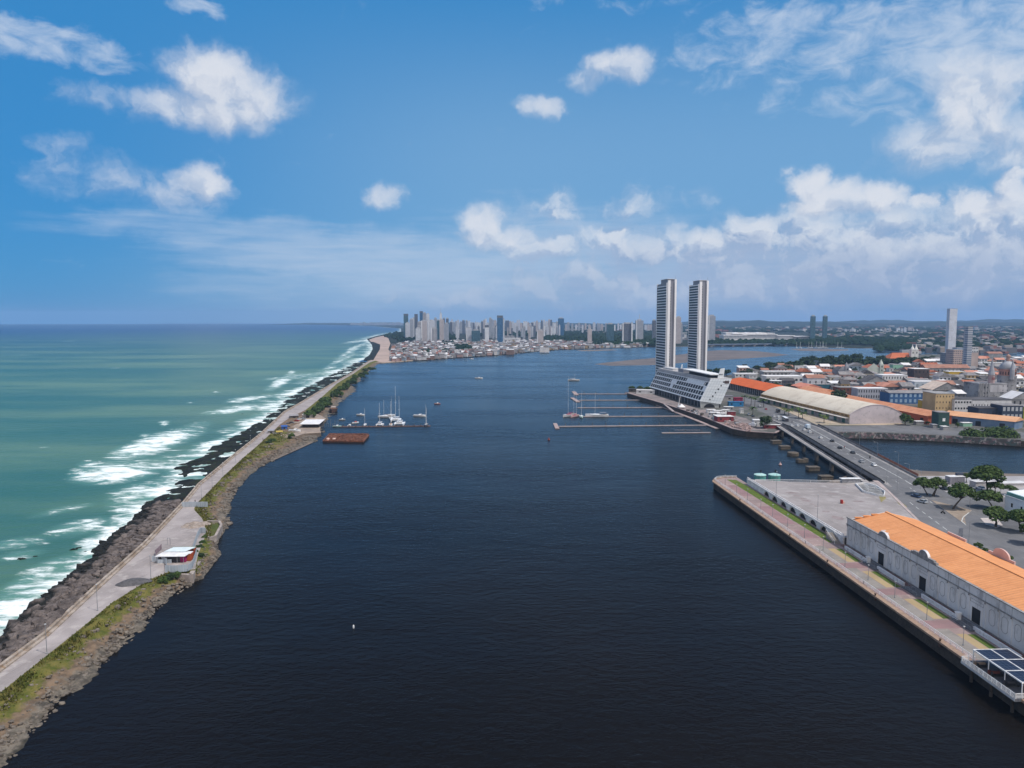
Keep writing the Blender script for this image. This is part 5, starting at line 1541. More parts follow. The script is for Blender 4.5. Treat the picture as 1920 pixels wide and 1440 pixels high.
def bike(label, u, v, z, rz, cloth):
 x, y = G(u, v, z)
 t = thing('motorcycle', label, 'motorcycle', (x, y, z + .02), rz, 'riders on the streets')
 for s in (-.65, .65):
  w = MB(); w.tube((s, -.05, .3), (s, .05, .3), .3, 12); w.build('wheel', M_TYRE, t)
 b = MB(); b.beam((-.6, 0, .8), (.5, 0, .85), .25, .35); b.tube((.65, 0, .3), (.45, 0, 1.0), .04, 5); b.tube((.45, -.3, 1.0), (.45, .3, 1.0), .025, 5)
 b.build('frame', M_TYRE, t)
 p = skin_person('person', label.replace('motorcycle', 'rider in dark clothes on the motorcycle', 1)[:90], u, v, z, cloth, rz, 'ride', z + .25, 1.5)
bike('black motorcycle beside the traffic island', 1768, 963, UZ, math.radians(120), BLK)
bike('black motorcycle by the centre line of the bridge', 1631, 859.5, BZ, bdir + math.pi, BLK)
bike('black motorcycle behind the bus', 1485, 793, LZ + .5, bdir, BLK)
# ------------------------------------------------------------------ things on and round the square
TALL = lamp_post(11.5, 0, True)
TALL['label'] = 'tall thin floodlight pole on the near edge of the square'; TALL['group'] = 'floodlight poles of the square'
TALL.location = (*G(1532, 984, UZ), UZ)
o = dup(TALL, (*G(1455, 934, UZ), UZ), 0, 'tall thin floodlight pole at the far left corner of the square', 'floodlight poles of the square')
SL = lamp_post(8.5, 1.6)
SL['label'] = 'curved street lamp at the near end of the bridge beside the footbridge'; SL.location = (*G(1614, 897, UZ), UZ); SL['group'] = 'street lamps of bridge and street'
def slamp(u, v, z, label, rz=0.0, sc=None):
 return dup(SL, (*G(u, v, z), z), rz, label, 'street lamps of bridge and street', sc)
slamp(1682, 920, UZ, 'street lamp on the left pavement before the paired trees', .4)
slamp(1662, 907, UZ, 'street lamp on the left pavement just off the bridge', .4)
slamp(1704, 903, UZ, 'street lamp on the right pavement just off the bridge', 2.6)
slamp(1726, 917, UZ, 'street lamp right of the street by the paired trees', 2.6)
slamp(1818, 955, UZ, 'street lamp at the right tip of the traffic island', 2.6)
slamp(1816, 1023, UZ, 'street lamp behind the orange roof next to the tall grey sign', 2.6)
slamp(1876, 926, UZ, 'street lamp behind the white hall', 2.6)
for i, Y in enumerate((372, 402, 432, 462, 492)):
 o = dup(SL, (brr(Y) - .4, Y, BZ), math.pi, 'street lamp on the right parapet of the bridge, ' + ['nearest', 'second nearest', 'middle one', 'second farthest', 'farthest'][i] + ' of five', 'street lamps of bridge and street')
def signboard():
 x, y = G(1801, 1009, UZ)
 t = thing('totem_sign', 'tall plain grey sign slab on the street behind the orange roof', 'sign', (x, y, UZ), -.2)
 b = MB(); b.box(0, 0, .3, 1.3, .25, 3.4); b.build('panel', M('sign_grey', (.16, .17, .20), (.22, .23, .26), .8, .6), t)
 b = MB(); b.box(0, 0, 0, .9, .5, .3); b.build('foot', M_CONC, t)
signboard()
def litter_bin():
 x, y = G(1578, 944, UZ)
 t = thing('refuse_drum', 'red and white drum standing alone in the middle of the square', 'drum', (x, y, UZ))
 b = MB(); b.lathe((0, 0, 0), [(.55, 0), (.6, .15), (.6, 1.5), (.5, 1.6)], 14); b.build('drum', M('red_drum', (.35, .03, .025), None, 1, .6), t)
 b = MB(); b.box(.75, .1, 0, .7, .7, .9, .2); b.build('side_box', M('pale_pink', (.6, .38, .32), None, 1, .8), t)
litter_bin()
def tank(u, label):
 x, y, z = PT(u, 893, 366)
 t = thing('floating_hut', label, 'floating hut', (x, y, 0), 0, 'floating huts behind the square')
 tq = M('turquoise_paint', (.10, .33, .30), (.08, .25, .24), .5, .7)
 b = MB(); b.lathe((0, 0, 0), [(3.0, .3), (3.0, 4.2)], 10); b.build('wall', tq, t)
 b = MB(); b.lathe((0, 0, 0), [(3.2, 4.2), (3.1, 4.5), (1.3, 5.0), (.3, 5.2)], 10); b.build('roof', M('pale_turquoise', (.26, .46, .44), (.40, .55, .53), .4, .7), t)
 b = MB(); b.tube((.4, 0, 5.5), (.4, 0, 6.9), .35, 8); b.build('chimney', M_DARK, t)
 b = MB(); b.lathe((0, 0, -.4), [(3.8, 0), (3.8, .75)], 12); b.build('pontoon', M_CONCD, t)
tank(1425, 'turquoise floating hut with pale roof behind the square, left of two')
tank(1452, 'turquoise floating hut with pale roof behind the square, right of two')
def underpass():
 t = thing('underpass_entrance', 'white walled sunken stair opening at the far right corner of the square', 'stairwell', (*G(1632, 920, UZ), UZ))
 ring = [(1604, 909), (1622, 908), (1644, 914), (1659, 924), (1657, 932), (1645, 930), (1618, 923)]
 P = [G(u, v, UZ) for u, v in ring]
 mb = MB()
 for a, b in zip(P, P[1:] + P[:1]): mb.beam((*a, UZ + .9), (*b, UZ + .9), .3, .9)
 attach(mb.build('wall', M_RAILW), t)
 mb = MB(); mb.sheet(P, UZ + .02); attach(mb.build('floor', M('stair_floor_grey', (.16, .155, .155), (.22, .215, .21), .3, .8)), t)
 mb = MB()
 Q = [G(u, v, UZ) for u, v in ((1620, 912), (1640, 916), (1652, 924), (1628, 921))]
 for a, b in zip(Q, Q[1:] + Q[:1]):
  for z in (1.0, 1.9): mb.tube((*a, UZ + z), (*b, UZ + z), .08, 5)
  mb.tube((*a, UZ), (*a, UZ + 1.95), .09, 5)
 attach(mb.build('rail', M_RAILW), t)
underpass()
def kiosk():
 x, y = G(1594, 904.5, UZ)
 t = thing('market_stall', 'low white roofed stall on the far edge of the square by the bridge', 'stall', (x, y, UZ), .03)
 b = MB(); b.box(0, 0, 0, 9, 2.4, 1.5); b.build('counter', M('stall_grey', (.35, .35, .37), (.2, .2, .22), .6, .8), t)
 b = MB(); b.box(0, 0, 1.9, 9.6, 3.0, .15); b.build('roof', M_RAILW, t)
 for s in (-4.4, 4.4):
  b = MB(); b.box(s, -1.2, 0, .12, .12, 1.9); b.build('post', M_STEEL, t)
kiosk()
def hall():
 x0, y0 = G(1883, 958, UZ)
 t = thing('white_hall', 'white hall with green glazed eaves at the right edge behind the street trees', 'hall', (x0, y0, UZ), QR)
 hh = 6.6
 b = MB(); b.box(14, -22, 0, 28, 44, hh); b.build('wall', M('hall_white', (.62, .66, .70), (.55, .59, .63), .1, .8), t)
 g = MB(); g.box(14, -22, hh, 27.4, 43.4, 1.5); g.build('clerestory', M('green_glass', (.10, .22, .20), (.16, .30, .28), .4, .25), t)
 r = MB(); r.add([(1.2, -44.5, hh + 1.5), (28.5, -44.5, hh + 1.5), (28.5, .5, hh + 1.5), (1.2, .5, hh + 1.5), (14, -40, hh + 4), (14, -4, hh + 4)], [(0, 1, 4), (1, 2, 5, 4), (2, 3, 5), (3, 0, 4, 5)])
 r.build('roof', M('white_roof', (.78, .78, .79), (.70, .70, .71), .1, .6), t)
 e = MB(); e.box(-.12, -22, hh - .05, .5, 44.6, .3); e.build('gutter', M_RAILW, t)
 for k in range(7):
  w = MB(); w.box(-.03, -4 - k * 5.2, 2.6, .06, .9, 1.6); w.build('window', M_DARK, t)
hall()
def container():
 x, y = G(1790, 907, UZ)
 t = thing('site_container', 'grey container with white edge standing in the car park', 'container', (x, y, UZ), .1)
 b = MB(); b.box(0, 0, 0, 7.5, 3.4, 3.6); b.build('box', M('container_grey', (.17, .165, .19), (.23, .22, .25), .4, .7, stretch=(4, 1, .3)), t)
 b = MB(); b.box(0, 0, 3.6, 7.7, 3.6, .25); b.build('roof', M_RAILW, t)
 b = MB(); b.box(2.9, 1.0, 3.85, 3.2, 1.4, 1.1); b.build('roof_tank', M('tank_blue', (.05, .06, .09), None, 1, .6), t)
container()
def carpark_shed(u, v, w, d, h, lab, c):
 x, y = G(u, v, UZ)
 t = thing('shed', lab, 'shed', (x, y, UZ), .1)
 b = MB(); b.box(0, 0, 0, w, d, h); b.build('wall', M('shed_wall_' + lab.split()[0], c, None, .4, .8), t)
 b = MB(); b.box(0, 0, h, w + .6, d + .6, .2); b.build('roof', M('shed_roof_light', (.62, .60, .60), (.5, .49, .49), .3, .8), t)
carpark_shed(1840, 912, 9, 4, 2.6, 'low pale shed behind the largest car park tree', (.45, .43, .43))
carpark_shed(1893, 911, 14, 4, 1.6, 'white topped low shed by the mud at the frame edge', (.5, .48, .48))
def graffiti_mat():
 m = bpy.data.materials.new('painted_wall'); m.use_nodes = True
 N = NT(m.node_tree); bs = m.node_tree.nodes['Principled BSDF']; bs.inputs['Roughness'].default_value = .9
 pos = N.node('ShaderNodeNewGeometry').outputs['Position']
 vo = N.node('ShaderNodeTexVoronoi'); N.l.new(N.vmath('MULTIPLY', pos, (1, .3, .8)), vo.inputs['Vector']); vo.inputs['Scale'].default_value = .75
 hs = N.node('ShaderNodeSeparateColor'); N.l.new(vo.outputs['Color'], hs.inputs[0])
 c = N.mix(N.ramp(hs.outputs[0], .35, .45), (.10, .085, .085), (.26, .17, .19))
 c = N.mix(N.ramp(hs.outputs[1], .55, .6), c, (.07, .10, .10))
 c = N.mix(N.ramp(hs.outputs[2], .75, .8), c, (.36, .32, .31))
 c = N.mix(N.ramp(N.noise(pos, .5, 5, .6), .45, .6), c, (.08, .072, .066))
 N.l.new(c, bs.inputs['Base Color'])
 return m
gw = MB()
pts = [G(u, v, LZ) for u, v in ((1569, 812.4), (1640, 813.4), (1787, 819.9), (1914, 827.4))]
for a, b in zip(pts[:-1], pts[1:]): gw.beam((a[0], a[1] - .25, LZ + .9), (b[0], b[1] - .25, LZ + .9), .3, 4.2)
o = gw.build('graffiti_wall', graffiti_mat()); tag(o, 'long basin wall covered in faded pink and green graffiti', 'wall')
for i, (u, v, w, h_, lab) in enumerate([(1822, 826, 26, 15, 'dark mangrove clump in the inner basin, left of two'), (1874, 827, 36, 19, 'dark mangrove clump in the inner basin, larger right of two')]):
 x, y = G(u, v, .4); k = y / F
 t = make_tree('mangrove_clump', lab, 'mangrove', h_ * k * 1.25, w * k, .55, 26, 110, .75, M_LEAF, True, .12)
 t.location = (x, y, .2)
# ------------------------------------------------------------------ boats
M_GEL = M('white_gelcoat', (.74, .74, .75), (.66, .66, .67), .5, .35, spec=.5)
M_MAST = M('mast_aluminium', (.80, .80, .80), (.74, .74, .75), .5, .5)
M_BLUEC = M('blue_canvas', (.06, .10, .20), None, .8, .8)
def hull(L, B, Hh, mat, t, keel=.35, nm='hull', stern=.75, off=(0, 0)):
 mb = MB(); n = 12
 for i in range(n):
  f = i / (n - 1)
  w = B / 2 * (stern + (1 - stern) * min(1, f * 3)) * (1 - max(0, (f - .45) / .55) ** 2.2) + .02
  x = -L / 2 + L * f; sh = Hh * (1 + .25 * f * f)
  mb.v += [(x + off[0], off[1], -keel), (x + off[0], off[1] + w * .85, .1), (x + off[0], off[1] + w, sh), (x + off[0], off[1] - w, sh), (x + off[0], off[1] - w * .85, .1)]
 for i in range(n - 1):
  a, b = i * 5, (i + 1) * 5
  for j in range(5): k = (j + 1) % 5; mb.f.append((a + j, b + j, b + k, a + k)); mb.m.append(0)
 mb.f += [(4, 3, 2, 1, 0)]; mb.m.append(0)
 return mb.build(nm, mat, t)
def sailboat(label, u, v, L, mast, rz, col=None, cabin=None, group='moored boats', two=False, canopy=None, name='sailing_boat'):
 x, y = G(u, v, 0)
 t = thing(name, label, 'sailing boat', (x, y, .25), rz, group)
 B = L * .3
 hull(L, B, L * .085 + .25, col or M_GEL, t)
 hh = L * .085 + .25
 c = MB(); c.box(L * .02, 0, hh * .95, L * .38, B * .55, .5, 0, .85); c.build('cabin', cabin or M_GEL, t)
 ck = MB(); ck.box(-L * .3, 0, hh * .98, L * .24, B * .5, .14); ck.build('cockpit', M('teak', (.30, .20, .12), None, 1, .8), t)
 r = max(.08, y * .00014)
 m = MB(); m.tube((L * .08, 0, hh), (L * .08, 0, hh + mast), r, 6, r * .7); m.tube((L * .08, -.6, hh + mast * .6), (L * .08, .6, hh + mast * .6), r * .6, 4); m.build('mast', M_MAST, t)
 b = MB(); b.tube((L * .08, 0, hh + 1.3), (-L * .34, 0, hh + 1.35), r * 1.6, 6); b.build('boom', cabin or M_BLUEC, t)
 if two:
  m = MB(); m.tube((-L * .25, 0, hh), (-L * .25, 0, hh + mast * .8), r, 6, r * .7); m.build('mast', M_MAST, t)
 s = MB(); rs = max(.018, y * .00003)
 for e in ((L * .49, 0), (-L * .49, 0)): s.tube((L * .08, 0, hh + mast), (e[0], e[1], hh), rs, 3)
 s.build('stay', M_STEEL, t)
 if canopy:
  k = MB(); k.box(-L * .26, 0, hh + 1.5, L * .26, B * .8, .12);
  for sx in (-.15, -.37):
   for sy in (-.35, .35): k.tube((L * sx, B * sy, hh), (L * sx, B * sy, hh + 1.5), .06, 4)
  k.build('bimini', canopy, t)
 return t
def motorboat(label, u, v, L, rz, col=None, top=None, group='moored boats', name='motor_boat'):
 x, y = G(u, v, 0)
 t = thing(name, label, 'motor boat', (x, y, .2), rz, group)
 hull(L, L * .36, L * .09 + .3, col or M_GEL, t, stern=.9)
 hh = L * .09 + .3
 ck = MB(); ck.box(-L * .18, 0, hh * .98, L * .46, L * .26, .12); ck.build('cockpit', M('cockpit_grey', (.35, .36, .38), None, 1, .7), t)
 c = MB(); c.box(L * .06, 0, hh, L * .26, L * .24, .75, 0, .8); c.build('cabin', top or M_GEL, t)
 w = MB(); w.box(L * .155, 0, hh + .3, L * .09, L * .23, .35, 0, .8); w.build('windscreen', M_GLASS, t)
 e = MB(); e.box(-L * .5, 0, .1, .5, .5, 1.0); e.build('outboard', M_TYRE, t)
 return t
def catamaran(label, u, v, L, mast, rz, group='moored boats'):
 x, y = G(u, v, 0)
 t = thing('catamaran', label, 'catamaran', (x, y, .3), rz, group)
 W = L * .46
 for s in (-.5, .5): hull(L, L * .13, 1.3, M_GEL, t, off=(0, s * W))
 hh = 1.3
 d = MB(); d.box(-L * .05, 0, hh - .25, L * .62, W * 1.0, .35); d.build('deck', M_GEL, t)
 c = MB(); c.box(0, 0, hh + .1, L * .36, W * .8, 1.0, 0, .82); c.build('cabin', M_GEL, t)
 w = MB(); w.box(0, 0, hh + .45, L * .37, W * .72, .42, 0, .95); w.build('window', M_GLASS, t)
 k = MB(); k.box(-L * .3, 0, hh + 1.6, L * .2, W * .7, .12); k.build('bimini', M_GEL, t)
 r = max(.1, y * .00017)
 m = MB(); m.tube((L * .04, 0, hh), (L * .04, 0, hh + mast), r, 6, r * .7); m.tube((L * .04, -1.0, hh + mast * .5), (L * .04, 1.0, hh + mast * .5), r * .6, 4); m.build('mast', M_MAST, t)
 b = MB(); b.tube((L * .04, 0, hh + 1.9), (-L * .36, 0, hh + 2.0), r * 2, 6); b.build('boom', M_BLUEC, t)
 return t
R90 = math.pi / 2
catamaran('white catamaran with the second tallest mast, bows out, at the left marina jetty', 749, 797, 14.5, 22, -R90 + .05)
catamaran('large white catamaran with the tallest mast of the left marina', 742, 790, 15.0, 28, -R90 + .1)
sailboat('white sailing boat with leaning mast beside the tall masted catamaran', 734, 787, 11, 18.5, -R90 + .3)
sailboat('orange decked sailing boat at the left marina jetty', 733, 798.5, 9.5, 9, -R90 + .2, None, M('orange_deck', (.52, .30, .16), None, 1, .7))
catamaran('small white catamaran or twin hull boat at the middle of the left marina jetty', 712, 799, 9.5, 17, -R90)
sailboat('white yacht moored beyond the jetty, left of the leaning mast', 722, 783, 12.5, 14, math.pi - .05)
sailboat('second white yacht moored just beyond the first one past the jetty', 731, 780, 9, 12, .1)
sailboat('small white sailing boat with a thin mast, on the left part of the jetty', 684.5, 798, 7.5, 13, -R90)
motorboat('small white motor boat with rounded stern at the left part of the jetty', 655.5, 799.5, 6.0, R90 - .1)
motorboat('small white and red motor boat just behind the jetty', 666, 794, 6.5, .7, None, M('red_top', (.45, .08, .05), None, 1, .6))
motorboat('small white motor boat alone on the water beyond the jetty', 676, 779, 7.0, -.1)
motorboat('tiny grey dinghy on the water near the boathouse', 641.5, 788, 5, .3, M('grey_hull', (.4, .42, .44), None, 1, .6), name='dinghy')
motorboat('white motor boat anchored beyond the right end of the jetty', 787, 781, 11, -.25)
sailboat('grey two masted boat at the right end of the left jetty', 799, 799, 11, 16, -R90, M('dark_hull', (.10, .11, .14), None, 1, .6), M('grey_cabin', (.4, .42, .45), None, 1, .7), two=True)
motorboat('pale green work boat between the boathouse and the jetty', 632, 801, 7, 0, M('pale_green', (.32, .45, .42), None, 1, .7), name='work_boat')
motorboat('white motor boat far off under way on the river', 898, 710, 11, -.2, group='boats under way')
motorboat('small pale boat far off near the favela shore', 884, 673.5, 9, .2, group='boats under way')
motorboat('tiny dark rowing boat right of the jetty, pinkish', 820, 758, 6, 0, M('pink_hull', (.4, .2, .2), None, 1, .7), group='boats under way', name='rowing_boat')
M_REDC = M('red_canvas', (.34, .03, .05), None, 1, .8)
sailboat('grey hulled sailing boat with red sail covers and the tallest mast of the piers', 1067, 781, 17, 34, -R90 - .75, M('pale_grey_hull', (.5, .51, .53), None, 1, .5), M_REDC, 'yachts at the floating piers')
sailboat('pinkish red decked sailing boat beside the grey hulled one at the piers', 1077, 782, 13, 22, -R90 - .6, M('pink_grey_hull', (.5, .34, .34), None, 1, .6), M_REDC, 'yachts at the floating piers', two=True)
sailboat('green and white sailing boat end on, left of the long white yacht', 1090, 783, 11, 22, -R90, M('green_white_hull', (.35, .5, .42), (.6, .65, .62), 1, .5), M_GEL, 'yachts at the floating piers')
sailboat('long white yacht with grey canopy lying along the second floating pier', 1119, 781.5, 20, 19, math.pi, None, None, 'yachts at the floating piers', canopy=M('grey_canvas', (.2, .22, .27), None, 1, .8))
sailboat('pale boat moored off the end of the farthest floating pier', 1076, 714, 16, 8, .1, M('pale_hull', (.5, .5, .5), None, 1, .6), M('pale_cabin', (.55, .53, .52), None, 1, .6), 'yachts at the floating piers')
def buoy(u, v, lab, c, r=.9):
 x, y = G(u, v, 0)
 t = thing('buoy', lab, 'buoy', (x, y, 0))
 b = MB(); b.lathe((0, 0, 0), [(r * .7, -.2), (r, .3), (r * .8, .8), (r * .2, 1.0)], 10); b.build('float', c, t)
 if r > .5:
  b = MB(); b.tube((0, 0, .9), (0, 0, 1.5), .12, 5); b.box(0, 0, 1.4, .5, .5, .4); b.build('topmark', c, t)
buoy(1029, 825, 'dark red buoy alone on the river left of the floating piers', M('buoy_red', (.28, .06, .05), None, 1, .7))
buoy(1463, 872, 'small white and red buoy near the bridge caissons', M('buoy_pale', (.6, .4, .38), None, 1, .7))
buoy(663, 1178, 'tiny white float on the dark water in the foreground', M('buoy_white', (.7, .7, .7), None, 1, .7), .25)
M_RUST = M('rusty_deck', (.125, .050, .030), (.20, .085, .050), .25, .95, .6, 1.2, c3=(.07, .03, .02))
def barge():
 t = thing('rusty_barge', 'rust red flat barge loaded with scrap by the left marina', 'barge', (-117, 505, 0))
 P = [G(u, v, 1.4) for u, v in ((605, 826), (681, 827), (692, 815), (690, 812.5), (618, 812))]
 mb = MB(); mb.prism(P, -.6, .95); attach(mb.build('hull', M('dark_rust', (.045, .03, .026), (.09, .045, .03), .3, .9)), t)
 c = sum(p[0] for p in P) / 5, sum(p[1] for p in P) / 5
 Q = [(c[0] + (x - c[0]) * .96, c[1] + (y - c[1]) * .93) for x, y in P]
 mb = MB(); mb.sheet(Q, .97); attach(mb.build('deck', M_RUST), t)
 mb = MB()
 for a, b in zip(P, P[1:] + P[:1]): mb.beam((*a, 1.3), (*b, 1.3), .35, .36)
 attach(mb.build('bulwark', M('rust_edge', (.24, .08, .04), (.12, .05, .03), .5, .9)), t)
 sc = MB()
 for _ in range(520):
  k = random.random(); a, b = random.random(), random.random()
  x = Q[0][0] * (1 - a) * (1 - b) + Q[1][0] * a * (1 - b) + Q[3][0] * a * b + Q[4][0] * (1 - a) * b
  y = Q[0][1] * (1 - a) * (1 - b) + Q[1][1] * a * (1 - b) + Q[3][1] * a * b + Q[4][1] * (1 - a) * b
  hgt = .25 + .9 * max(0, mn.noise((x * .15, y * .15, 0)))
  sc.box(x, y, .97, random.uniform(.3, 1.4), random.uniform(.3, 1.2), hgt * random.uniform(.4, 1.3), random.uniform(0, 3))
 attach(kind(sc.build('scrap_heap', M_RUST), 'stuff'), t)
 for (u, v) in ((615, 823), (626.5, 823)):
  x, y = G(u, v, 1.5); b = MB(); b.lathe((x, y, .97), [(1.3, 0), (1.2, .9), (.9, 1.2)], 12); attach(b.build('hatch', M('pale_rose', (.62, .44, .38), (.5, .33, .28), 1, .8)), t)
barge()
def boathouse():
 x, y = G(586, 800, 2)
 t = thing('boathouse', 'dark open boathouse on stilts with a white roof at the left marina', 'boathouse', (x, y, 0), .02)
 w, d = 13.5, 16
 b = MB(); b.box(0, 0, 1.6, w, d, .3); b.build('floor', M_CONCD, t)
 r = MB(); r.hexa([(-w / 2 - .8, -d / 2 - .6, 5.0), (w / 2 + .6, -d / 2 - .6, 5.0), (w / 2 + .6, d / 2 + 1, 6.2), (-w / 2 - .8, d / 2 + 1, 6.2), (-w / 2 - .8, -d / 2 - .6, 5.25), (w / 2 + .6, -d / 2 - .6, 5.25), (w / 2 + .6, d / 2 + 1, 6.45), (-w / 2 - .8, d / 2 + 1, 6.45)])
 r.build('roof', M('boathouse_white', (.72, .70, .71), (.60, .58, .59), .3, .7), t)
 b = MB(); b.box(0, 1, 1.9, w - .8, d - 2, 3.1); b.build('wall', M('dark_boards', (.035, .032, .034), (.06, .055, .055), .5, .9), t)  # near-black boards on all sides
 for a in (-1, -.33, .33, 1):
  for c in (-1, 1):
   p = MB(); p.tube((a * (w / 2 - .3), c * (d / 2 - .3), -1.5), (a * (w / 2 - .3), c * (d / 2 - .3), 5.1 if c < 0 else 6.2), .16, 6); p.build('post', M_BARK, t)
boathouse()
def jetty(name, lab, a, b, w, mat, z=.65, group=None, piles=0, ph=2.2, cat='jetty', fl=None, sides=(1,)):
 ax, ay = G(*a, z); bx, by = G(*b, z)
 t = thing(name, lab, cat, (ax, ay, 0), 0, group)
 m = MB(); m.beam((0, 0, z), (bx - ax, by - ay, z), w, .55); m.build('deck', mat, t)
 l = math.hypot(bx - ax, by - ay)
 nx, ny = -(by - ay) / l, (bx - ax) / l
 for k in range(piles):
  f = (k + .5) / piles
  for s in sides:
   p = MB(); x, y = (bx - ax) * f + nx * s * (w / 2 + .25), (by - ay) * f + ny * s * (w / 2 + .25)
   p.tube((x, y, -1.5), (x, y, z + ph), .26, 6); p.build('pile', M_CONCD, t)
 return t
M_JET = M('jetty_boards', (.12, .075, .068), (.18, .12, .11), .3, .9)
M_PON = M('pinkish_pontoon', (.36, .27, .255), (.29, .225, .215), .2, .9)
M_PONG = M('greyish_pontoon', (.36, .30, .295), (.28, .24, .24), .2, .9)
jetty('marina_jetty', 'long dark jetty of the left marina lined with boats', (637, 799.5), (807, 798), 2.0, M_JET, .7, None, 14, 1.0, sides=(1, -1))
for i, (u, v) in enumerate([(604, 799), (608, 800), (612, 800), (616, 801), (620, 801), (624, 801), (628, 801), (608, 793), (614, 794), (620, 793), (628, 794), (634, 794)]):
 x, y = G(u, v, 0); p = MB(); p.tube((0, 0, -1.2), (0, 0, 3.0), .17, 6)
 o = p.build('mooring_stake', M('grey_stake', (.22, .24, .25), (.14, .15, .16), 1, .9)); o.location = (x, y, 0)
 tag(o, 'thin grey mooring stake standing in the water right of the boathouse', 'stake', 'mooring stakes by the boathouse')
ends = [((1084, 738), (1196, 738.2), (1072, 734, 1083, 740)), ((1086, 750), (1213, 749.6), (1069, 745.5, 1086, 753)), ((1083, 764), (1244, 763.6), None), ((1090, 780.5), (1283, 779.6), None), ((1048, 799), (1324, 796.6), (1037, 793.5, 1047, 803))]
for i, (a, b, pl_) in enumerate(ends):
 nm = ['farthest', 'second farthest', 'middle', 'second nearest', 'nearest and longest'][i]
 t = jetty('floating_pier', nm + ' of the five floating piers reaching out from the pink walkway', a, b, 2.2, M_PONG, .7, 'floating piers', [5, 5, 6, 6, 11][i], 2.4, 'floating pier')
 if pl_:
  P = [G(pl_[0], pl_[1], .7), G(pl_[0] + 7, pl_[1], .7), G(pl_[2] + 2, pl_[3], .7), G(pl_[2] - 6, pl_[3], .7)]
  m = MB(); m.prism(P, .05, .78); attach(m.build('end_platform', M_PON), t)
jetty('pontoon_walkway', 'pinkish pontoon walkway along the quay joining the floating piers', (1174, 735.5), (1345, 803), 3.4, M_PON, .78, None, 0, cat='walkway')
jetty('detached_pontoon', 'detached grey pontoon with low rail before the nearest pier', (1241, 811), (1332, 810.5), 2.0, M_PONG, .7, None, 3, 2.0, cat='pontoon')
jetty('landing_raft', 'small pinkish raft at the foot of the quay right of the pontoons', (1355, 804.5), (1372, 804.5), 4.0, M_PON, .7, None, 0, cat='raft')
railing('pontoon_rail', [(*G(1266, 808, .7), .7), (*G(1312, 808, .7), .7)], 'low pale rail on the water just behind the detached pontoon', 1.0, 2.5, M_PONG)
g0, g1 = G(1263, 772, .9), G(1246, 757.5, LZ)
mb = MB(); mb.beam((*g0, 1.2), (*g1, LZ + .3), 2.4, .4); o = mb.build('gangway', M_PONG); tag(o, 'sloping grey gangway from the quay down to the pink walkway', 'gangway')
# ------------------------------------------------------------------ things on the breakwater
random.seed(33)
BL = lamp_post(7.2, 0, True)
bl_spots = [(88, 1226), (183, 1145), (283, 1085), (378, 936), (398, 914), (418, 894), (442, 867), (470, 838)]
for i, (u, v) in enumerate(bl_spots):
 lab = 'slim lamp post beside the breakwater road, ' + ['nearest', 'second', 'third', 'fourth', 'fifth', 'sixth', 'seventh', 'eighth'][i] + ' of eight counted from the camera'
 p = (*G(u, v, ROADZ), ROADZ)
 if i == 0: BL.location = p; BL['label'] = lab; BL['group'] = 'lamp posts of the breakwater'
 else: dup(BL, p, 0, lab, 'lamp posts of the breakwater')
POLE = lamp_post(13, 0); POLE['label'] = 'tall thin pole above the bushes of the breakwater'; POLE.location = (*G(624, 758, 2), 2)
def mound(name, lab, u, v, rx, ry, h, mat, rz=0, rough=.15, z=ROADZ, n=28, m=9, cat='heap'):
 x, y = G(u, v, z)
 mb = MB()
 mb.v.append((0, 0, h))
 for j in range(1, m + 1):
  f = j / m
  for i in range(n):
   a = 2 * math.pi * i / n
   k = 1 + .14 * mn.noise((math.cos(a) * 1.7, math.sin(a) * 1.7, u * .1))
   zz = h * (1 - f ** 1.7) + rough * mn.noise((math.cos(a) * f * 4, math.sin(a) * f * 4, v * .1)) * (1 if j < m else 0)
   mb.v.append((rx * f * k * math.cos(a), ry * f * k * math.sin(a), max(zz, -.02) if j < m else -.05))
 mb.f += [(0, 1 + i, 1 + (i + 1) % n) for i in range(n)]; mb.m += [0] * n
 for j in range(m - 1):
  for i in range(n):
   a = 1 + j * n + i; b = 1 + j * n + (i + 1) % n
   mb.f.append((a, a + n, b + n, b)); mb.m.append(0)
 o = mb.build(name, mat, smooth=True); o.location = (x, y, z); o.rotation_euler = (0, 0, rz)
 return tag(o, lab, cat)
mound('gravel_heap', 'dark grey gravel heap on the breakwater road', 250, 1093, 5.0, 3.0, 1.5, M('dark_gravel', (.085, .082, .088), (.125, .12, .126), 1.2, .95, .6, 6), .45)
mound('rubble_pile', 'pale broken stone pile on the wide part of the breakwater road', 367, 985, 5.6, 4.0, 1.1, M('pale_rubble', (.46, .38, .33), (.30, .24, .20), .8, .95, .9, 3), .5, .7)
M_ZINC = M('zinc_sheet', (.46, .51, .56), (.38, .42, .47), .5, .5, metal=.2, stretch=(3, 3, .3))
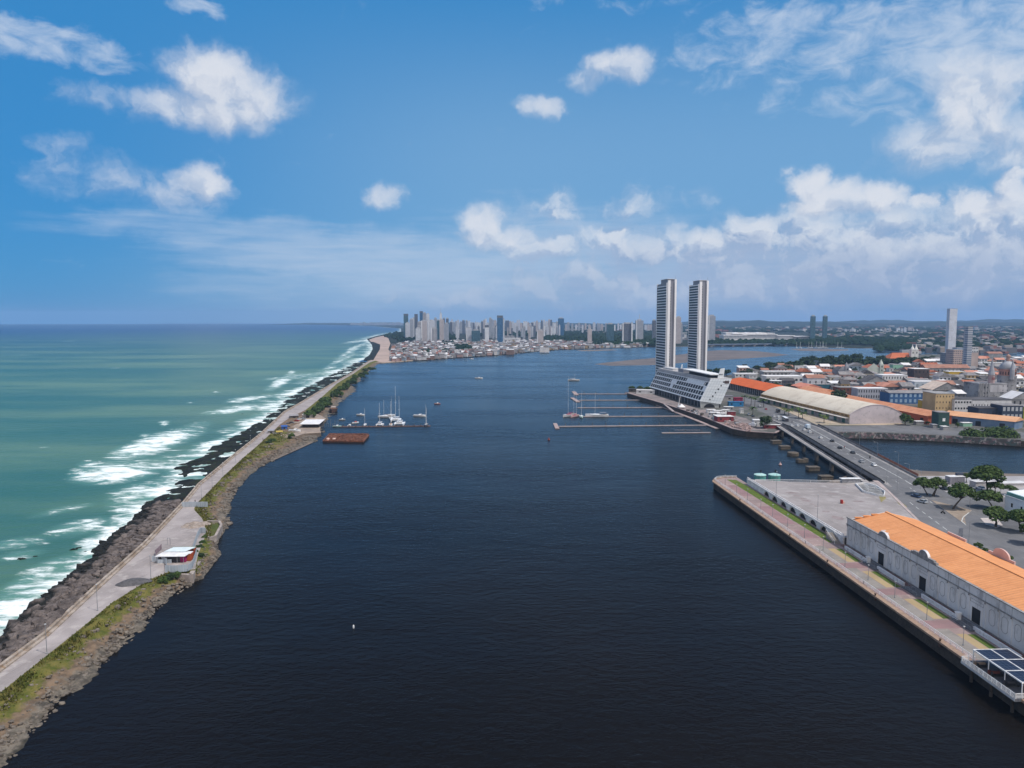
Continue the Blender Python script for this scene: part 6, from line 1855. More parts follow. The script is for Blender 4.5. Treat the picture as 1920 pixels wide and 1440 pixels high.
def zfence(name, lab, pts, h=2.2, z=ROADZ, gap=0, mat=None):
 P = [G(u, v, z) for u, v in pts]
 t = thing(name, lab, 'fence', (*P[0], z))
 for a, b in zip(P[:-1], P[1:]):
  l = math.hypot(b[0] - a[0], b[1] - a[1]); n = max(1, round(l / 3.0))
  for k in range(n):
   p = (a[0] + (b[0] - a[0]) * k / n, a[1] + (b[1] - a[1]) * k / n); q = (a[0] + (b[0] - a[0]) * (k + .97) / n, a[1] + (b[1] - a[1]) * (k + .97) / n)
   m = MB()
   ns = 8
   for s in range(ns):
    f0, f1 = s / ns, (s + 1) / ns
    off = .06 if s % 2 else -.06
    dx, dy = -(q[1] - p[1]) / l * n * off, (q[0] - p[0]) / l * n * off
    m.beam((p[0] + (q[0] - p[0]) * f0 + dx, p[1] + (q[1] - p[1]) * f0 + dy, z + h + (.08 if k % 2 else 0)), (p[0] + (q[0] - p[0]) * f1 + dx, p[1] + (q[1] - p[1]) * f1 + dy, z + h + (.08 if k % 2 else 0)), .05, h)
   attach(m.build('sheet_panel', mat or M_ZINC), t)
zfence('sheet_fence', 'zinc sheet fence round the builders yard on the breakwater', [(310, 1073), (334, 1073), (352, 1071), (361, 1065), (366, 1052), (369, 1040)], 2.3)
zfence('sheet_fence', 'zinc sheet fence from the container up to the stone basin', [(362, 1036), (366, 1022), (371, 1008), (376, 1000), (386, 1000)], 2.2)
zfence('sheet_fence', 'short zinc fence left of the white roofed cabin', [(285, 1053), (298, 1053), (312, 1058), (313, 1072)], 2.0)
zfence('sheet_gate', 'grey sheet metal gate across the breakwater road', [(341, 951), (352, 950.5), (366, 950.5), (390, 951)], 2.3)
def cabin():
 x, y = G(322, 1055, ROADZ)
 t = thing('site_cabin', 'builders cabin with two white lean-to roofs on the breakwater', 'cabin', (x, y, ROADZ), .03)
 t.scale = (.84, .84, .84)
 wl = M('cabin_dark', (.03, .03, .034), (.06, .06, .065), .6, .9)
 b = MB(); b.box(-1, 2.2, 0, 8.5, 4.2, 2.6); b.build('wall', wl, t)
 b = MB(); b.box(4.1, 2.0, 0, 2.4, 3.4, 2.4); b.build('side_room', M('magenta_boards', (.30, .02, .12), (.22, .02, .09), .8, .8), t)
 r = MB(); r.hexa([(-6, -1.0, 2.75), (5.6, -1.0, 2.75), (6.6, 3.0, 3.15), (-5, 3.0, 3.15), (-6, -1.0, 2.9), (5.6, -1.0, 2.9), (6.6, 3.0, 3.3), (-5, 3.0, 3.3)]); r.build('roof', M_RAILW, t)
 r = MB(); r.hexa([(-4.5, 3.2, 3.35), (4, 3.2, 3.35), (6.4, 7.6, 3.75), (-2.4, 7.6, 3.75), (-4.5, 3.2, 3.5), (4, 3.2, 3.5), (6.4, 7.6, 3.9), (-2.4, 7.6, 3.9)]); r.build('roof', M('pale_blue_sheet', (.60, .66, .68), (.52, .58, .6), .4, .6), t)
 b = MB(); b.box(-2.5, -.6, 0, 5.5, .12, 1.6); b.build('screen', M_ZINC, t)
 for xx in (-5.5, -1.5, 2.5, 5.0):
  p = MB(); p.tube((xx, -.8, 0), (xx, -.8, 2.8), .08, 6); p.build('post', M_STEEL, t)
cabin()
def ctr(u, v, lab, c, roofc, w=6.1, rz=.05):
 x, y = G(u, v, ROADZ)
 t = thing('cargo_container', lab, 'container', (x, y, ROADZ), rz)
 m = MB()
 n = 22
 for k in range(n):
  m.box(-w / 2 + (k + .5) * w / n, 0, .12, w / n * .98, 2.44 + (.06 if k % 2 else 0), 2.4)
 m.build('box', c, t)
 r = MB(); r.box(0, 0, 2.52, w + .04, 2.5, .1); r.build('roof', roofc, t)
 d = MB(); d.box(w / 2 + .03, 0, .2, .06, 2.2, 2.25); d.build('door', c, t)
ctr(344, 1041, 'rust red container with a green roof behind the white roofed cabin', M('container_rust', (.36, .07, .03), (.28, .055, .025), .6, .7), M('green_roof_sheet', (.14, .18, .13), (.18, .22, .16), .5, .8), 8.0)
ctr(349, 1050, 'orange red container with a white roof close behind the cabin', M('container_orange', (.42, .09, .035), None, .6, .7), M_RAILW, 4.0)
def hoarding():
 t = thing('site_hoarding', 'row of leaning dark boards left of the white roofed cabin', 'hoarding', (*G(294, 1040, ROADZ), ROADZ))
 a, b = G(291, 1042, ROADZ), G(303, 1030, ROADZ)
 m = MB(); m.beam((*a, ROADZ + 1.9), (*b, ROADZ + 1.9), .12, 1.7); attach(m.build('board', M('hoarding_red_grey', (.20, .13, .14), (.30, .24, .26), 1, .8)), t)
 m = MB()
 for f in (0, .5, 1): m.tube((a[0] + (b[0] - a[0]) * f, a[1] + (b[1] - a[1]) * f, ROADZ), (a[0] + (b[0] - a[0]) * f, a[1] + (b[1] - a[1]) * f, ROADZ + 2), .07, 5)
 attach(m.build('post', M_STEEL), t)
 t = thing('pipe_frame', 'thin upright pipe frame standing on the road behind the cabin', 'frame', (*G(314, 1022, ROADZ), ROADZ))
 m = MB(); x, y = G(314, 1022, ROADZ); m.tube((x, y, ROADZ), (x, y, ROADZ + 2.6), .08, 5); m.tube((x + 1, y, ROADZ), (x + 1, y, ROADZ + 2.6), .08, 5); m.tube((x, y, ROADZ + 2.6), (x + 1, y, ROADZ + 2.6), .08, 5); attach(m.build('pipe', M_STEEL), t)
hoarding()
def stone_basin():
 t = thing('stone_basin', 'low stone walled basin on the river bank by the builders yard', 'basin', (*G(400, 985, 2), 2))
 rings = [((380, 978), (411, 978), (415, 985), (404, 1006), (391, 1010))]
 for r in rings:
  P = [G(u, v, 2.6) for u, v in r]
  m = MB()
  for a, b in zip(P, P[1:] + P[:1]): m.beam((*a, 3.0), (*b, 3.0), .9, 3.4)
  attach(m.build('wall', M('pale_basin_stone', (.36, .31, .28), (.24, .20, .18), .4, .9)), t)
 c = MB()
 c.sheet([G(u, v, 2.3) for u, v in rings[0]], 2.3); attach(c.build('floor', M_GRASS), t)
 P = [G(u, v, 2.6) for u, v in ((367, 1074), (372, 1052))]
 m = MB(); m.beam((*G(330, 1078, 2.6), 3.0), (*G(358, 1079, 2.6), 3.0), 1.2, 2.5); m.beam((*G(358, 1079, 2.6), 3.0), (*G(374, 1052, 2.6), 3.0), 1.4, 3.4)
 o = m.build('retaining_wall', M('pale_basin_stone', (.36, .31, .28))); tag(o, 'pale concrete retaining wall under the zinc fence of the builders yard', 'wall')
stone_basin()
bushes = [(366, 1040, 9, 5), (374, 1030, 10, 6), (383, 1012, 8, 6), (380, 1022, 9, 6), (320, 1085, 12, 5), (306, 1092, 12, 5), (332, 1082, 9, 4), (377, 1046, 8, 5)]
bushes += [(546, 821, 9, 7), (510, 828, 10, 5), (503, 832, 9, 4)]
for k in range(34):
 f = k / 33
 u = 578 + (694 - 578) * f + random.uniform(-6, 6); vv = 779 + (689 - 779) * f + random.uniform(-1, 3.5) + 2
 s = 1 - .5 * f
 if 615 < u < 622 and random.random() < .5: continue
 bushes.append((u + 2, vv, 12 * s + random.uniform(-2, 3), 9 * s))
bp = [make_tree('bush', 'b', 'bush', 2.6, 2.0, .75, 9, 70, .36, m_, True, .2, group='bushes on the breakwater') for m_ in (M_LEAF, M_LEAF2, M_LEAF)]
bn = 0
for (u, v, w, h) in bushes:
 x, y = G(u, v, 2.2)
 k = y / F
 far = y > 600
 lab = 'dark green bush in the long thicket beside the far breakwater road' if far else 'green bush on the stony bank by the builders yard' if y < 330 else 'green bush on the bank near the rusty barge'
 sc = max(.6, w * k / 2.2)
 if bn < 3: o = bp[bn]; o.location = (x, y, 1.9); o['label'] = lab; o.scale = (sc, sc, max(.7, h * k * .45)); o['group'] = 'bushes on the breakwater'
 else: o = dup(bp[bn % 3], (x, y, 1.9), random.uniform(0, 6), lab, 'bushes on the breakwater', (sc, sc, max(.7, h * k * .45)))
 bn += 1
sheet_poly('yard_sand', [G(u, v, 2.3) for u, v in [(518, 806), (548, 781), (578, 769), (600, 778), (612, 785), (603, 789), (600, 806), (602, 811), (570, 813), (556, 818), (545, 820), (530, 820), (522, 816)]], 2.3, M('yard_sand', (.36, .28, .22), (.24, .19, .16), .08, .95, c3=(.15, .125, .11)), skirt=(M_MUD, -.5))
sheet_poly('mud_flat', [G(u, v, .25) for u, v in [(520, 826), (560, 828), (594, 826), (569, 838), (540, 851), (513, 863), (495, 868), (500, 845)]], .25, M_MUD)
def shed(u, v, w, d, h, lab, wall, roof, z=2.3, rz=.4, name='shed'):
 x, y = G(u, v, z)
 t = thing(name, lab, 'shed', (x, y, z), rz)
 b = MB(); b.box(0, 0, 0, w, d, h); b.build('wall', wall, t)
 r = MB(); r.hexa([(-w / 2 - .3, -d / 2 - .3, h), (w / 2 + .3, -d / 2 - .3, h), (w / 2 + .3, d / 2 + .3, h + .6), (-w / 2 - .3, d / 2 + .3, h + .6), (-w / 2 - .3, -d / 2 - .3, h + .15), (w / 2 + .3, -d / 2 - .3, h + .15), (w / 2 + .3, d / 2 + .3, h + .75), (-w / 2 - .3, d / 2 + .3, h + .75)])
 r.build('roof', roof, t)
 w_ = MB(); w_.box(0, -d / 2 - .02, 0.02, w * .3, .06, h * .75); w_.build('door', M_DARK, t)
shed(508, 814, 4.2, 3, 2.6, 'small grey hut beside the breakwater road before the marina yard', M_CONC, M('hut_roof', (.3, .3, .33), None, 1, .8))
shed(578, 783, 9, 4, 2.4, 'pale shed behind the white roofed boathouse', M_CONC, M('pale_shed_roof', (.52, .5, .5), None, .6, .8), rz=.05)
shed(551, 785, 7, 4, 2.6, 'grey shed at the upper left of the marina yard', M_CONCD, M('grey_shed_roof', (.30, .28, .29), None, .6, .8))
shed(533, 805, 4, 3.4, 2.2, 'blue tarpaulin covered shelter in the marina yard', M('blue_tarp', (.03, .08, .28), (.04, .11, .34), .8, .7), M('blue_tarp', (.03, .08, .28)))
shed(524, 814, 4, 3, 1.6, 'low yellow roofed hut in the marina yard', M_CONC, M('yellow_sheet', (.40, .30, .06), None, 1, .8))
for i, (u, v, c, lab) in enumerate([(541, 796, 'black', 'black car parked in the marina yard, left one'), (547, 794, 'dark grey', 'dark grey car parked in the marina yard, right one'), (562, 787, 'white', 'white car parked behind the boathouse, left one'), (570, 786.5, 'silver', 'silver car parked behind the boathouse, middle one'), (556, 790, 'red', 'red car parked behind the boathouse'), (538, 801, 'blue', 'blue car parked beside the blue shelter')]):
 car(c, u, v, lab, 2.33, random.uniform(0, 3), 'cars in the marina yard')
motorboat('white boat laid up ashore beside the barge mooring', 553, 815, 9, -.15, group='boats laid up ashore').location.z = 2.5
motorboat('pale boat laid up ashore by the yellow roofed hut', 521, 820, 6, .5, group='boats laid up ashore').location.z = 2.4
def beached():
 x, y = G(625, 772, .4)
 t = thing('old_wooden_boat', 'old brown wooden boat beached at the end of the thicket', 'boat', (x, y, .5), -R90 + .1)
 hull(17, 7, 2.6, M('brown_planks', (.10, .055, .04), (.06, .038, .03), .5, .9), t, .6, stern=.8)
 b = MB(); b.box(-1, 0, 2.5, 6, 3.6, 1.6); b.build('wheelhouse', M('faded_orange', (.42, .24, .16), None, .8, .8), t)
 b = MB(); b.box(-1, 0, 4.1, 6.6, 4.2, .2); b.build('roof', M('faded_cream', (.5, .4, .34), None, .8, .8), t)
beached()
# ------------------------------------------------------------------ twin towers and the slanted hotel on the quay
M_TWHITE = M('tower_white', (.80, .79, .80), (.74, .73, .74), .05, .6, spec=.2)
M_TGREY = M('tower_grey', (.24, .245, .28), (.21, .215, .25), .06, .7)
M_TGLASS = M('tower_glass', (.010, .018, .030), (.02, .034, .05), .2, .4, spec=.2)
def tower(lab, nx, ny, L, Wd, ztop, grp):
 rz = math.atan2(.095, .995)
 t = thing('apartment_tower', lab, 'tower', (nx, ny, LZ), rz, grp)
 h = ztop - LZ
 hl = h - 5.5
 b = MB(); b.box(Wd * .42, L / 2, 0, Wd * .80, L - .8, hl + 2); b.build('core', M_TGREY, t)
 st = 3.45; n = int(hl / st)
 for k in range(n):
  z = k * st + 1.0
  g = MB(); g.box(1.2, L / 2, z + .78, 2.4, L - 2.2, st - 1.0); g.build('window_band', M_TGLASS, t)
 for k in range(n + 1):
  z = k * st + .55
  g = MB(); g.box(1.05, L / 2, z + .0, 2.7, L - 1.2, 1.2); g.build('balcony_band', M_TWHITE, t)
 for yy, w in ((.55, 1.1), (L - .55, 1.1)):
  p = MB(); p.box(.65, yy, 0, 1.9, w, hl + 2.6); p.build('corner_pier', M_TWHITE, t)
 p = MB(); p.box(2.9, -.1, 0, 3.1, 2.4, h); p.build('white_fin', M_TWHITE, t)
 p = MB(); p.box(Wd - 1.4, .1, 0, 2.3, 2.6, h + 1.2); p.build('white_fin', M_TWHITE, t)
 p = MB(); p.box(Wd - .5, L * .5, 0, 1.0, L - 4, h - 3); p.build('side_wall', M_TWHITE, t)
 for k in range(n):
  w = MB(); w.box(5.2, .02, k * st + 2.0, .7, .9, 1.5); w.build('stair_window', M_TGLASS, t)
 r = MB(); r.box(Wd * .5, L * .4, hl + 2, Wd * .72, L * .66, 5.2); r.build('roof_block', M_TGREY, t)
 r = MB(); r.box(Wd * .5, L * .4, h + 1.7, Wd * .8, L * .7, .35); r.build('roof_slab', M_TWHITE, t)
 r = MB(); r.tube((Wd - 1.2, 1, h), (Wd - 1.2, 1, h + 6), .12, 5); r.build('aerial', M_STEEL, t)
tower('left one of the two white twin towers with dark balcony stripes', 193.2, 906, 41, 12.6, 133, 'white twin towers')
tower('right one of the two white twin towers, behind the slanted hotel roof', 245.5, 955, 36, 13.6, 134, 'white twin towers')
def hotel():
 t = thing('slanted_hotel', 'white ship-like hotel with leaning lattice facade at the foot of the twin towers', 'hotel', (170, 700, LZ))
 B0 = Vector(PT(1313, 752, 652)); B1 = Vector(PT(1218, 723, 792))        # lattice foot, near and far
 T0 = Vector(PT(1333, 710, 652)); T1 = Vector(PT(1235, 692, 792))        # lattice top
 zb, zt = 10.6, 30.4
 for p in (B0, B1): p.z = zb
 for p in (T0, T1): p.z = zt
 def P(s, h, o=0.0):      # s along the facade (0 near .. 1 far), h up the lattice, o outwards
  a = B0.lerp(B1, s); b = T0.lerp(T1, s)
  p = a.lerp(b, h)
  return (p.x - o, p.y, p.z)
 W = 18.5
 m = MB()
 q = [P(0, 0), P(1, 0), P(1, 1), P(0, 1)]
 sh = lambda p, w: (p[0] + w, p[1], p[2])
 m.hexa([sh(q[0], .0), sh(q[0], W), sh(q[1], W), sh(q[1], 0), sh(q[3], 0), sh(q[3], W), sh(q[2], W), sh(q[2], 0)])
 attach(m.build('body', M('smoked_glass', (.018, .022, .028), (.04, .045, .054), .3, .5, spec=.1)), t)
 def strip(h0, h1, nm='floor_band', d=.30, s0=0, s1=1):
  m = MB(); a = [P(s0, h0, d), P(s0, h0, -.1), P(s1, h0, -.1), P(s1, h0, d), P(s0, h1, d), P(s0, h1, -.1), P(s1, h1, -.1), P(s1, h1, d)]
  m.hexa(a); attach(m.build(nm, M_HW), t)
 M_HW = M('hotel_white', (.80, .80, .80), (.72, .72, .73), .2, .7)
 hs = [0, .215, .43, .645, .86]
 strip(-.03, .02);
 for h in hs[1:]: strip(h - .022, h + .022)
 m = MB(); a = [P(0, .87, .6), P(0, .87, -.1), P(1, .87, -.1), P(1, .87, .6), P(0, 1, .6), P(0, 1, -.1), P(1, 1, -.1), P(1, 1, .6)]; m.hexa(a)
 attach(m.build('upper_band', M('grey_cladding', (.26, .25, .255), (.34, .33, .335), .15, .7, stretch=(.2, 1, 1))), t)
 nf = 23
 for k in range(nf + 1):
  s0 = k / nf * .985; s1 = s0 + .0055
  m = MB()
  for i in range(4):
   h0, h1 = hs[i] + .02, hs[i + 1] - .02
   off = 0.010
   a = [P(s0, h0, .22), P(s0, h0, 0), P(s1, h0, 0), P(s1, h0, .22), P(s0, h1, .22), P(s0, h1, 0), P(s1, h1, 0), P(s1, h1, .22)]
   m.hexa(a)
  attach(m.build('facade_fin', M_HW), t)
 random.seed(5)
 wp = MB()
 for (i, a, b) in [(3, .06, .36), (2, .52, .62), (1, .55, .60), (2, .0, .04)]:
  wp.hexa([P(a, hs[i] + .03, .4), P(a, hs[i] + .03, .05), P(b, hs[i] + .03, .05), P(b, hs[i] + .03, .4), P(a, hs[i + 1] - .03, .4), P(a, hs[i + 1] - .03, .05), P(b, hs[i + 1] - .03, .05), P(b, hs[i + 1] - .03, .4)])
 attach(wp.build('white_panel', M('hotel_pale_panel', (.72, .73, .75), (.62, .63, .65), .4, .6)), t)
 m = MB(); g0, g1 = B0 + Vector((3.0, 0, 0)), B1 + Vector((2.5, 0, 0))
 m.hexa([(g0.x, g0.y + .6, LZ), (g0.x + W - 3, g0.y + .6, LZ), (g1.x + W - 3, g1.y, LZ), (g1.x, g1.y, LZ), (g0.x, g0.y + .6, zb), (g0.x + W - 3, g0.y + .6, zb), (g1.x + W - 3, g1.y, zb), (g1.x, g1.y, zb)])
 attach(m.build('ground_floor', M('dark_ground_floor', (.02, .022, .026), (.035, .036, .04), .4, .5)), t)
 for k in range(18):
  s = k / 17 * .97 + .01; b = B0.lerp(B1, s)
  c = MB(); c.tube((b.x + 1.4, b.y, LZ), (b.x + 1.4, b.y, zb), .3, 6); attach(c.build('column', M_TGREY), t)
 m = MB()
 e = [(B0.x - .6, B0.y - .35, zb - .5), (B0.x + W + .2, B0.y - .35, zb - 3.2), (T0.x + W + .4, T0.y - .35, zt + .1), (T0.x - .2, T0.y - .35, zt + .1)]
 f = [(x, y + .3, z) for x, y, z in e]
 m.hexa([e[0], e[1], f[1], f[0], e[3], e[2], f[2], f[3]])
 attach(m.build('bow_front', M('bow_glass_white', (.74, .77, .80), (.62, .67, .71), .12, .3, stretch=(.4, 1, 1.5))), t)
 j = MB()
 for k in range(1, 9):
  f_ = k / 9
  a = Vector(e[0]).lerp(Vector(e[3]), f_); b = Vector(e[1]).lerp(Vector(e[2]), f_)
  j.tube((a.x, a.y - .05, a.z), (b.x, b.y - .05, b.z), .05, 4)
 for k in range(1, 8):
  a = Vector(e[0]).lerp(Vector(e[1]), k / 8); b = Vector(e[3]).lerp(Vector(e[2]), k / 8); j.tube((a.x, a.y - .05, a.z), (b.x, b.y - .05, b.z), .05, 4)
 attach(j.build('glazing_bars', M_TGREY), t)
 for k in range(6):     # dark stepped openings up the bow
  f_ = .12 + k * .15; g_ = .42 + k * .055
  a = Vector(e[0]).lerp(Vector(e[3]), f_).lerp(Vector(e[1]).lerp(Vector(e[2]), f_), g_)
  o = MB(); o.box(a.x, a.y - .04, a.z - .6, 1.5 if k % 2 else 1.0, .12, 1.3); attach(o.build('opening', M_DARK), t)
 o = MB(); o.box(T0.x + W - 4, T0.y - .42, zt - 4.2, 4.0, .12, 2.6); attach(o.build('balcony_opening', M('brown_recess', (.09, .06, .055), None, 1, .8)), t)
 o = MB(); x0 = B0.x + 5.5
 o.hexa([(B0.x + .5, B0.y + .2, LZ), (B0.x + W - 1.5, B0.y + .2, LZ), (B0.x + W - 1.5, B0.y + .7, LZ), (B0.x + .5, B0.y + .7, LZ), (B0.x - .4, B0.y + .2, zb), (B0.x + W - .5, B0.y + .2, zb), (B0.x + W - .5, B0.y + .7, zb), (B0.x - .4, B0.y + .7, zb)])
 attach(o.build('bow_base', M('bow_base_grey', (.36, .37, .37), (.28, .29, .29), .3, .8)), t)
 ar = MB(); n = 12; cx_ = B0.x + 8.5
 v = [(cx_ + 5 * math.cos(math.pi * k / n), B0.y + .15, LZ + .1 + 3.6 * math.sin(math.pi * k / n)) for k in range(n + 1)]
 ar.add(v, [tuple(range(n, -1, -1))]); attach(ar.build('arched_entrance', M_DARK), t)
 def TP(s, w, z): p = T0.lerp(T1, s); return (p.x + w, p.y, z)
 r = MB(); r.hexa([TP(0, -.2, zt), TP(0, W + .4, zt), TP(1, W + .4, zt), TP(1, -.2, zt), TP(0, -.2, zt + .5), TP(0, W + .4, zt + .5), TP(1, W + .4, zt + .5), TP(1, -.2, zt + .5)])
 attach(r.build('roof_deck', M('roof_deck_grey', (.42, .40, .40), (.34, .33, .33), .2, .8)), t)
 c = MB(); c.hexa([TP(.06, 1.6, zt + .5), TP(.06, 10.5, zt + .5), TP(.40, 10.5, zt + .5), TP(.40, 1.6, zt + .5), TP(.06, 1.6, zt + 3.3), TP(.06, 10.5, zt + 3.3), TP(.40, 10.5, zt + 3.3), TP(.40, 1.6, zt + 3.3)])
 attach(c.build('roof_bar', M_DARK), t)
 c = MB(); c.hexa([TP(.02, .4, zt + 3.3), TP(.02, 12, zt + 3.3), TP(.5, 12, zt + 3.8), TP(.5, .4, zt + 3.8), TP(.02, .4, zt + 4.1), TP(.02, 12, zt + 4.1), TP(.5, 12, zt + 4.6), TP(.5, .4, zt + 4.6)])
 attach(c.build('canopy', M('canopy_white', (.78, .77, .76), None, .3, .6)), t)
 c = MB(); c.hexa([TP(.52, 2, zt + .5), TP(.52, 14, zt + .5), TP(.62, 14, zt + .5), TP(.62, 2, zt + .5), TP(.52, 2, zt + 4), TP(.52, 14, zt + 4), TP(.62, 14, zt + 4), TP(.62, 2, zt + 4)]); attach(c.build('plant_room', M_TGREY), t)
 c = MB(); c.hexa([TP(.75, 3, zt + .5), TP(.75, 12, zt + .5), TP(.97, 12, zt + .5), TP(.97, 3, zt + .5), TP(.75, 3, zt + 2.2), TP(.75, 12, zt + 2.2), TP(.97, 12, zt + 2.2), TP(.97, 3, zt + 2.2)]); attach(c.build('plant_room', M('pale_plant_room', (.5, .49, .5), None, .4, .8)), t)
 def fin(px, lean=2.5, hgt=8.5, w=5.5, nm='roof_fin'):
  s, w0 = px
  a = Vector(TP(s, w0, zt + .4))
  m = MB(); m.hexa([(a.x, a.y, a.z), (a.x + w, a.y, a.z), (a.x + w, a.y + 1.2, a.z), (a.x, a.y + 1.2, a.z), (a.x + lean, a.y, a.z + hgt), (a.x + w + lean * .35, a.y, a.z + hgt + .6), (a.x + w + lean * .35, a.y + 1.2, a.z + hgt + .6), (a.x + lean, a.y + 1.2, a.z + hgt)])
  attach(m.build(nm, M('fin_white', (.70, .72, .74), (.60, .62, .64), .3, .5)), t)
 fin((.02, 7.2)); fin((.63, 4.6), 1.4, 7.0, 1.9)
hotel()
for i, (u, v, lean) in enumerate([(1271, 765, 2.0)]):
 x, y = G(u, v, LZ)
 t = thing('white_mast', 'leaning white mast on the quay before the dark hotel ground floor', 'mast', (x, y, LZ))
 m = MB(); m.tube((0, 0, 0), (lean, 0, 11), .4, 8, .22); m.build('pole', M_RAILW, t)
 m = MB(); m.lathe((0, 0, 0), [(1.2, 0), (1.0, .7)], 10); m.build('base', M_CONC, t)
qp = [G(u, v, LZ) for u, v in isle_px[:7]]
mb = MB()
for a, b in zip(qp[:-1], qp[1:]): mb.beam((a[0] + .5, a[1] - .1, LZ + .35), (b[0] + .5, b[1] - .1, LZ + .35), 1.6, .5)
o = mb.build('far_quay_edge', M_PON); tag(o, 'long pinkish quay edge in front of the hotel and the site huts', 'quay edge')
sheet_poly('quay_paving', [G(u, v, LZ) for u, v in [(1177, 736), (1246, 756.5), (1312, 778), (1373, 803), (1400, 808), (1440, 806), (1400, 785), (1340, 768), (1315, 768), (1222, 739), (1190, 733)]], LZ + .006, M('quay_pink_concrete', (.25, .20, .19), (.17, .145, .14), .06, .95, c3=(.10, .09, .085)))
random.seed(17)
def hut(u, v, w, d, h, lab, wc, rc, rz, name='site_hut', z=LZ, gable=False, cat='site hut', group='site huts on the quay', win=2):
 x, y = G(u, v, z)
 t = thing(name, lab, cat, (x, y, z), rz, group)
 b = MB(); b.box(0, 0, 0, w, d, h); b.build('wall', wc, t)
 r = MB()
 if gable:
  r.add([(-w / 2 - .4, -d / 2 - .4, h), (w / 2 + .4, -d / 2 - .4, h), (w / 2 + .4, d / 2 + .4, h), (-w / 2 - .4, d / 2 + .4, h), (-w / 2 - .4, 0, h + d * .22), (w / 2 + .4, 0, h + d * .22)], [(0, 1, 5, 4), (2, 3, 4, 5), (0, 4, 3), (1, 2, 5), (3, 2, 1, 0)])
 else: r.box(0, 0, h, w + .5, d + .5, .25)
 r.build('roof', rc, t)
 for k in range(win):
  q = MB(); q.box(-w * .3 + k * w * .6 / max(1, win - 1) if win > 1 else 0, -d / 2 - .02, h * .4, w * .12, .06, h * .3); q.build('window', M_DARK, t)
 return t
HWHITE = M('hut_white', (.62, .61, .61), (.52, .51, .51), .3, .8); HROOF = M('hut_white_roof', (.70, .68, .67), (.55, .53, .53), .4, .7); HGREY = M('hut_grey', (.33, .32, .33), (.25, .24, .25), .4, .8); HRED = M('hut_red', (.25, .04, .045), (.16, .03, .035), .6, .8)
huts = [(1333, 774, 7, 4, 2.8, 'white site hut nearest the hotel bow', HWHITE, HROOF), (1345, 776, 7, 4, 2.8, 'white site hut second from the hotel bow', HWHITE, HROOF), (1339, 780, 8, 4, 3.0, 'grey walled hut between the first white huts and the quay edge', HGREY, HROOF), (1352, 781, 7, 4, 2.8, 'white hut behind the red walled shed', HWHITE, HROOF),
  (1357, 790, 13, 8, 4.2, 'white roofed shed with red open front on the quay', HRED, HROOF), (1345, 787, 6, 5, 3.6, 'pale greenish hut left of the red fronted shed', M('hut_pale_green', (.40, .45, .43), None, .4, .8), HROOF), (1371, 779, 6, 4, 3.4, 'dark red hut behind the quay yard', HRED, HGREY), (1421, 798, 7.5, 6, 4.4, 'white cube-like hut left of the quay tree', HWHITE, HROOF),
  (1366, 769, 8, 4, 3.0, 'grey hut on the street side of the site yard', HGREY, HROOF), (1390, 775, 3, 3, 4.0, 'small white kiosk on the paved yard behind the huts', HWHITE, HGREY), (1360, 774, 6, 4, 2.6, 'low white hut behind the dark red hut', HWHITE, HROOF), (1447, 803, 12, 3, 2.6, 'long low white roofed stall right of the quay tree', HRED, HROOF)]
for (u, v, w, d, h, lab, a, b) in huts: hut(u, v, w, d, h, lab, a, b, random.uniform(-.15, .15))
hut(1379, 762, 14, 3, 4.4, 'bright blue site container beside the street palms', M('container_blue', (.02, .14, .32), (.03, .18, .38), .5, .6), M('container_blue', (.02, .14, .32)), .05)
hut(1383, 752, 9, 4, 3.4, 'crimson roofed stall behind the blue container', M('stall_crimson', (.28, .03, .07), None, .6, .8), M('stall_crimson', (.28, .03, .07)), .05)
hut(1356, 752, 18, 5, 5.0, 'grey shed behind the blue container at the hotel foot', HGREY, M('lilac_roof', (.24, .22, .26), None, .4, .8), .05)
hut(1211, 738, 20, 8, 4.0, 'white flat roofed pavilion at the far corner of the quay', HWHITE, HROOF, -.3)
hut(1193, 735, 16, 7, 3.4, 'dark low jetty shed at the far corner of the quay', M_CONCD, M('dark_roof', (.06, .06, .07), None, .5, .8), -.3)
truck(1410, 800, 'white truck parked on the quay left of the white cube-like hut', paint('site_white', (.65, .65, .66)), paint('site_white', (.65, .65, .66)), LZ, 2.0, 4)
mb = MB()
for _ in range(170):
 u = random.uniform(1362, 1408); v = 790 + (u - 1362) * .28 + random.uniform(-4, 8)
 x, y = G(u, v, LZ); mb.box(x, y, LZ, random.uniform(.5, 3.4), random.uniform(.4, 1.4), random.uniform(.3, 1.5), random.uniform(0, 3))
o = kind(mb.build('building_debris', M('debris_pink', (.42, .28, .25), (.26, .19, .18), .5, .9, c3=(.5, .42, .4))), 'stuff')
random.seed(29)
for i in range(26):
 u = random.uniform(1285, 1395); v = 764 + (u - 1285) * .30 + random.uniform(-3, 7)
 x, y = G(u, v, LZ)
 if i % 3 == 0:
  car(random.choice(('white', 'silver', 'dark grey', 'white')), u, v, 'small car parked among the site huts on the quay', LZ + .02, random.uniform(0, 3), 'cars among the site huts')
 else:
  o = MB().box(0, 0, 0, random.uniform(1.5, 3.5), random.uniform(1.2, 2.4), random.uniform(.8, 2.2)).build('material_stack', (HWHITE, HGREY, M_CONCD)[i % 3]); o.location = (x, y, LZ); o.rotation_euler = (0, 0, random.uniform(0, 3))
  tag(o, 'covered stack of building materials among the site huts on the quay', 'material stack', 'material stacks on the quay')
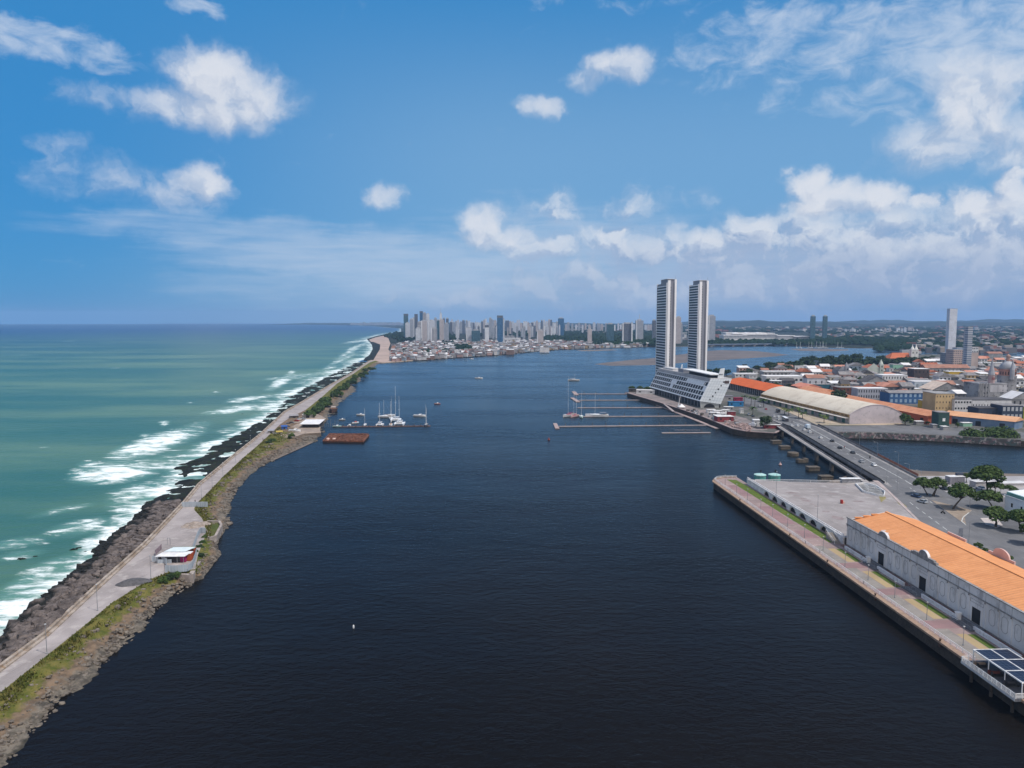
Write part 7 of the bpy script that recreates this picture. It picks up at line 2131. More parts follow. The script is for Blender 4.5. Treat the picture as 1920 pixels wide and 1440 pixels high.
def tent():
 x, y = G(1278, 766, LZ)
 t = thing('white_tent', 'small white tent on the quay before the hotel', 'tent', (x, y, LZ))
 m = MB(); m.add([(-3, -3, 1.6), (3, -3, 1.6), (3, 3, 1.6), (-3, 3, 1.6), (0, 0, 4.2)], [(0, 1, 4), (1, 2, 4), (2, 3, 4), (3, 0, 4)]); m.build('canopy', M_RAILW, t)
 for a in (-2.8, 2.8):
  for b in (-2.8, 2.8):
   p = MB(); p.tube((a, b, 0), (a, b, 1.7), .1, 5); p.build('post', M_STEEL, t)
tent()
# ------------------------------------------------------------------ warehouses and old town on the island
random.seed(101)
A2 = (-0.095, 0.995)             # along the quay, away from the camera
P2 = (0.995, 0.095)
RZ2 = math.atan2(P2[1], P2[0])
M_CREAM = M('cream_sheet_roof', (.62, .55, .45), (.54, .47, .38), .03, .7, c3=(.47, .40, .32))
M_GABLE = M('pinkish_gable_render', (.50, .44, .46), (.42, .37, .39), .08, .9, c3=(.36, .33, .345))
M_TANF = M('tan_fascia', (.36, .22, .09), (.27, .17, .07), .2, .85)
M_GREENW = M('green_sheet_door', (.045, .12, .105), (.06, .15, .13), .5, .7)
M_HALLR = roof_mat('vermilion_tile_roof', (.58, .12, .032), (.50, .105, .03), (.62, .15, .045), A2, 1.6)
M_SALMON = roof_mat('salmon_tile_roof', (.56, .255, .145), (.46, .19, .10), (.62, .33, .21), A2, 1.6)
def locpt(ox, oy, a, w, z): return (ox + A2[0] * a + P2[0] * w, oy + A2[1] * a + P2[1] * w, z)
def barrel_warehouse():
 ox, oy = G(1592, 795, LZ)
 t = thing('barrel_warehouse', 'long cream barrel roofed warehouse with a plain rounded gable', 'warehouse', (ox, oy, LZ), RZ2)
 L, W, E, AP = 155, 43, 7.2, 14.6
 n = 22
 prof = []
 for k in range(n + 1):
  f = k / n
  prof.append((W * f, E + (AP - E) * math.sin(math.pi * f) ** .85))
 g = MB(); g.add([(0, 0, 0), (W, 0, 0)] + [(x, 0, z) for x, z in prof[::-1]], [tuple(range(n + 3))]); g.add([(0, L, 0), (W, L, 0)] + [(x, L, z) for x, z in prof[::-1]], [tuple(range(n + 2, -1, -1))])
 g.build('gable', M_GABLE, t)
 r = MB()
 for (x0, z0), (x1, z1) in zip(prof[:-1], prof[1:]): r.hexa([(x0, .05, z0), (x1, .05, z1), (x1, L, z1), (x0, L, z0), (x0, .05, z0 + .2), (x1, .05, z1 + .2), (x1, L, z1 + .2), (x0, L, z0 + .2)])
 r.build('roof', M_CREAM, t, smooth=False)
 e = MB()
 for (x0, z0), (x1, z1) in zip(prof[:-1], prof[1:]): e.hexa([(x0, -.25, z0), (x1, -.25, z1), (x1, .05, z1), (x0, .05, z0), (x0, -.25, z0 + .32), (x1, -.25, z1 + .32), (x1, .05, z1 + .32), (x0, .05, z0 + .32)])
 e.build('gable_coping', M('coping_pink', (.60, .52, .53), None, .4, .9), t)
 s = MB(); s.box(.15, L / 2, 0, .3, L, E - 2.3); s.box(W - .15, L / 2, 0, .3, L, E); s.build('side_wall', M('side_wall_grey', (.46, .43, .41), (.34, .32, .31), .15, .9, c3=(.24, .23, .22)), t)
 f = MB(); f.box(.05, L / 2, E - 2.3, .5, L, 2.3); f.build('fascia', M_TANF, t)
 c = MB(); c.hexa([(-3.2, 0, E - 2.9), (0, 0, E - 2.5), (0, L, E - 2.5), (-3.2, L, E - 2.9), (-3.2, 0, E - 2.7), (0, 0, E - 2.3), (0, L, E - 2.3), (-3.2, L, E - 2.7)]); c.build('canopy', M('canopy_pale', (.55, .50, .46), (.42, .38, .35), .2, .8), t)
 for k in range(26):
  y = 4 + k * 5.9
  v = MB(); v.box(-.22, y - .9, E - 1.5, .06, 1.0, .8); v.box(-.22, y + .9, E - 1.5, .06, 1.0, .8); v.build('vent', M_DARK, t)
 for k in range(13):
  y = 8 + k * 11.8
  d = MB(); d.box(-.03, y, 0.02, .06, 4.2, 3.9); d.build('sliding_door', M_GREENW, t)
  w = MB(); w.box(-.03, y + 5.8, 0.3, .05, 6.0, 3.2); w.build('wall_panel', M('pale_panel', (.58, .56, .55), (.42, .40, .39), .3, .9) if k % 3 else M('dull_panel', (.22, .21, .205), (.30, .28, .27), .3, .9), t)
 st = MB()
 random.seed(8)
 for x in (3.4, 5.6, 8.2, 11.0, 13.6, 16.2, 18.8):
  for q in range(3): st.box(x + random.uniform(-.6, .6), -.012, 3.2 + random.uniform(0, 2.2), random.uniform(.2, .9), .02, random.uniform(.2, 1.3))
 for x in [25 + .95 * i for i in range(15)]:
  st.box(x, -.012, 3.0 + random.uniform(0, .5), random.uniform(.2, .6), .02, random.uniform(.3, 1.2))
 st.build('faded_lettering', M('faded_lettering', (.40, .36, .375), (.46, .41, .43), .6, .9), t)
barrel_warehouse()
def orange_hall():
 ox, oy = G(1435, 745, LZ)
 t = thing('orange_roofed_hall', 'long hall with a vermilion tiled roof behind the slanted hotel', 'hall', (ox, oy, LZ), RZ2)
 L, W, E, R = 118, 38, 6.6, 12.0
 b = MB(); b.box(W / 2 + 1.5, L / 2, 0, W - 4, L - 4, E - .1); b.build('wall', M('hall_dark_wall', (.06, .055, .06), (.10, .09, .095), .3, .8), t)
 r = MB(); y0 = 9
 v = [(-.6, -.6, E), (W + .6, -.6, E), (W + .6, L + .6, E), (-.6, L + .6, E), (W / 2, y0, R), (W / 2, L - 8, R)]
 r.add(v, [(0, 1, 4), (1, 2, 5, 4), (2, 3, 5), (3, 0, 4, 5), (3, 2, 1, 0)]); r.build('roof', M_HALLR, t)
 e = MB()
 for (x, y, w, d) in ((-.6, L / 2, .3, L + 1.2), (W / 2, -.6, W + 1.2, .3)): e.box(x, y, E - .45, w, d, .4)
 e.build('eaves_board', M('eaves_brown', (.16, .045, .03), None, .4, .9), t)
 g = MB(); g.add([(2, -1.0, 0), (24, -1.0, 0), (24, -1.0, E), (13, -1.0, E + 3.9), (2, -1.0, E), (2, -.3, 0), (24, -.3, 0), (24, -.3, E), (13, -.3, E + 3.9), (2, -.3, E)], [(0, 1, 2, 3, 4), (9, 8, 7, 6, 5), (0, 4, 9, 5), (1, 6, 7, 2), (2, 7, 8, 3), (3, 8, 9, 4)])
 g.build('pediment', M('pediment_pale', (.55, .54, .55), (.45, .44, .45), .3, .8), t)
 pr = MB()
 for (a, b_) in (((1.2, E - .1), (13, E + 4.2)), ((13, E + 4.2), (24.8, E - .1))):
  pr.hexa([(a[0], -1.4, a[1]), (b_[0], -1.4, b_[1]), (b_[0], 6, b_[1]), (a[0], 6, a[1]), (a[0], -1.4, a[1] + .35), (b_[0], -1.4, b_[1] + .35), (b_[0], 6, b_[1] + .35), (a[0], 6, a[1] + .35)])
 pr.build('pediment_roof', M_HALLR, t)
 for k in range(24):
  c = MB(); c.box(.1, 1 + k * (L - 2) / 23, 0, .5, .5, E - .45); c.build('column', M('column_grey', (.42, .40, .40), None, .4, .8), t)
 for x in (5, 9.5, 16.5, 21):
  w = MB(); w.box(x, -1.03, 1, 2.2, .06, 3.2); w.build('window', M_DARK, t)
orange_hall()
def lowshed(name, lab, a, b, W, E, R, wallm, roofm, z=LZ):
 """shed between two ground points a -> b along its left eave"""
 l = math.hypot(b[0] - a[0], b[1] - a[1]); ang = math.atan2(b[1] - a[1], b[0] - a[0])
 t = thing(name, lab, 'warehouse', (a[0], a[1], z), ang)
 m = MB(); m.box(l / 2, -W / 2, 0, l - .6, W - .6, E); m.build('wall', wallm, t)
 r = MB(); r.add([(-.5, .5, E - .1), (l + .5, .5, E - .1), (l + .5, -W - .5, E - .1), (-.5, -W - .5, E - .1), (-.5, -W / 2, R), (l + .5, -W / 2, R)], [(0, 4, 5, 1), (2, 5, 4, 3), (0, 3, 4), (1, 5, 2), (0, 1, 2, 3)]); r.build('roof', roofm, t)
 n = max(2, int(l / 14))
 for k in range(n):
  d = MB(); d.box((k + .5) * l / n, -.27, .02, 3.6, .08, E * .62); d.build('door', M_DARK, t)
 return t
a = (318.5, 547.0); b = (318.5 + A2[0] * 175, 547 + A2[1] * 175)
lowshed('long_shed', 'long salmon roofed shed with red wall behind the barrel roofed warehouse', a, b, 20, 6.6, 9.6, M('red_shed_wall', (.42, .10, .045), (.34, .08, .04), .2, .85), M_SALMON)
a = (311, 724.0); b = (311 + A2[0] * 45, 724 + A2[1] * 45)
lowshed('long_shed', 'orange roofed shed between the vermilion hall and the long salmon roofed shed', a, b, 22, 6.4, 9.6, M('brown_shed_wall', (.22, .15, .12), None, .2, .85), M_SALMON)
a = (313, 772.0); b = (313 + A2[0] * 26, 772 + A2[1] * 26)
lowshed('long_shed', 'pinkish roofed shed just right of the vermilion hall', a, b, 22, 7.4, 10.6, M('brown_shed_wall', (.22, .15, .12)), roof_mat('rose_tile_roof', (.56, .23, .16), (.48, .18, .13), (.6, .3, .22), A2, 1.6))
a = G(1902, 806, LZ); b = G(1790, 797, LZ); b = (b[0], b[1] + 14)
lowshed('market_shed', 'long market shed with orange roof and blue wall at the right', a, b, 17, 6.0, 8.8, M('blue_shed_wall', (.10, .16, .26), (.15, .20, .28), .2, .8), M('apricot_roof', (.62, .34, .19), (.54, .28, .15), .08, .85))
def facade_block(name, lab, cat, u0, u1, vb, vt, depth, wall, roof='flat', roofm=None, win=None, ridge=3.0, winm=None, trim=None, z=LZ, rz=0.0, vis=None):
 """a building whose camera side spans u0..u1 and vb..vt of the photograph"""
 x0, Y = G(u0, vb, z); x1 = PT(u1, vb, Y)[0]
 h = PT((u0 + u1) / 2, vt, Y)[2] - z
 w = x1 - x0
 t = thing(name, lab, cat, ((x0 + x1) / 2, Y, z), rz)
 m = MB(); m.box(0, depth / 2, 0, w, depth, h); m.build('wall', wall, t)
 r = MB(); rm = roofm or M('flat_roof_grey', (.30, .29, .29), (.22, .21, .21), .1, .9, c3=(.38, .37, .36))
 o = .45
 if roof == 'flat':
  r.box(0, depth / 2, h, w + .3, depth + .3, .45)
 elif roof == 'gableX':
  r.add([(-w / 2 - o, -o, h), (w / 2 + o, -o, h), (w / 2 + o, depth + o, h), (-w / 2 - o, depth + o, h), (-w / 2 - o, depth / 2, h + ridge), (w / 2 + o, depth / 2, h + ridge)], [(0, 1, 5, 4), (2, 3, 4, 5), (0, 4, 3), (1, 2, 5), (3, 2, 1, 0)])
 elif roof == 'gableY':
  r.add([(-w / 2 - o, -o, h), (w / 2 + o, -o, h), (w / 2 + o, depth + o, h), (-w / 2 - o, depth + o, h), (0, -o, h + ridge), (0, depth + o, h + ridge)], [(3, 0, 4, 5), (1, 2, 5, 4), (2, 3, 5), (3, 2, 1, 0)])
  g = MB(); g.add([(-w / 2, -.05, h), (w / 2, -.05, h), (0, -.05, h + ridge * .93)], [(0, 1, 2)]); g.build('gable', wall, t)
 elif roof == 'hip':
  q = min(w, depth) * .42
  r.add([(-w / 2 - o, -o, h), (w / 2 + o, -o, h), (w / 2 + o, depth + o, h), (-w / 2 - o, depth + o, h), (-w / 2 + q, depth / 2, h + ridge), (w / 2 - q, depth / 2, h + ridge)], [(0, 1, 5, 4), (1, 2, 5), (2, 3, 4, 5), (3, 0, 4), (3, 2, 1, 0)])
 r.build('roof', rm, t)
 if win:
  nx, nz, fw, fh = win
  for i in range(nx):
   for k in range(nz):
    q = MB(); q.box(-w / 2 + (i + .5) * w / nx, -.02, (k + .55 - fh / 2) * h / nz, w / nx * fw, .06, h / nz * fh); q.build('window', winm or M_DARK, t)
 if trim:
  q = MB(); q.box(0, -.06, h - .5, w + .2, .25, .5); q.box(0, -.05, h * .5, w + .1, .2, .25); q.build('cornice', trim, t)
 return t
CW = M('old_town_white', (.60, .59, .60), (.50, .49, .50), .12, .85, c3=(.38, .37, .38))
CY = M('old_town_ochre', (.52, .37, .20), (.44, .31, .17), .12, .85)
CYL = M('bright_yellow_wall', (.52, .34, .04), (.45, .29, .04), .2, .8)
CG = M('old_town_grey', (.30, .29, .30), (.22, .215, .22), .12, .85, c3=(.15, .15, .15))
CB = M('cobalt_wall', (.035, .095, .22), (.045, .115, .26), .3, .8)
CD = M('sooty_wall', (.075, .072, .078), (.13, .125, .13), .15, .9, c3=(.2, .19, .19))
CDB = M('navy_wall', (.030, .040, .065), (.045, .055, .085), .2, .8)
CGR = M('mint_wall', (.25, .45, .33), (.21, .38, .28), .3, .8)
CPK = M('pink_wall', (.50, .33, .29), (.42, .28, .25), .2, .85)
TR = M('terracotta_roof', (.36, .115, .06), (.26, .085, .05), .12, .9, c3=(.42, .17, .09))
TR2 = M('faded_terracotta_roof', (.34, .17, .12), (.24, .12, .09), .12, .9, c3=(.2, .11, .085))
TG = M('fibre_cement_roof', (.24, .225, .225), (.17, .16, .165), .1, .9, c3=(.30, .28, .27))
TD = M('dark_slate_roof', (.06, .055, .058), (.095, .088, .09), .1, .9)
TW = M('white_sheet_roof', (.70, .68, .68), (.58, .56, .56), .1, .7)
M_SKYW = M('pane_dark_blue', (.03, .04, .06), (.05, .06, .08), .4, .4)
KEY = []
def key(*a, **k):
 KEY.append((a[3], a[4], a[6], a[5])); return facade_block(*a, **k)
key('blue_building', 'cobalt blue arcaded building in the old town', 'building', 1667, 1755, 757, 737, 18, CB, 'gableX', TG, (10, 2, .5, .62), 2.0, M('pale_blue_arch', (.28, .40, .55), None, .5, .8))
key('ochre_building', 'tall sand coloured building with small windows right of the cobalt blue one', 'building', 1753, 1788, 771, 738.5, 20, CY, 'flat', None, (6, 3, .25, .3))
key('yellow_house', 'small bright yellow house left of the sand coloured building', 'house', 1731, 1745, 766, 752, 9, CYL, 'flat', None, (1, 1, .2, .25))
key('yellow_house', 'low yellowish house between the bright yellow and the sand coloured one', 'house', 1745, 1754, 766, 754, 9, CY, 'flat', None, (1, 1, .3, .25))
key('white_block', 'pale grey white building with two window rows right of the sand coloured one', 'building', 1789, 1821, 772, 749, 22, CW, 'flat', TD, (6, 2, .6, .3))
key('white_block', 'long white blank-fronted building with a dark roof and one row of small windows', 'building', 1822, 1896, 772, 750.5, 24, CW, 'flat', TD, (14, 1, .3, .2))
key('navy_building', 'low navy blue building behind the orange roofed market shed', 'building', 1834, 1877, 786, 766, 14, CDB, 'flat', TD, (4, 1, .1, .4))
key('navy_building', 'navy building with two rows of white framed windows at the right edge', 'building', 1878, 1917, 788, 761, 14, CDB, 'flat', TG, (5, 2, .6, .55), 3, M('white_window_panel', (.42, .43, .46), None, .5, .7))
key('green_house', 'acid green house cut by the right edge of the frame', 'house', 1918, 1936, 786, 763, 12, M('acid_green', (.30, .33, .05), None, .3, .8), 'flat')
key('white_canopy_house', 'house with a slanted white sheet roof at the right edge', 'house', 1896, 1940, 768, 748, 16, CG, 'gableY', TW, (4, 1, .3, .5), 6)
key('gate_tower', 'dark green block-like tower between the salmon shed and the market shed', 'tower', 1759, 1779, 803, 774, 9, M('bottle_green', (.025, .06, .055), (.035, .075, .07), .3, .8), 'flat', TG, (1, 1, .25, .2), 3, M_RAILW)
key('grey_gable_house', 'big grey gabled house with a dark roof in the old town', 'house', 1622, 1666, 729, 716.5, 20, CG, 'gableY', TD, (5, 1, .3, .4), 7)
key('white_building', 'long pale building with many window lines left of the dark brown block', 'building', 1654, 1701, 723, 704, 20, CW, 'flat', TW, (9, 2, .3, .45))
key('brown_block', 'dark brown block with a pale flat roof edge in the old town', 'building', 1713, 1742, 715, 692, 16, M('brown_black_wall', (.06, .045, .045), (.09, .065, .06), .2, .9), 'flat', TW, (4, 2, .3, .4))
key('white_house', 'white blue-tinted house with four arched windows above the cobalt blue building', 'house', 1714, 1757, 733, 716, 14, M('bluish_white', (.52, .57, .64), None, .2, .8), 'flat', TW, (4, 1, .45, .5), 3, M('pale_grey_arch', (.30, .33, .38), None, .5, .8))
key('cream_gable_house', 'house with a wide cream gabled roof above the sand coloured building', 'house', 1748, 1802, 741, 731, 26, CG, 'gableY', M('cream_roof', (.60, .48, .40), None, .2, .85), (4, 1, .3, .3), 8)
key('mint_house', 'mint green box-like house under the twin spired church', 'house', 1674, 1693, 699, 684, 10, CGR, 'flat', None, (2, 1, .2, .2))
key('white_tower_house', 'narrow white house with two stacked dark windows', 'house', 1667, 1675, 703, 691, 9, CW, 'flat', None, (1, 2, .35, .35))
key('yellow_hall', 'long ochre yellow hall with a pale roof edge in the old town', 'building', 1779, 1810, 709, 697, 14, CYL, 'flat', TW)
key('red_roofed_hall', 'long dark red roofed hall behind the ochre yellow hall', 'building', 1735, 1818, 702, 690, 16, CG, 'gableX', TR2, (12, 1, .3, .4), 5)
key('red_roofed_hall', 'bright red roofed hall just left of the long dark red roofed one', 'building', 1729, 1760, 694, 686, 14, CG, 'gableX', TR, (6, 1, .3, .4), 5)
key('olive_house', 'olive green flat house left of the sooty church', 'house', 1817, 1834, 722, 711, 10, M('olive_wall', (.28, .27, .10), None, .3, .85), 'flat')
key('white_long_block', 'long white low building with a bright roof strip beyond the vermilion hall', 'building', 1437, 1506, 720, 706, 22, CW, 'flat', TW, (8, 1, .5, .3))
key('white_long_block', 'long grey fronted building just behind the bright roof strip', 'building', 1432, 1500, 709, 697, 16, CG, 'flat', TW, (9, 1, .6, .4))
key('white_long_block', 'white stepped building among the trees beyond the vermilion hall', 'building', 1490, 1514, 698, 686, 16, CW, 'flat', TW, (3, 1, .3, .3))
key('white_long_block', 'low white sheds on the river edge left of the tree belt', 'building', 1378, 1420, 708, 701, 14, CW, 'flat', TW, (6, 1, .4, .4))
key('white_gable_house', 'white house with a rose tiled roof above the salmon shed', 'house', 1513, 1546, 726, 709, 14, M('lilac_white', (.58, .57, .62), None, .15, .85), 'gableX', TR2, (3, 1, .2, .3), 4)
key('teal_hoarding_house', 'low teal walled building in front of the rose roofed white house', 'building', 1520, 1562, 733, 721, 8, M('teal_wall', (.025, .10, .14), None, .3, .8), 'flat')
key('white_flat_house', 'white flat roofed house with salmon roof strip, left of the grey church', 'house', 1543, 1570, 706, 697, 14, CW, 'gableX', TR, None, 3)
key('lilac_building', 'long lilac grey building with vertical window strips behind the salmon shed', 'building', 1608, 1664, 749, 729, 14, M('lilac_grey_wall', (.36, .37, .43), (.28, .29, .34), .15, .85), 'flat', TW, (12, 2, .4, .5))
key('brick_building', 'rust brown building left of the lilac grey one', 'building', 1572, 1607, 744, 727, 14, M('rust_wall', (.16, .06, .04), (.12, .05, .035), .2, .9), 'flat', TG, (5, 2, .35, .4))
def church_twin():
 Y = G(1706, 683, LZ)[1]
 def X(u): return PT(u, 683, Y)[0]
 def Zt(v): return PT(1706, v, Y)[2] - LZ
 t = thing('twin_spired_church', 'cream church with two white spires and an orange nave roof', 'church', (X(1714), Y, LZ))
 k = Y / F
 n = MB(); n.box(-(1714 - 1689) * k, 14, 0, 40 * k, 26, Zt(672)); n.build('nave', M('church_cream', (.52, .48, .40), None, .1, .85), t)
 r = MB(); w = 42 * k; x = -(1714 - 1689) * k; e, rd = Zt(672), Zt(662)
 r.add([(x - w / 2, -1, e), (x + w / 2, -1, e), (x + w / 2, 29, e), (x - w / 2, 29, e), (x - w * .22, 14, rd), (x + w / 2, 14, rd)], [(0, 1, 5, 4), (1, 2, 5), (2, 3, 4, 5), (3, 0, 4)]); r.build('roof', M('church_orange_roof', (.46, .13, .055), (.38, .11, .05), .05, .9), t)
 for c, lab in ((1711, 0), (1718, 1)):
  b = MB(); b.box((c - 1714) * k, 3, 0, 6.4 * k, 6.4 * k, Zt(656));
  b.box((c - 1714) * k, 3, Zt(656), 7.2 * k, 7.2 * k, 1.0); bt = b.build('bell_tower', M('church_white', (.68, .66, .64), (.58, .56, .54), .1, .85), t)
  s = MB(); s.lathe(((c - 1714) * k, 3, Zt(656) + 1), [(3.4 * k, 0), (2.6 * k, 2.2 * k), (1.1 * k, 5.6 * k), (.15 * k, 9.5 * k)], 8); s.build('spire', M('church_white', (.68, .66, .64)), t)
  for v in (661, 671):
   o = MB(); o.box((c - 1714) * k, 3 - 3.25 * k, Zt(v + 2), 1.8 * k, .1, 3.4 * k); o.build('belfry_opening', M_DARK, t)
 for j in range(6):
  o = MB(); o.box(-(1714 - 1672 - j * 6) * k, .9, Zt(681), 1.5 * k, .1, 3.2 * k); o.build('window', M_DARK, t)
church_twin(); KEY.append((1668, 1723, 646, 684))
def church_dome():
 Y = G(1862, 752, LZ)[1]; k = Y / F
 def X(u): return PT(u, 740, Y)[0]
 def Zt(v): return PT(1862, v, Y)[2] - LZ
 x0 = X(1835)
 t = thing('domed_church', 'sooty stone church with a great grey dome and a pink spired turret', 'church', (x0, Y, LZ))
 b = MB(); b.box(27 * k, 12, 0, 55 * k, 24, Zt(719)); b.build('nave', M('sooty_church', (.16, .155, .165), (.34, .33, .34), .05, .9, c3=(.07, .068, .072)), t)
 for (u0, u1) in ((1856, 1870), (1871, 1889)):
  o = MB(); o.box((( u0 + u1) / 2 - 1835) * k, -.05, Zt(735), (u1 - u0) * k, .1, Zt(722) - Zt(735)); o.build('pale_wall_field', M('pale_church_render', (.48, .46, .48), (.38, .36, .38), .2, .9), t)
 for u in (1838, 1842, 1848, 1853, 1890):
  o = MB(); o.box((u - 1835) * k, -.15, 0, 1.6 * k, .5, Zt(718)); o.build('pilaster', M('church_stone_light', (.30, .29, .30), None, .2, .9), t)
 for u in (1845, 1851):
  for v in (745, 738, 728):
   o = MB(); o.box((u - 1835) * k, -.06, Zt(v), 1.5 * k, .1, 2.5 * k); o.build('window', M_DARK, t)
 for u in (1880, 1888):
  for v in (733, 725):
   o = MB(); o.box((u - 1835) * k, -.13, Zt(v), 1.1 * k, .1, 2.4 * k); o.build('window', M_DARK, t)
 cx_ = (1863.5 - 1835) * k
 s = MB(); s.lathe((cx_, 5, Zt(719)), [(5.6 * k, 0), (5.6 * k, 15 * k), (6.2 * k, 15.4 * k)], 8); s.build('turret', M('turret_pink', (.42, .30, .29), (.35, .25, .25), .2, .85), t)
 s = MB(); s.lathe((cx_, 5, Zt(703.5)), [(5.8 * k, 0), (5.4 * k, 3 * k), (4.2 * k, 9 * k), (2.6 * k, 17 * k), (1.2 * k, 26 * k), (.2 * k, 36 * k)], 8); s.build('spire', M('spire_grey', (.34, .34, .37), (.28, .28, .31), .2, .8), t)
 for a in (-2.2, 0, 2.2):
  o = MB(); o.box(cx_ + a * k, 5 - 5.7 * k, Zt(713), 1.0 * k, .15, 5 * k); o.build('turret_opening', M('turret_red', (.26, .05, .05), None, .5, .9), t)
 dx = (1905 - 1835) * k
 d = MB(); d.lathe((dx, 14, 0), [(16 * k, 0), (16 * k, Zt(706))], 16); d.build('dome_base', M('sooty_church', (.16, .155, .165)), t)
 d = MB(); d.lathe((dx, 14, Zt(706)), [(14 * k, 0), (14 * k, 11 * k), (15.2 * k, 11.4 * k), (15.2 * k, 12.2 * k)], 20); d.build('drum', M('drum_rose', (.46, .24, .19), (.38, .2, .17), .2, .85), t)
 n = 9
 d = MB(); d.lathe((dx, 14, Zt(693.8)), [(14.2 * k * math.cos(math.pi / 2 * i / n), 15.5 * k * math.sin(math.pi / 2 * i / n)) for i in range(n)] + [(2.5 * k, 15.6 * k)], 24); d.build('dome', M('dome_lead_grey', (.33, .335, .36), (.26, .265, .29), .15, .6), t, smooth=True)
 d = MB(); d.lathe((dx, 14, Zt(693.8) + 15.4 * k), [(3.4 * k, 0), (3.2 * k, 8 * k), (4.2 * k, 8.6 * k), (3.4 * k, 11 * k), (.4 * k, 13 * k)], 10); d.build('lantern', M('lantern_rose', (.42, .26, .22), None, .3, .85), t)
 for i in range(10):
  a = math.pi * (1.05 + i * .1)
  o = MB(); o.box(dx + 14.1 * k * math.cos(a), 14 + 14.1 * k * math.sin(a), Zt(704), 1.2 * k, .5, 6 * k, a + math.pi / 2); o.build('drum_window', M_DARK, t)
 s = MB(); x = (1901 - 1835) * k; s.lathe((x, 4, Zt(712)), [(4 * k, 0), (4 * k, 18 * k), (2 * k, 27 * k), (.3 * k, 38 * k)], 8); s.build('rear_turret', M('spire_grey', (.34, .34, .37)), t)
church_dome(); KEY.append((1832, 1925, 668, 752))
def small_church(name, lab, u0, u1, vb, vr, tu, tvt, wall, roofm):
 Y = G((u0 + u1) / 2, vb, LZ)[1]; k = Y / F
 def Zt(v): return PT((u0 + u1) / 2, v, Y)[2] - LZ
 xm = PT((u0 + u1) / 2, vb, Y)[0]
 t = thing(name, lab, 'church', (xm, Y, LZ))
 b = MB(); w = (u1 - u0) * k; b.box(0, 10, 0, w, 20, Zt(vr)); b.build('nave', wall, t)
 g = MB(); g.add([(-w / 2, -.1, Zt(vr)), (w * .25, -.1, Zt(vr)), (-w * .12, -.1, Zt(vr - 9))] , [(0, 1, 2)]); g.build('gable', wall, t)
 r = MB(); r.add([(-w / 2, 0, Zt(vr)), (w / 2, 0, Zt(vr)), (w / 2, 20, Zt(vr)), (-w / 2, 20, Zt(vr)), (0, 0, Zt(vr - 6)), (0, 20, Zt(vr - 6))], [(0, 4, 5, 3), (1, 2, 5, 4), (0, 1, 4)]); r.build('roof', roofm, t)
 x = (tu - (u0 + u1) / 2) * k
 b = MB(); b.box(x, 1.5, 0, 7 * k, 6, Zt(tvt + 8)); b.build('bell_tower', wall, t)
 b = MB(); b.lathe((x, 1.5, Zt(tvt + 8)), [(4.2 * k, 0), (3.0 * k, 3 * k), (.3 * k, 9 * k)], 8); b.build('spire', wall, t)
 for v in (tvt + 12, tvt + 19):
  o = MB(); o.box(x, -1.55, Zt(v + 2), 1.8 * k, .1, 3.4 * k); o.build('belfry_opening', M_DARK, t)
 KEY.append((u0, u1, tvt, vb))
small_church('pale_church', 'pale greenish church with a single bell tower, before the tree belt', 1626, 1656, 706, 690, 1652, 675, M('pale_green_church', (.46, .49, .44), (.38, .41, .37), .1, .85), TR)
small_church('grey_church', 'dark grey church with a pointed pyramid spire at the edge of the tree belt', 1572, 1592, 712, 694, 1587, 680, M('church_grey', (.27, .27, .30), (.2, .2, .22), .1, .9), TD)
MF_PINK = MF('pink_block', (.48, .36, .33), (.10, .09, .10), 3.2, 3.2, 1.3)
key('pink_block', 'pinkish high block with window rows, left of the slim tower by the sky scraper', 'building', 1786, 1809, 694, 656, 20, MF_PINK, 'flat')
key('pink_block', 'blank pinkish beige high block right of the slim tower', 'building', 1813, 1833, 694, 661, 20, M('beige_pink', (.48, .38, .35), None, .05, .85), 'flat')
key('grey_block', 'grey glazed block left of the pinkish high block', 'building', 1775, 1787, 690, 662, 20, MF('grey_block', (.22, .23, .26), (.07, .08, .1), 3, 3.2, 1.0), 'flat')
key('tall_white_tower', 'tallest slender white apartment tower at the far right', 'tower', 1777, 1791, 663, 579, 12, MF('white_tower_facade', (.62, .62, .66), (.26, .30, .38), 2.8, 3.3, 1.5), 'flat')
key('slim_tower', 'slim grey striped tower in front and right of the tallest white one', 'tower', 1811, 1820, 698, 613, 10, MF('slim_tower_facade', (.42, .43, .47), (.10, .12, .16), 9, 3.3, 1.4), 'flat', None, None)
key('white_block', 'white low block with dark windows between the two slim towers', 'building', 1822, 1834, 668, 651, 18, CW, 'flat', None, (4, 3, .5, .4))
key('grey_block', 'low bluish block between the tallest tower and the slim one', 'building', 1794, 1809, 664, 652, 18, MF('bluish_block', (.32, .36, .44), (.15, .18, .24), 3, 3.2, 1.0), 'flat')
key('long_roof_building', 'low long white roofed building behind the dome', 'building', 1836, 1895, 688, 681, 14, CG, 'flat', TW)
key('red_roof_block', 'low red roofed block far behind the sooty church', 'building', 1853, 1880, 670, 663, 16, CG, 'gableX', TR2, None, 4)
walls = [('white', CW, 6), ('grey', CG, 4), ('ochre', CY, 2), ('pink', CPK, 2), ('sooty', CD, 2), ('pale blue', M('pale_blue_wall', (.32, .40, .48), None, .2, .85), 1), ('cream', M('cream_wall', (.56, .50, .40), None, .2, .85), 2)]
roofs = [('terracotta', TR, 4), ('faded terracotta', TR2, 5), ('grey sheet', TG, 5), ('dark', TD, 4), ('white sheet', TW, 3), ('salmon', M('salmon_roof', (.52, .24, .17), None, .15, .9), 2)]
WL = [w for w in walls for _ in range(w[2])]; RL = [r for r in roofs for _ in range(r[2])]
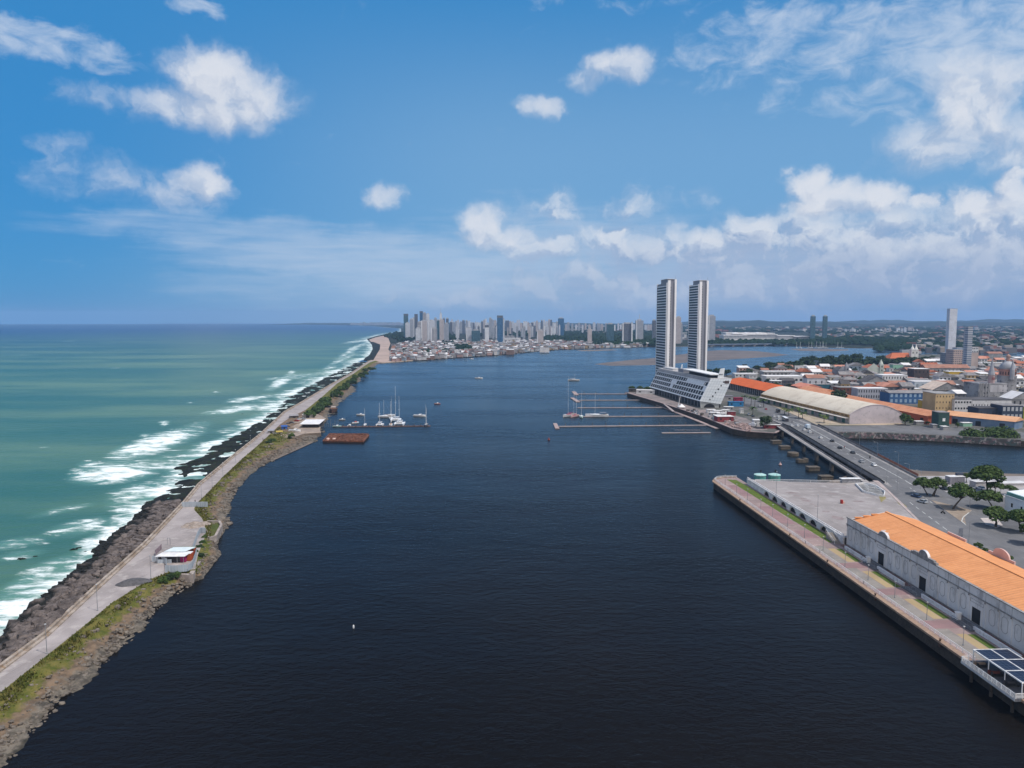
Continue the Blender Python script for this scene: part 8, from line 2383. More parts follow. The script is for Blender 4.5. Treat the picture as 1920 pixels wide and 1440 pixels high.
ORD = ['first', 'second', 'third', 'fourth', 'fifth', 'sixth', 'seventh', 'eighth', 'ninth', 'tenth', 'eleventh', 'twelfth', 'thirteenth', 'fourteenth', 'fifteenth', 'sixteenth', 'seventeenth', 'eighteenth', 'nineteenth', 'twentieth',
 'twenty-first', 'twenty-second', 'twenty-third', 'twenty-fourth', 'twenty-fifth', 'twenty-sixth', 'twenty-seventh', 'twenty-eighth', 'twenty-ninth', 'thirtieth', 'thirty-first', 'thirty-second', 'thirty-third', 'thirty-fourth', 'thirty-fifth', 'thirty-sixth', 'thirty-seventh', 'thirty-eighth', 'thirty-ninth', 'fortieth']
UM = {}
def umesh(nm):
 """unit meshes shared by the small houses"""
 if nm in UM: return UM[nm]
 m = MB()
 if nm == 'wall': m.box(0, 0, 0, 1, 1, 1)
 elif nm == 'flat': m.box(0, 0, 1, 1.04, 1.04, .06)
 elif nm == 'gx': m.add([(-.53, -.54, 1), (.53, -.54, 1), (.53, .54, 1), (-.53, .54, 1), (-.53, 0, 1.42), (.53, 0, 1.42)], [(0, 1, 5, 4), (2, 3, 4, 5), (0, 4, 3), (1, 2, 5), (3, 2, 1, 0)])
 elif nm == 'gy': m.add([(-.54, -.53, 1), (.54, -.53, 1), (.54, .53, 1), (-.54, .53, 1), (0, -.53, 1.5), (0, .53, 1.5)], [(3, 0, 4, 5), (1, 2, 5, 4), (0, 1, 4), (2, 3, 5), (3, 2, 1, 0)])
 elif nm == 'hip': m.add([(-.54, -.54, 1), (.54, -.54, 1), (.54, .54, 1), (-.54, .54, 1), (-.18, 0, 1.4), (.18, 0, 1.4)], [(0, 1, 5, 4), (1, 2, 5), (2, 3, 4, 5), (3, 0, 4), (3, 2, 1, 0)])
 elif nm == 'mono': m.add([(-.53, -.53, 1), (.53, -.53, 1), (.53, .53, 1.25), (-.53, .53, 1.25)], [(0, 1, 2, 3)])
 elif nm == 'win':
  m.box(0, -.503, 0, .14, .012, .22)
 me = bpy.data.meshes.new(nm)
 me.from_pydata(m.v, [], m.f); me.materials.append(M_DARK)
 UM[nm] = me
 return me
def upart(nm, mesh, mat, parent, loc=(0, 0, 0), sc=(1, 1, 1)):
 o = bpy.data.objects.new(nm, umesh(mesh)); COL.objects.link(o); o.parent = parent
 o.location = loc; o.scale = sc
 s = o.material_slots[0]; s.link = 'OBJECT'; s.material = mat
 return o
from mathutils.geometry import intersect_point_tri_2d
POLY_IS = isle + back
def inpoly(x, y, poly):
 c = False; j = len(poly) - 1
 for i in range(len(poly)):
  xi, yi = poly[i]; xj, yj = poly[j]
  if (yi > y) != (yj > y) and x < (xj - xi) * (y - yi) / (yj - yi) + xi: c = not c
  j = i
 return c
def old_town():
 random.seed(404)
 v = 752.0; row = 0; total = 0
 hs = []
 while v > 676:
  Y = G(1600, v, LZ)[1]
  u = 1560 if v > 741 else 1500 if v > 728 else 1440 if v > 714 else 1385
  idx = 0
  while u < 1930:
   w = random.uniform(9, 19); wp = w / Y * F
   x = PT(u + wp / 2, v, Y)[0]
   Yj = Y + random.uniform(-6, 6)
   hh = random.choice((4.5, 5.5, 6.5, 7.5, 9.0)) * random.uniform(.9, 1.1) * (1.0 if v > 690 else 1.1)
   top = v - hh / Y * F
   bad = not inpoly(x, Yj, POLY_IS) or not inpoly(x, Yj + 14, POLY_IS)
   for (a, b, t_, c) in KEY:
    if u + wp > a and u < b:
     if v > c - .5 and top < c - (c - t_) * .5: bad = True
     if c - 30 * H * F / Y ** 2 < v < c + 17 * H * F / Y ** 2: bad = True
   if v < 692 and 1440 < u < 1700: bad = True           # the tree belt
   if v < 684 and u < 1735: bad = True
   if not bad and random.random() < .10: bad = True
   if not bad:
    hs.append((row, idx, x, Yj, w, hh)); idx += 1
   u += wp * random.uniform(1.01, 1.12) if not bad else 2.0
  if any(h[0] == row for h in hs): row += 1
  v -= 3.2 + (v - 676) * .035
 hs = hs[:296]
 for (row, idx, x, Y, w, hh) in hs:
  wl = random.choice(WL); rf = random.choice(RL)
  typ = random.choice(('gx', 'gx', 'gy', 'hip', 'flat', 'mono')) if rf[0] != 'white sheet' else random.choice(('flat', 'mono', 'gx'))
  d = random.uniform(10, 17)
  wd = 'flat' if typ == 'flat' else 'pitched'
  t = thing('town_house', '%s house, %s roof, %s from left in %s row of old town' % (wl[0], rf[0], ORD[min(idx, 39)], ORD[row]), 'house', (x, Y + d / 2, LZ), random.uniform(-.12, .12) + (-.08 if row % 2 else .02), 'old town houses')
  t.scale = (w, d, hh)
  upart('wall', 'wall', wl[1], t)
  upart('roof', typ, rf[1] if typ != 'flat' or rf[0] in ('grey sheet', 'white sheet', 'dark') else TG, t)
  n = 2 if w < 12 else 3
  for i in range(n):
   for z in ((.45,) if hh < 6 else (.2, .62)):
    upart('window', 'win', M_DARK if wl[0] != 'sooty' else M_SKYW, t, ((i + .5) / n - .5, 0, z))
old_town()
def palm(label, u, v, h):
 x, y = G(u, v, LZ)
 t = thing('palm_tree', label, 'palm', (x, y, LZ), random.uniform(0, 6), 'street palms')
 tr = MB(); tr.tube((0, 0, 0), (.2, 0, h * .5), .3, 7, .22); tr.tube((.2, 0, h * .5), (.3, .1, h), .22, 7, .17); tr.build('trunk', M_BARK, t)
 cr = MB()
 for k in range(17):
  a = k * 2.399; el = random.uniform(-.1, .9)
  L = random.uniform(3.4, 4.4)
  pts = []
  for i in range(5):
   f = i / 4
   r = L * f * math.cos(el * (1 - f)); z = L * f * math.sin(el) - 1.6 * f * f
   pts.append((.3 + r * math.cos(a), .1 + r * math.sin(a), h + z))
  for p, q in zip(pts[:-1], pts[1:]):
   wx, wy = -math.sin(a) * .5, math.cos(a) * .5
   cr.quad((p[0] - wx, p[1] - wy, p[2] - .18), (p[0], p[1], p[2]), (q[0], q[1], q[2]), (q[0] - wx, q[1] - wy, q[2] - .22))
   cr.quad((p[0], p[1], p[2]), (p[0] + wx, p[1] + wy, p[2] - .18), (q[0] + wx, q[1] + wy, q[2] - .22), (q[0], q[1], q[2]))
 cr.build('crown', M_LEAF if 'yellow' not in label else M_LEAF3, t)
for (u, v, h, lab) in [(1395, 758, 7.5, 'dark street palm at the corner of the vermilion hall, leftmost'), (1408, 760, 7.5, 'dark street palm before the vermilion hall, second from left'), (1415, 763, 8, 'dark street palm before the vermilion hall, third from left'), (1432, 764, 7, 'dark street palm between the vermilion hall and the cream warehouse'), (1411, 779, 6.5, 'dark palm standing alone on the quay side of the street'),
     (1471, 777, 4.5, 'yellow green young palm beside the cream warehouse, left one'), (1479, 779, 4.5, 'yellow green young palm beside the cream warehouse, middle one'), (1497, 784, 7.5, 'tall dark palm beside the cream warehouse'), (1505, 785, 5, 'low dark palm beside the cream warehouse'), (1545, 793, 5, 'yellow green palm before the cream warehouse near the bridge')]:
 palm(lab, u, v, h)
def place_tree(proto, u, v, hpx, wpx, lab, group, z=LZ):
 x, y = G(u, v, z); k = y / F
 s = wpx * k / 2 / 5.0; sz = hpx * k / 9.0
 return dup(proto, (x, y, z), random.uniform(0, 6.28), lab, group, (s, s, sz))
TP_ = [make_tree('broadleaf_tree', 'x', 'tree', 9.0, 5.0, .8, 12, 36, .85, m_, True, .25) for m_ in (M_LEAF2, M_LEAF2, M_LEAF)]
t0 = TP_[0]; t0['label'] = 'dense dark tree on the quay right of the white cube-like hut'; x, y = G(1434, 803, LZ); t0.location = (x, y, LZ); t0.scale = (1.15, 1.15, 1.0)
TP_[1]['label'] = 'dark tree behind the barrel roofed warehouse, overlapping the salmon shed'; x, y = G(1572, 760, LZ); TP_[1].location = (x, y, LZ); TP_[1].scale = (1.9, 1.9, 1.5)
TP_[2]['label'] = 'dark tree beside the rounded gable of the barrel roofed warehouse'; x, y = G(1697, 797, LZ); TP_[2].location = (x, y, LZ); TP_[2].scale = (1.2, 1.2, .95)
bt = []
random.seed(77)
for k in range(70):
 f = k / 69
 u = 1438 + (1730 - 1438) * f
 vb = 697 + (684 - 697) * min(1, f * 1.5) + random.uniform(-4, 5)
 if f > .7: vb = 686 + random.uniform(-3, 4)
 bt.append((u + random.uniform(-5, 5), vb, random.uniform(12, 19) * (1.1 if .2 < f < .6 else .9), random.uniform(18, 30)))
for (u, v, h, w) in [(1345, 704, 13, 22), (1362, 705, 12, 20), (1392, 705, 10, 16), (1405, 704, 13, 18), (1420, 700, 14, 24), (1330, 702, 10, 18)]: bt.append((u, v, h, w))
bt.sort()
for i, b in enumerate(bt): place_tree(TP_[i % 2], *b, 'dark tree in the belt along the river behind the old town', 'trees of the river belt')
mid = [(1530, 752, 14, 18), (1585, 757, 12, 20), (1720, 789, 8, 12), (1740, 797, 7, 10), (1700, 770, 6, 12), (1795, 802, 10, 8), (1815, 693, 14, 22), (1845, 693, 12, 16), (1800, 694, 12, 26), (1770, 690, 10, 18), (1760, 683, 10, 14), (1748, 676, 9, 16), (1782, 700, 8, 12), (1640, 714, 8, 12), (1612, 716, 9, 12), (1466, 722, 12, 14), (1480, 730, 10, 16), (1502, 733, 10, 14), (1424, 717, 9, 16), (1440, 720, 10, 14), (1455, 726, 9, 14), (1825, 736, 10, 14), (1815, 742, 8, 12), (1905, 735, 9, 12), (1695, 712, 8, 10), (1540, 711, 10, 14), (1516, 703, 9, 14), (1560, 700, 11, 16), (1602, 700, 9, 14)]
for i, (u, v, h, w) in enumerate(mid): place_tree(TP_[i % 3], u, v, h, w, 'dark green tree standing between the old town buildings', 'trees among the old town')
for i, (u, v, w, h) in enumerate([(1185, 731, 16, 7), (1200, 732, 16, 8), (1213, 733, 16, 8), (1226, 733, 16, 9)]):
 place_tree(TP_[2], u, v, h, w, 'green hedge-like tree beyond the hotel at the far quay corner', 'trees beyond the hotel')
for i, (u, v, w) in enumerate([(1722, 796, 6), (1733, 790, 8), (1811, 799, 7), (1752, 802, 5), (1745, 787, 6), (1770, 806, 4)]):
 hut(u, v, w, 4, 2.6, 'white roofed street stall by the market shed, ' + ('leftmost one', 'long one near the salmon shed', 'right one with green walls', 'one before the dark green tower', 'rear one', 'small one at the basin wall')[i], CGR if i == 2 else CG, HROOF, .05, 'street_stall', LZ, False, 'stall', 'stalls on the paved square', 0)
for (u, v, lab) in [(1396, 700, 'dark billboard on a post at the river edge left of the tree belt'), (1530, 693, 'dark billboard on a post above the tree belt')]:
 x, y = G(u, v, LZ); k = y / F
 t = thing('billboard', lab, 'billboard', (x, y, LZ)); p = MB(); p.tube((0, 0, 0), (0, 0, 14 * k), .35, 6); p.build('post', M_STEEL, t)
 p = MB(); p.box(0, 0, 13 * k, 9 * k, .6, 4.5 * k); p.build('panel', M('billboard_dark', (.045, .075, .10), None, .2, .7), t)
# ------------------------------------------------------------------ the far town, skyline, bridge and hills
random.seed(55)
FZ = 1.6
facs = {
'pale': MF('f_pale', (.56, .56, .60), (.22, .25, .31), 3.0, 3.3, 1.5), 'white': MF('f_white', (.68, .68, .70), (.26, .29, .35), 3.4, 3.3, 1.6),
'grey': MF('f_grey', (.36, .37, .41), (.12, .14, .18), 3.0, 3.3, 1.2), 'beige': MF('f_beige', (.48, .42, .41), (.17, .16, .18), 3.0, 3.3, 1.4),
'dark': MF('f_dark', (.13, .145, .18), (.04, .05, .07), 2.6, 3.3, .8), 'blue glass': MF('f_blue', (.035, .11, .20), (.015, .065, .14), 3.2, 3.6, .5, rough=.25),
'teal glass': MF('f_teal', (.04, .10, .12), (.02, .06, .085), 3.2, 3.6, .5, rough=.3), 'striped': MF('f_stripe', (.58, .56, .57), (.07, .07, .09), 4.5, 60, 1.9)}
SKYG = {}
def hirise(u0, u1, vt, Y, kind_, lab, name='high_rise', group=None, vis_parts=True, crown=None):
 x0 = PT(u0, 610, Y)[0]; x1 = PT(u1, 610, Y)[0]; h = PT(u0, vt, Y)[2] - FZ
 w = x1 - x0; d = max(10, min(w * .6, 16))
 t = thing(name, lab, 'tower' if 'tower' in lab else 'building', ((x0 + x1) / 2, Y, FZ), 0, group)
 b = MB(); b.box(0, d / 2, 0, w, d, h); b.build('body', facs[kind_], t)
 r = MB()
 if crown == 'mast': r.box(0, d / 2, h, w * .5, d * .5, 5); r.tube((0, d / 2, h + 5), (0, d / 2, h + 22), .7, 5)
 elif crown == 'cap': r.box(0, d / 2, h, w * 1.02, d * 1.02, 8)
 else: r.box(0, d / 2, h, w * .6, d * .6, 4.5)
 r.build('roof_block', facs['dark'] if crown == 'cap' else M('far_roof', (.45, .45, .48), None, .05, .8), t)
 if vis_parts and w > 18 and kind_ not in ('blue glass', 'teal glass'):
  s = MB(); s.box(-w / 2 + w * .07, -.5, 0, w * .14, 1.2, h + 2); s.build('white_edge', M('far_white', (.66, .66, .68), None, .05, .7), t)
 return t
N1 = 2900
for (u0, u1, vt, Y, k, lab, cr) in [
 (757, 765, 592, 3000, 'teal glass', 'dark topped glass tower, leftmost of the whole skyline', 'cap'), (760, 768, 606, 2850, 'pale', 'pale tower half hiding the leftmost glass one', None), (768, 774, 599, 2950, 'grey', 'slim grey tower second from the skyline left end', None), (773, 777, 597, 3050, 'white', 'thin white tower between two grey ones near the skyline left end', None),
 (777, 783, 592.5, 3000, 'dark', 'dark rounded tower, fourth from the skyline left end', 'cap'), (787, 793, 587, 3100, 'blue glass', 'tall bluish glass tower with a slanted top in the left cluster', 'cap'), (793, 799, 587.5, 2950, 'striped', 'tall white tower with a vertical stripe beside the slanted glass one', None), (799, 805, 589.5, 3050, 'white', 'tall white tower with a dark right edge in the left cluster', None), (783, 791, 604, 2800, 'striped', 'tower with framed balconies in the left cluster', None),
 (779, 788, 616, 2650, 'white', 'low white framed block at the foot of the left cluster', None), (790, 800, 602, 2600, 'beige', 'broad beige slab in the middle of the left cluster', None), (799, 803, 601, 2620, 'white', 'narrow white slab attached to the broad beige one', None), (803, 815, 601.5, 2700, 'pale', 'pale stepped tower behind the colonnaded block', None), (808, 819, 616, 2450, 'striped', 'white colonnaded block with dark upright stripes, in front of the left cluster', None),
 (814, 819, 597, 3400, 'grey', 'small grey tower peeking over the left cluster', None), (819, 824, 601, 2800, 'teal glass', 'teal glass tower right of the colonnaded block', None), (824, 832, 600, 2600, 'beige', 'beige slab tower right of the colonnaded block', None), (824.5, 828.5, 588, 3000, 'white', 'thin white tower with a crane-like dark edge', 'mast'), (832, 841, 607, 2700, 'grey', 'grey tower with a white right edge at the end of the left cluster', None), (831, 834, 597, 3300, 'dark', 'thin dark tower behind the beige slab', None), (836, 841, 597.5, 3300, 'dark', 'dark roofed tower behind the end of the left cluster', None), (843, 848, 604, 3500, 'dark', 'dark blue tower alone right of the left cluster', None),
 (874, 884, 616, 2500, 'pale', 'pale wide office block with white top in front of the skyline', None), (884, 900, 620, 2480, 'teal glass', 'dark wide glass office block in front of the skyline', None), (909, 916.5, 614, 2450, 'white', 'white block with a dark roof left of the blue glass tower', 'cap'), (932, 943, 596, 2450, 'blue glass', 'bright blue glass tower with dark top standing before the skyline', 'cap'), (942.5, 946, 599, 2470, 'white', 'white side slab attached to the bright blue glass tower', None), (917, 922, 597, 3300, 'grey', 'grey tower left of and behind the blue glass tower', None),
 (1007, 1019, 620, 2350, 'beige', 'squat round beige tower at the back of the favela', None), (1046.5, 1057.5, 597, 3400, 'blue glass', 'isolated blue glass tower in the middle of the skyline', None), (1102, 1110, 617, 2300, 'beige', 'narrow beige tower standing in the favela', None), (1138, 1151.5, 608, 2450, 'teal glass', 'green glass tower right of the favela', None), (1167, 1185, 607, 2400, 'dark', 'dark glass tower with a white right frame near the river', None), (1184, 1186.5, 606, 2395, 'white', 'white frame slab of the dark glass tower near the river', None),
 (1192.5, 1206.5, 601, 2600, 'grey', 'grey gridded tower left of the white twin towers', 'mast'), (1223.5, 1230, 601, 2700, 'dark', 'dark tower half hidden by the left white twin tower', None), (1268, 1277, 595, 2500, 'beige', 'brownish tower seen between the white twin towers', None), (1275, 1280, 607, 2600, 'grey', 'lower grey tower between the white twin towers', None), (1328, 1341.5, 592.5, 2500, 'grey', 'grey tower just right of the white twin towers', None),
 (1521, 1529, 593, 2700, 'teal glass', 'dark teal tower, left one of a matching far pair', None), (1544, 1551.5, 593, 2700, 'teal glass', 'dark teal tower, right one of a matching far pair', None)]:
 hirise(u0, u1, vt, Y, k, lab, 'high_rise', None, True, cr)
random.seed(91)
bk = []
u = 846
while u < 1046:
 w = random.uniform(2.6, 5.2)
 if not (929 < u < 946):
  hgt = random.uniform(598, 606) + (1.5 if u > 960 else 0)
  bk.append((u, u + w, hgt, random.uniform(3700, 4700), random.choice(('pale', 'pale', 'white', 'grey', 'beige', 'dark'))))
 u += w * random.uniform(.85, 1.25)
u = 1060
while u < 1228:
 w = random.uniform(2.6, 5.0)
 bk.append((u, u + w, random.uniform(605, 611), random.uniform(4200, 5200), random.choice(('pale', 'white', 'grey', 'beige'))))
 u += w * random.uniform(1.0, 2.2)
for i in range(46):
 u = random.uniform(850, 1050); bk.append((u, u + random.uniform(2.5, 5), random.uniform(610, 617), random.uniform(3000, 3600), random.choice(('pale', 'grey', 'beige', 'dark', 'white'))))
for (a, b) in ((1585, 1612), (1630, 1672), (1682, 1722)):
 u = a
 while u < b:
  w = random.uniform(2.2, 4); bk.append((u, u + w, random.uniform(615, 621), random.uniform(4200, 4700), random.choice(('pale', 'white', 'beige')))); u += w * random.uniform(1.1, 2)
bk.sort()
for (u0, u1, vt, Y, k) in bk:
 right = u0 > 1500
 lab = ('%s slab block in the far right cluster below the hills' % k) if right else ('%s slab tower in the hazy crowd of the far skyline' % k)
 hirise(u0, u1, vt, Y, k, lab, 'far_high_rise', 'hazy far towers' if not right else 'far right slab blocks', False)
u = 657
fb_ = []
while u < 756:
 w = random.uniform(.7, 1.6); fb_.append((u, u + w, random.uniform(603.4, 606.5), random.uniform(10600, 11600))); u += w * random.uniform(.9, 1.6)
fm = facs['grey']
for (u0, u1, vt, Y) in fb_:
 x0 = PT(u0, 606, Y)[0]; x1 = PT(u1, 606, Y)[0]; h = PT(u0, vt, Y)[2]
 b = MB(); b.box(0, 15, 0, x1 - x0, 30, h); o = b.build('distant_high_rise', fm); o.location = ((x0 + x1) / 2, Y, 0)
 tag(o, 'faint grey tower of the distant town across the bay on the horizon', 'tower', 'towers of the distant bay town')
sheet_poly('far_bay_land', [(PT(640, 608, 11000)[0], 11000), (PT(690, 608, 11000)[0], 10500), (PT(760, 608, 11000)[0], 10300), (PT(760, 608, 12500)[0], 12500), (PT(560, 608, 12500)[0], 12800)], 1.9, M_FAR)
random.seed(12)
ftypes = [('grey', M('fav_grey', (.30, .285, .29), (.20, .19, .195), .05, .9)), ('brick', M('fav_brick', (.26, .15, .12), (.20, .12, .10), .05, .9)), ('white', M('fav_white', (.56, .55, .56), None, .05, .85)), ('pink', M('fav_pink', (.42, .29, .27), None, .05, .9)), ('ochre', M('fav_ochre', (.38, .28, .17), None, .05, .9)), ('bluish', M('fav_blue', (.26, .32, .38), None, .05, .9))]
froofs = [M('fav_roof_grey', (.26, .25, .255), (.17, .165, .17), .05, .9), M('fav_roof_red', (.28, .13, .10), (.20, .09, .075), .05, .9), M('fav_roof_white', (.64, .63, .64), None, .05, .8), M('fav_roof_dark', (.085, .08, .085), (.12, .115, .12), .05, .9)]
def shore_v(u): return np.interp(u, [p[0] for p in far_shore], [p[1] for p in far_shore])
cand = []
for _ in range(5200):
 u = random.uniform(735, 1215)
 vs = float(shore_v(u))
 top = 641 if u < 900 else 640 if u < 1060 else 643 if u < 1130 else 647
 lo = vs - 1.0
 v = top + (lo - top) * random.random() ** .85
 if u < 775 and v < 641 + (775 - u) * .25: continue
 if 853 < u < 886 and 650 < v < 661: continue
 if u > 1120 and random.random() < .6: continue
 cand.append((v, u))
cand.sort(reverse=True)
occ = {}
pl_ = []
for (v, u) in cand:
 x, y = G(u, v, FZ)
 key_ = (round(x / 9), round(y / 13))
 if key_ in occ: continue
 occ[key_] = 1; pl_.append((x, y, u, v))
rest = MB()
allm = [m for _, m in ftypes] + froofs
for i, (x, y, u, v) in enumerate(pl_):
 w, d, h = random.uniform(6.5, 12), random.uniform(8, 13), random.choice((3.2, 3.5, 6.2, 6.5, 9))
 ti = random.choice((0, 0, 0, 1, 2, 2, 3, 4, 5)); ri = random.choice((0, 0, 0, 0, 1, 2, 2, 3, 3))
 rz = random.uniform(-.3, .3)
 if i < 292:
  t = thing('shanty_house', '%s little house packed in the dense settlement on the far shore' % ftypes[ti][0], 'house', (x, y, FZ), rz, 'houses of the far shore settlement')
  t.scale = (w, d, h)
  upart('wall', 'wall', ftypes[ti][1], t)
  upart('roof', random.choice(('flat', 'gx', 'mono', 'gy')), froofs[ri], t)
 else:
  rest.mi = ti; rest.box(x, y, FZ, w, d, h, rz); rest.mi = 6 + ri; rest.box(x, y, FZ + h, w + .5, d + .5, .4, rz)
  if random.random() < .5:
   c, s = math.cos(rz), math.sin(rz)
   rest.add([(x + a * c - b * s, y + a * s + b * c, FZ + h + z) for a, b, z in ((-w / 2, -d / 2, .4), (w / 2, -d / 2, .4), (w / 2, d / 2, .4 + 1.6), (-w / 2, d / 2, .4 + 1.6))], [(0, 1, 2, 3)])
kind(rest.build('shanty_houses_beyond', allm), 'stuff')
def far_block(u0, u1, vb, vt, lab, wall, roofm, name='shed', depth=25):
 return facade_block(name, lab, 'building', u0, u1, vb, vt, depth, wall, 'flat', roofm, None, z=FZ)
far_block(768, 792, 672, 666, 'white roofed boat shed on the far shore below the left cluster of towers', CW, TW)
far_block(818, 838, 668.5, 664, 'long white roofed shed on the far shore, right of the other white one', CG, TW)
far_block(946, 976, 641, 634, 'long white hall between the blue glass tower and the squat beige tower', CW, TW)
far_block(946, 965, 634, 630, 'flat white roofs behind the long white hall', CG, TW)
far_block(949, 964, 665, 656, 'brown waterfront block with a pale roof in the favela', M('fav_brown', (.2, .14, .12), None, .05, .9), TW)
far_block(1012, 1030, 661, 652, 'white waterfront house in the middle of the favela shore', CW, TG)
far_block(1136, 1160, 646, 644, 'white awning roofs by the river right of the favela', CG, TW)
far_block(1150, 1174, 650, 648, 'low white boat club roofs at the water right of the favela', CG, TW)
far_block(1170, 1182, 652, 649.5, 'white boat house at the far river edge', CW, TW)
def mall():
 Y = 2720
 def X(u): return PT(u, 640, Y)[0]
 def Zt(v): return PT(1400, v, Y)[2] - FZ
 t = thing('shopping_centre', 'long white shopping centre with stepped pale roofs beyond the far bridge', 'shopping centre', (X(1430), Y, FZ))
 ox = X(1430)
 for i, (u0, u1, vt, y0, m_) in enumerate([(1357, 1400, 629.5, 0, TW), (1398, 1460, 628, 20, CW), (1460, 1490, 630, 5, TW), (1488, 1516, 631.5, 0, CG), (1370, 1442, 625.5, 60, TW), (1446, 1458, 626, 40, CD)]):
  b = MB(); b.box((X(u0) + X(u1)) / 2 - ox, y0 + 30, 0, X(u1) - X(u0), 60, Zt(vt)); b.build('hall', m_, t)
  b = MB(); b.box((X(u0) + X(u1)) / 2 - ox, y0 + 30, Zt(vt), X(u1) - X(u0) + 4, 66, 2.2); b.build('roof', TW, t)
 for k in range(3):
  n = 12; cx_ = X(1392 + k * 22) - ox; r = (X(1404) - X(1392))
  v = [(cx_ + r * math.cos(math.pi * i / n), 40, Zt(627) + r * .28 * math.sin(math.pi * i / n)) for i in range(n + 1)] + [(cx_ + r * math.cos(math.pi * i / n), 90, Zt(627) + r * .28 * math.sin(math.pi * i / n)) for i in range(n + 1)]
  b = MB(); b.add(v, [(i, i + 1, n + 2 + i, n + 1 + i) for i in range(n)] + [tuple(range(n, -1, -1))]); b.build('vault_roof', TW, t)
mall()
def far_bridge():
 a = Vector((*G(1322, 650.5, 0), 0)); b = Vector((*G(1500, 648, 0), 0))
 zt = PT(1400, 644.0, (a.y + b.y) / 2)[2]
 t = thing('far_bridge', 'far low concrete bridge on rounded arches across the river', 'bridge', (a.x, a.y, 0))
 d = b - a
 m = MB(); m.beam((0, 0, zt), (d.x, d.y, zt), 16, 3.4); m.build('deck', M('far_bridge_blue_grey', (.12, .15, .21), (.09, .115, .17), .02, .8), t)
 n = 9
 for k in range(n):
  c = d * ((k + .5) / n)
  p = MB(); p.box(c.x, c.y, -1, 7, 14, zt - 1); p.box(c.x, c.y, zt - 4.4, 20, 14, 2.3, 0); p.build('pier', M_CONC, t)
far_bridge()
for k in range(12):
 u = random.uniform(1490, 1592); v = 652 + random.uniform(-1, 1)
 x, y = G(u, v, 0)
 t = thing('far_yacht', 'tiny white yacht with a bare mast in the far marina by the teal towers', 'sailing boat', (x, y, .3), random.uniform(0, 3), 'yachts of the far marina')
 hull(13, 4, 1.5, M_GEL, t); m = MB(); m.tube((0, 0, 1), (0, 0, 18), .3, 4); m.build('mast', M_MAST, t)
M_WOOD = M('far_wood', (.010, .023, .012), (.020, .036, .016), .006, .95, c3=(.006, .015, .008), spec=.02)
def wood(name, spots, mat=M_WOOD):
 mb = MB()
 for (x, y, z, r, h) in spots:
  n = 6
  base = len(mb.v)
  rings = [(1.0, .25), (1.05, .55), (.7, .85)]
  for (q, zz) in rings:
   for i in range(n):
    a = 2 * math.pi * i / n + zz * 2
    k = q * random.uniform(.75, 1.2)
    mb.v.append((x + r * k * math.cos(a), y + r * k * math.sin(a), z + h * zz * random.uniform(.85, 1.1)))
  mb.v.append((x, y, z + h * random.uniform(.95, 1.15)))
  for j in range(2):
   for i in range(n):
    i2 = (i + 1) % n
    mb.f.append((base + j * n + i, base + j * n + i2, base + (j + 1) * n + i2, base + (j + 1) * n + i)); mb.m.append(0)
  for i in range(n): mb.f.append((base + 2 * n + i, base + 2 * n + (i + 1) % n, base + 3 * n)); mb.m.append(0)
 return kind(mb.build(name, mat), 'stuff')
sp = []
for _ in range(420):
 u = random.uniform(716, 852); v = random.uniform(625, 641)
 if u < 760 and v < 633 - (u - 716) * .28: continue
 if v > 631 + (u - 716) * .3: continue
 x, y = G(u, v, FZ); sp.append((x, y, FZ, random.uniform(6, 11), random.uniform(9, 17)))
for _ in range(1500):
 u = random.uniform(900, 1232); v = random.uniform(621.5, 635) if random.random() < .75 else random.uniform(635, 643)
 if u < 1010 and v > 631: continue
 x, y = G(u, v, FZ); sp.append((x, y, FZ, random.uniform(8, 15), random.uniform(9, 16)))
for _ in range(420):
 u = random.uniform(1112, 1235); v = random.uniform(640, 650); x, y = G(u, v, FZ); sp.append((x, y, FZ, random.uniform(6, 10), random.uniform(8, 14)))
for (ua, ub, va, vb_, n) in [(853, 886, 651, 660, 60), (755, 762, 660, 668, 10), (790, 850, 660, 668, 26), (826, 850, 643, 650, 30), (1060, 1130, 632, 645, 120)]:
 for _ in range(n):
  x, y = G(random.uniform(ua, ub), random.uniform(va, vb_), FZ); sp.append((x, y, FZ, random.uniform(5, 9), random.uniform(7, 12)))
for _ in range(1500):
 u = random.uniform(1325, 1720); v = random.uniform(637.5, 648)
 if 1355 < u < 1518 and v < 642: continue
 x, y = G(u, v, FZ); sp.append((x, y, FZ, random.uniform(7, 13), random.uniform(8, 15)))
wood('river_woods', sp)
sp = []
for _ in range(5200):
 u = random.uniform(1235, 1960) if random.random() < .85 else random.uniform(760, 1235)
 v = 608.5 + 52 * random.random() ** 1.5
 if u < 1235: v = 609 + 12 * random.random()
 if 1350 < u < 1520 and 624 < v < 643: continue
 if u < 1640 and v > 640: continue
 x, y = G(u, v, FZ)
 if mn.noise((x * .0011, y * .0011, 3)) < -.18: continue
 k = y / 2500
 sp.append((x, y, FZ, random.uniform(9, 17) * max(.8, k ** .8), random.uniform(8, 15) * max(.9, k ** .35)))
wood('far_woods', sp)
mb = MB()
fm_ = [M('far_house_white', (.44, .43, .44), None, .01, .9), M('far_house_grey', (.20, .195, .21), None, .01, .9), M('far_house_red', (.26, .12, .10), None, .01, .9), M('far_house_beige', (.42, .36, .32), None, .01, .9)]
random.seed(303)
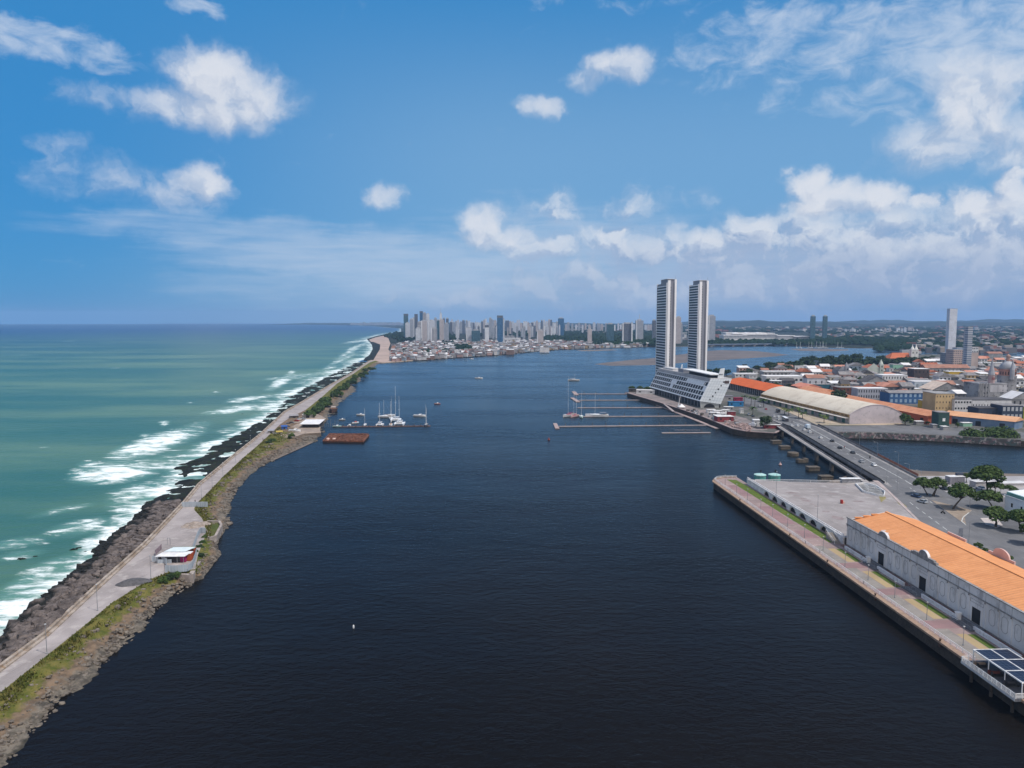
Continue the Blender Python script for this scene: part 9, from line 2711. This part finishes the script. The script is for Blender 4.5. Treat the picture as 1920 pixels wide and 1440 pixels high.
for _ in range(2600):
 u = random.uniform(1235, 1960) if random.random() < .85 else random.uniform(850, 1235)
 v = 609 + 54 * random.random() ** 1.35
 if u < 1235: v = 609 + 16 * random.random()
 if 1350 < u < 1520 and 622 < v < 643: continue
 if u < 1660 and v > 638: continue
 if u < 1690 and v > 641: continue
 x, y = G(u, v, FZ); k = max(1, (y / 2600) ** .75)
 mb.mi = random.choice((0, 0, 1, 1, 2, 2, 3))
 w = random.uniform(9, 26) * k; h = random.choice((5, 6, 8, 9, 14)) * k ** .5
 mb.box(x, y, FZ, w, random.uniform(10, 22) * k, h, random.uniform(-.4, .4))
kind(mb.build('far_low_town', fm_), 'stuff')
def hills():
 def ridge(name, Y, u0, u1, base_h, amp, seed, n=260):
  xs = np.linspace(PT(u0, 606, Y)[0], PT(u1, 606, Y)[0], n)
  V = []; Fc = []
  prof = [(-1400, 0), (-800, .35), (-350, .8), (0, 1.0), (500, .7), (1100, 0)]
  for i, x in enumerate(xs):
   hh = base_h + amp * mn.fractal((x * .00055, seed, 0), .9, 2.0, 5) + amp * .35 * mn.noise((x * .004, seed, 1))
   e = min(1, i / 40, (n - 1 - i) / 30)
   for (dy, k) in prof: V.append((x, Y + dy + 150 * mn.noise((x * .001, dy, seed)), FZ - .5 + max(0, hh) * k * e + 6 * k * e * mn.noise((x * .01, dy * .01, seed))))
  m = len(prof)
  o = npmesh(name, np.array(V), gridfaces(n, m)[:, ::-1], M('hill_wood', (.015, .028, .018), (.028, .038, .026), .0035, .95, c3=(.065, .058, .055), spec=.02), True)
  kind(o, 'structure')
 ridge('hills', 8600, 1225, 2000, 52, 34, 2.0)
 ridge('hills', 11500, 1180, 2060, 70, 40, 5.0)
 ridge('hills', 9800, 760, 1240, 40, 26, 9.0)
 ridge('hills', 14000, 540, 760, 22, 14, 12.0)
hills()
# ------------------------------------------------------------------ haze: the sea air that fades the far town
def build_haze():
 mb = MB()
 mb.box(0, 0, -4.0, 2 * 16300, 2 * 16300, 264.0)
 m = bpy.data.materials.new('sea_haze'); m.use_nodes = True
 N = NT(m.node_tree); N.n.clear()
 out = N.node('ShaderNodeOutputMaterial')
 pv = N.node('ShaderNodeVolumePrincipled')
 pv.inputs['Color'].default_value = (0.38, 0.62, 1.0, 1)
 pv.inputs['Density'].default_value = HAZE
 pv.inputs['Anisotropy'].default_value = 0.0
 N.l.new(pv.outputs[0], out.inputs['Volume'])
 o = mb.build('haze', m)
 kind(o, 'stuff')
HAZE = 5.8e-5
build_haze()
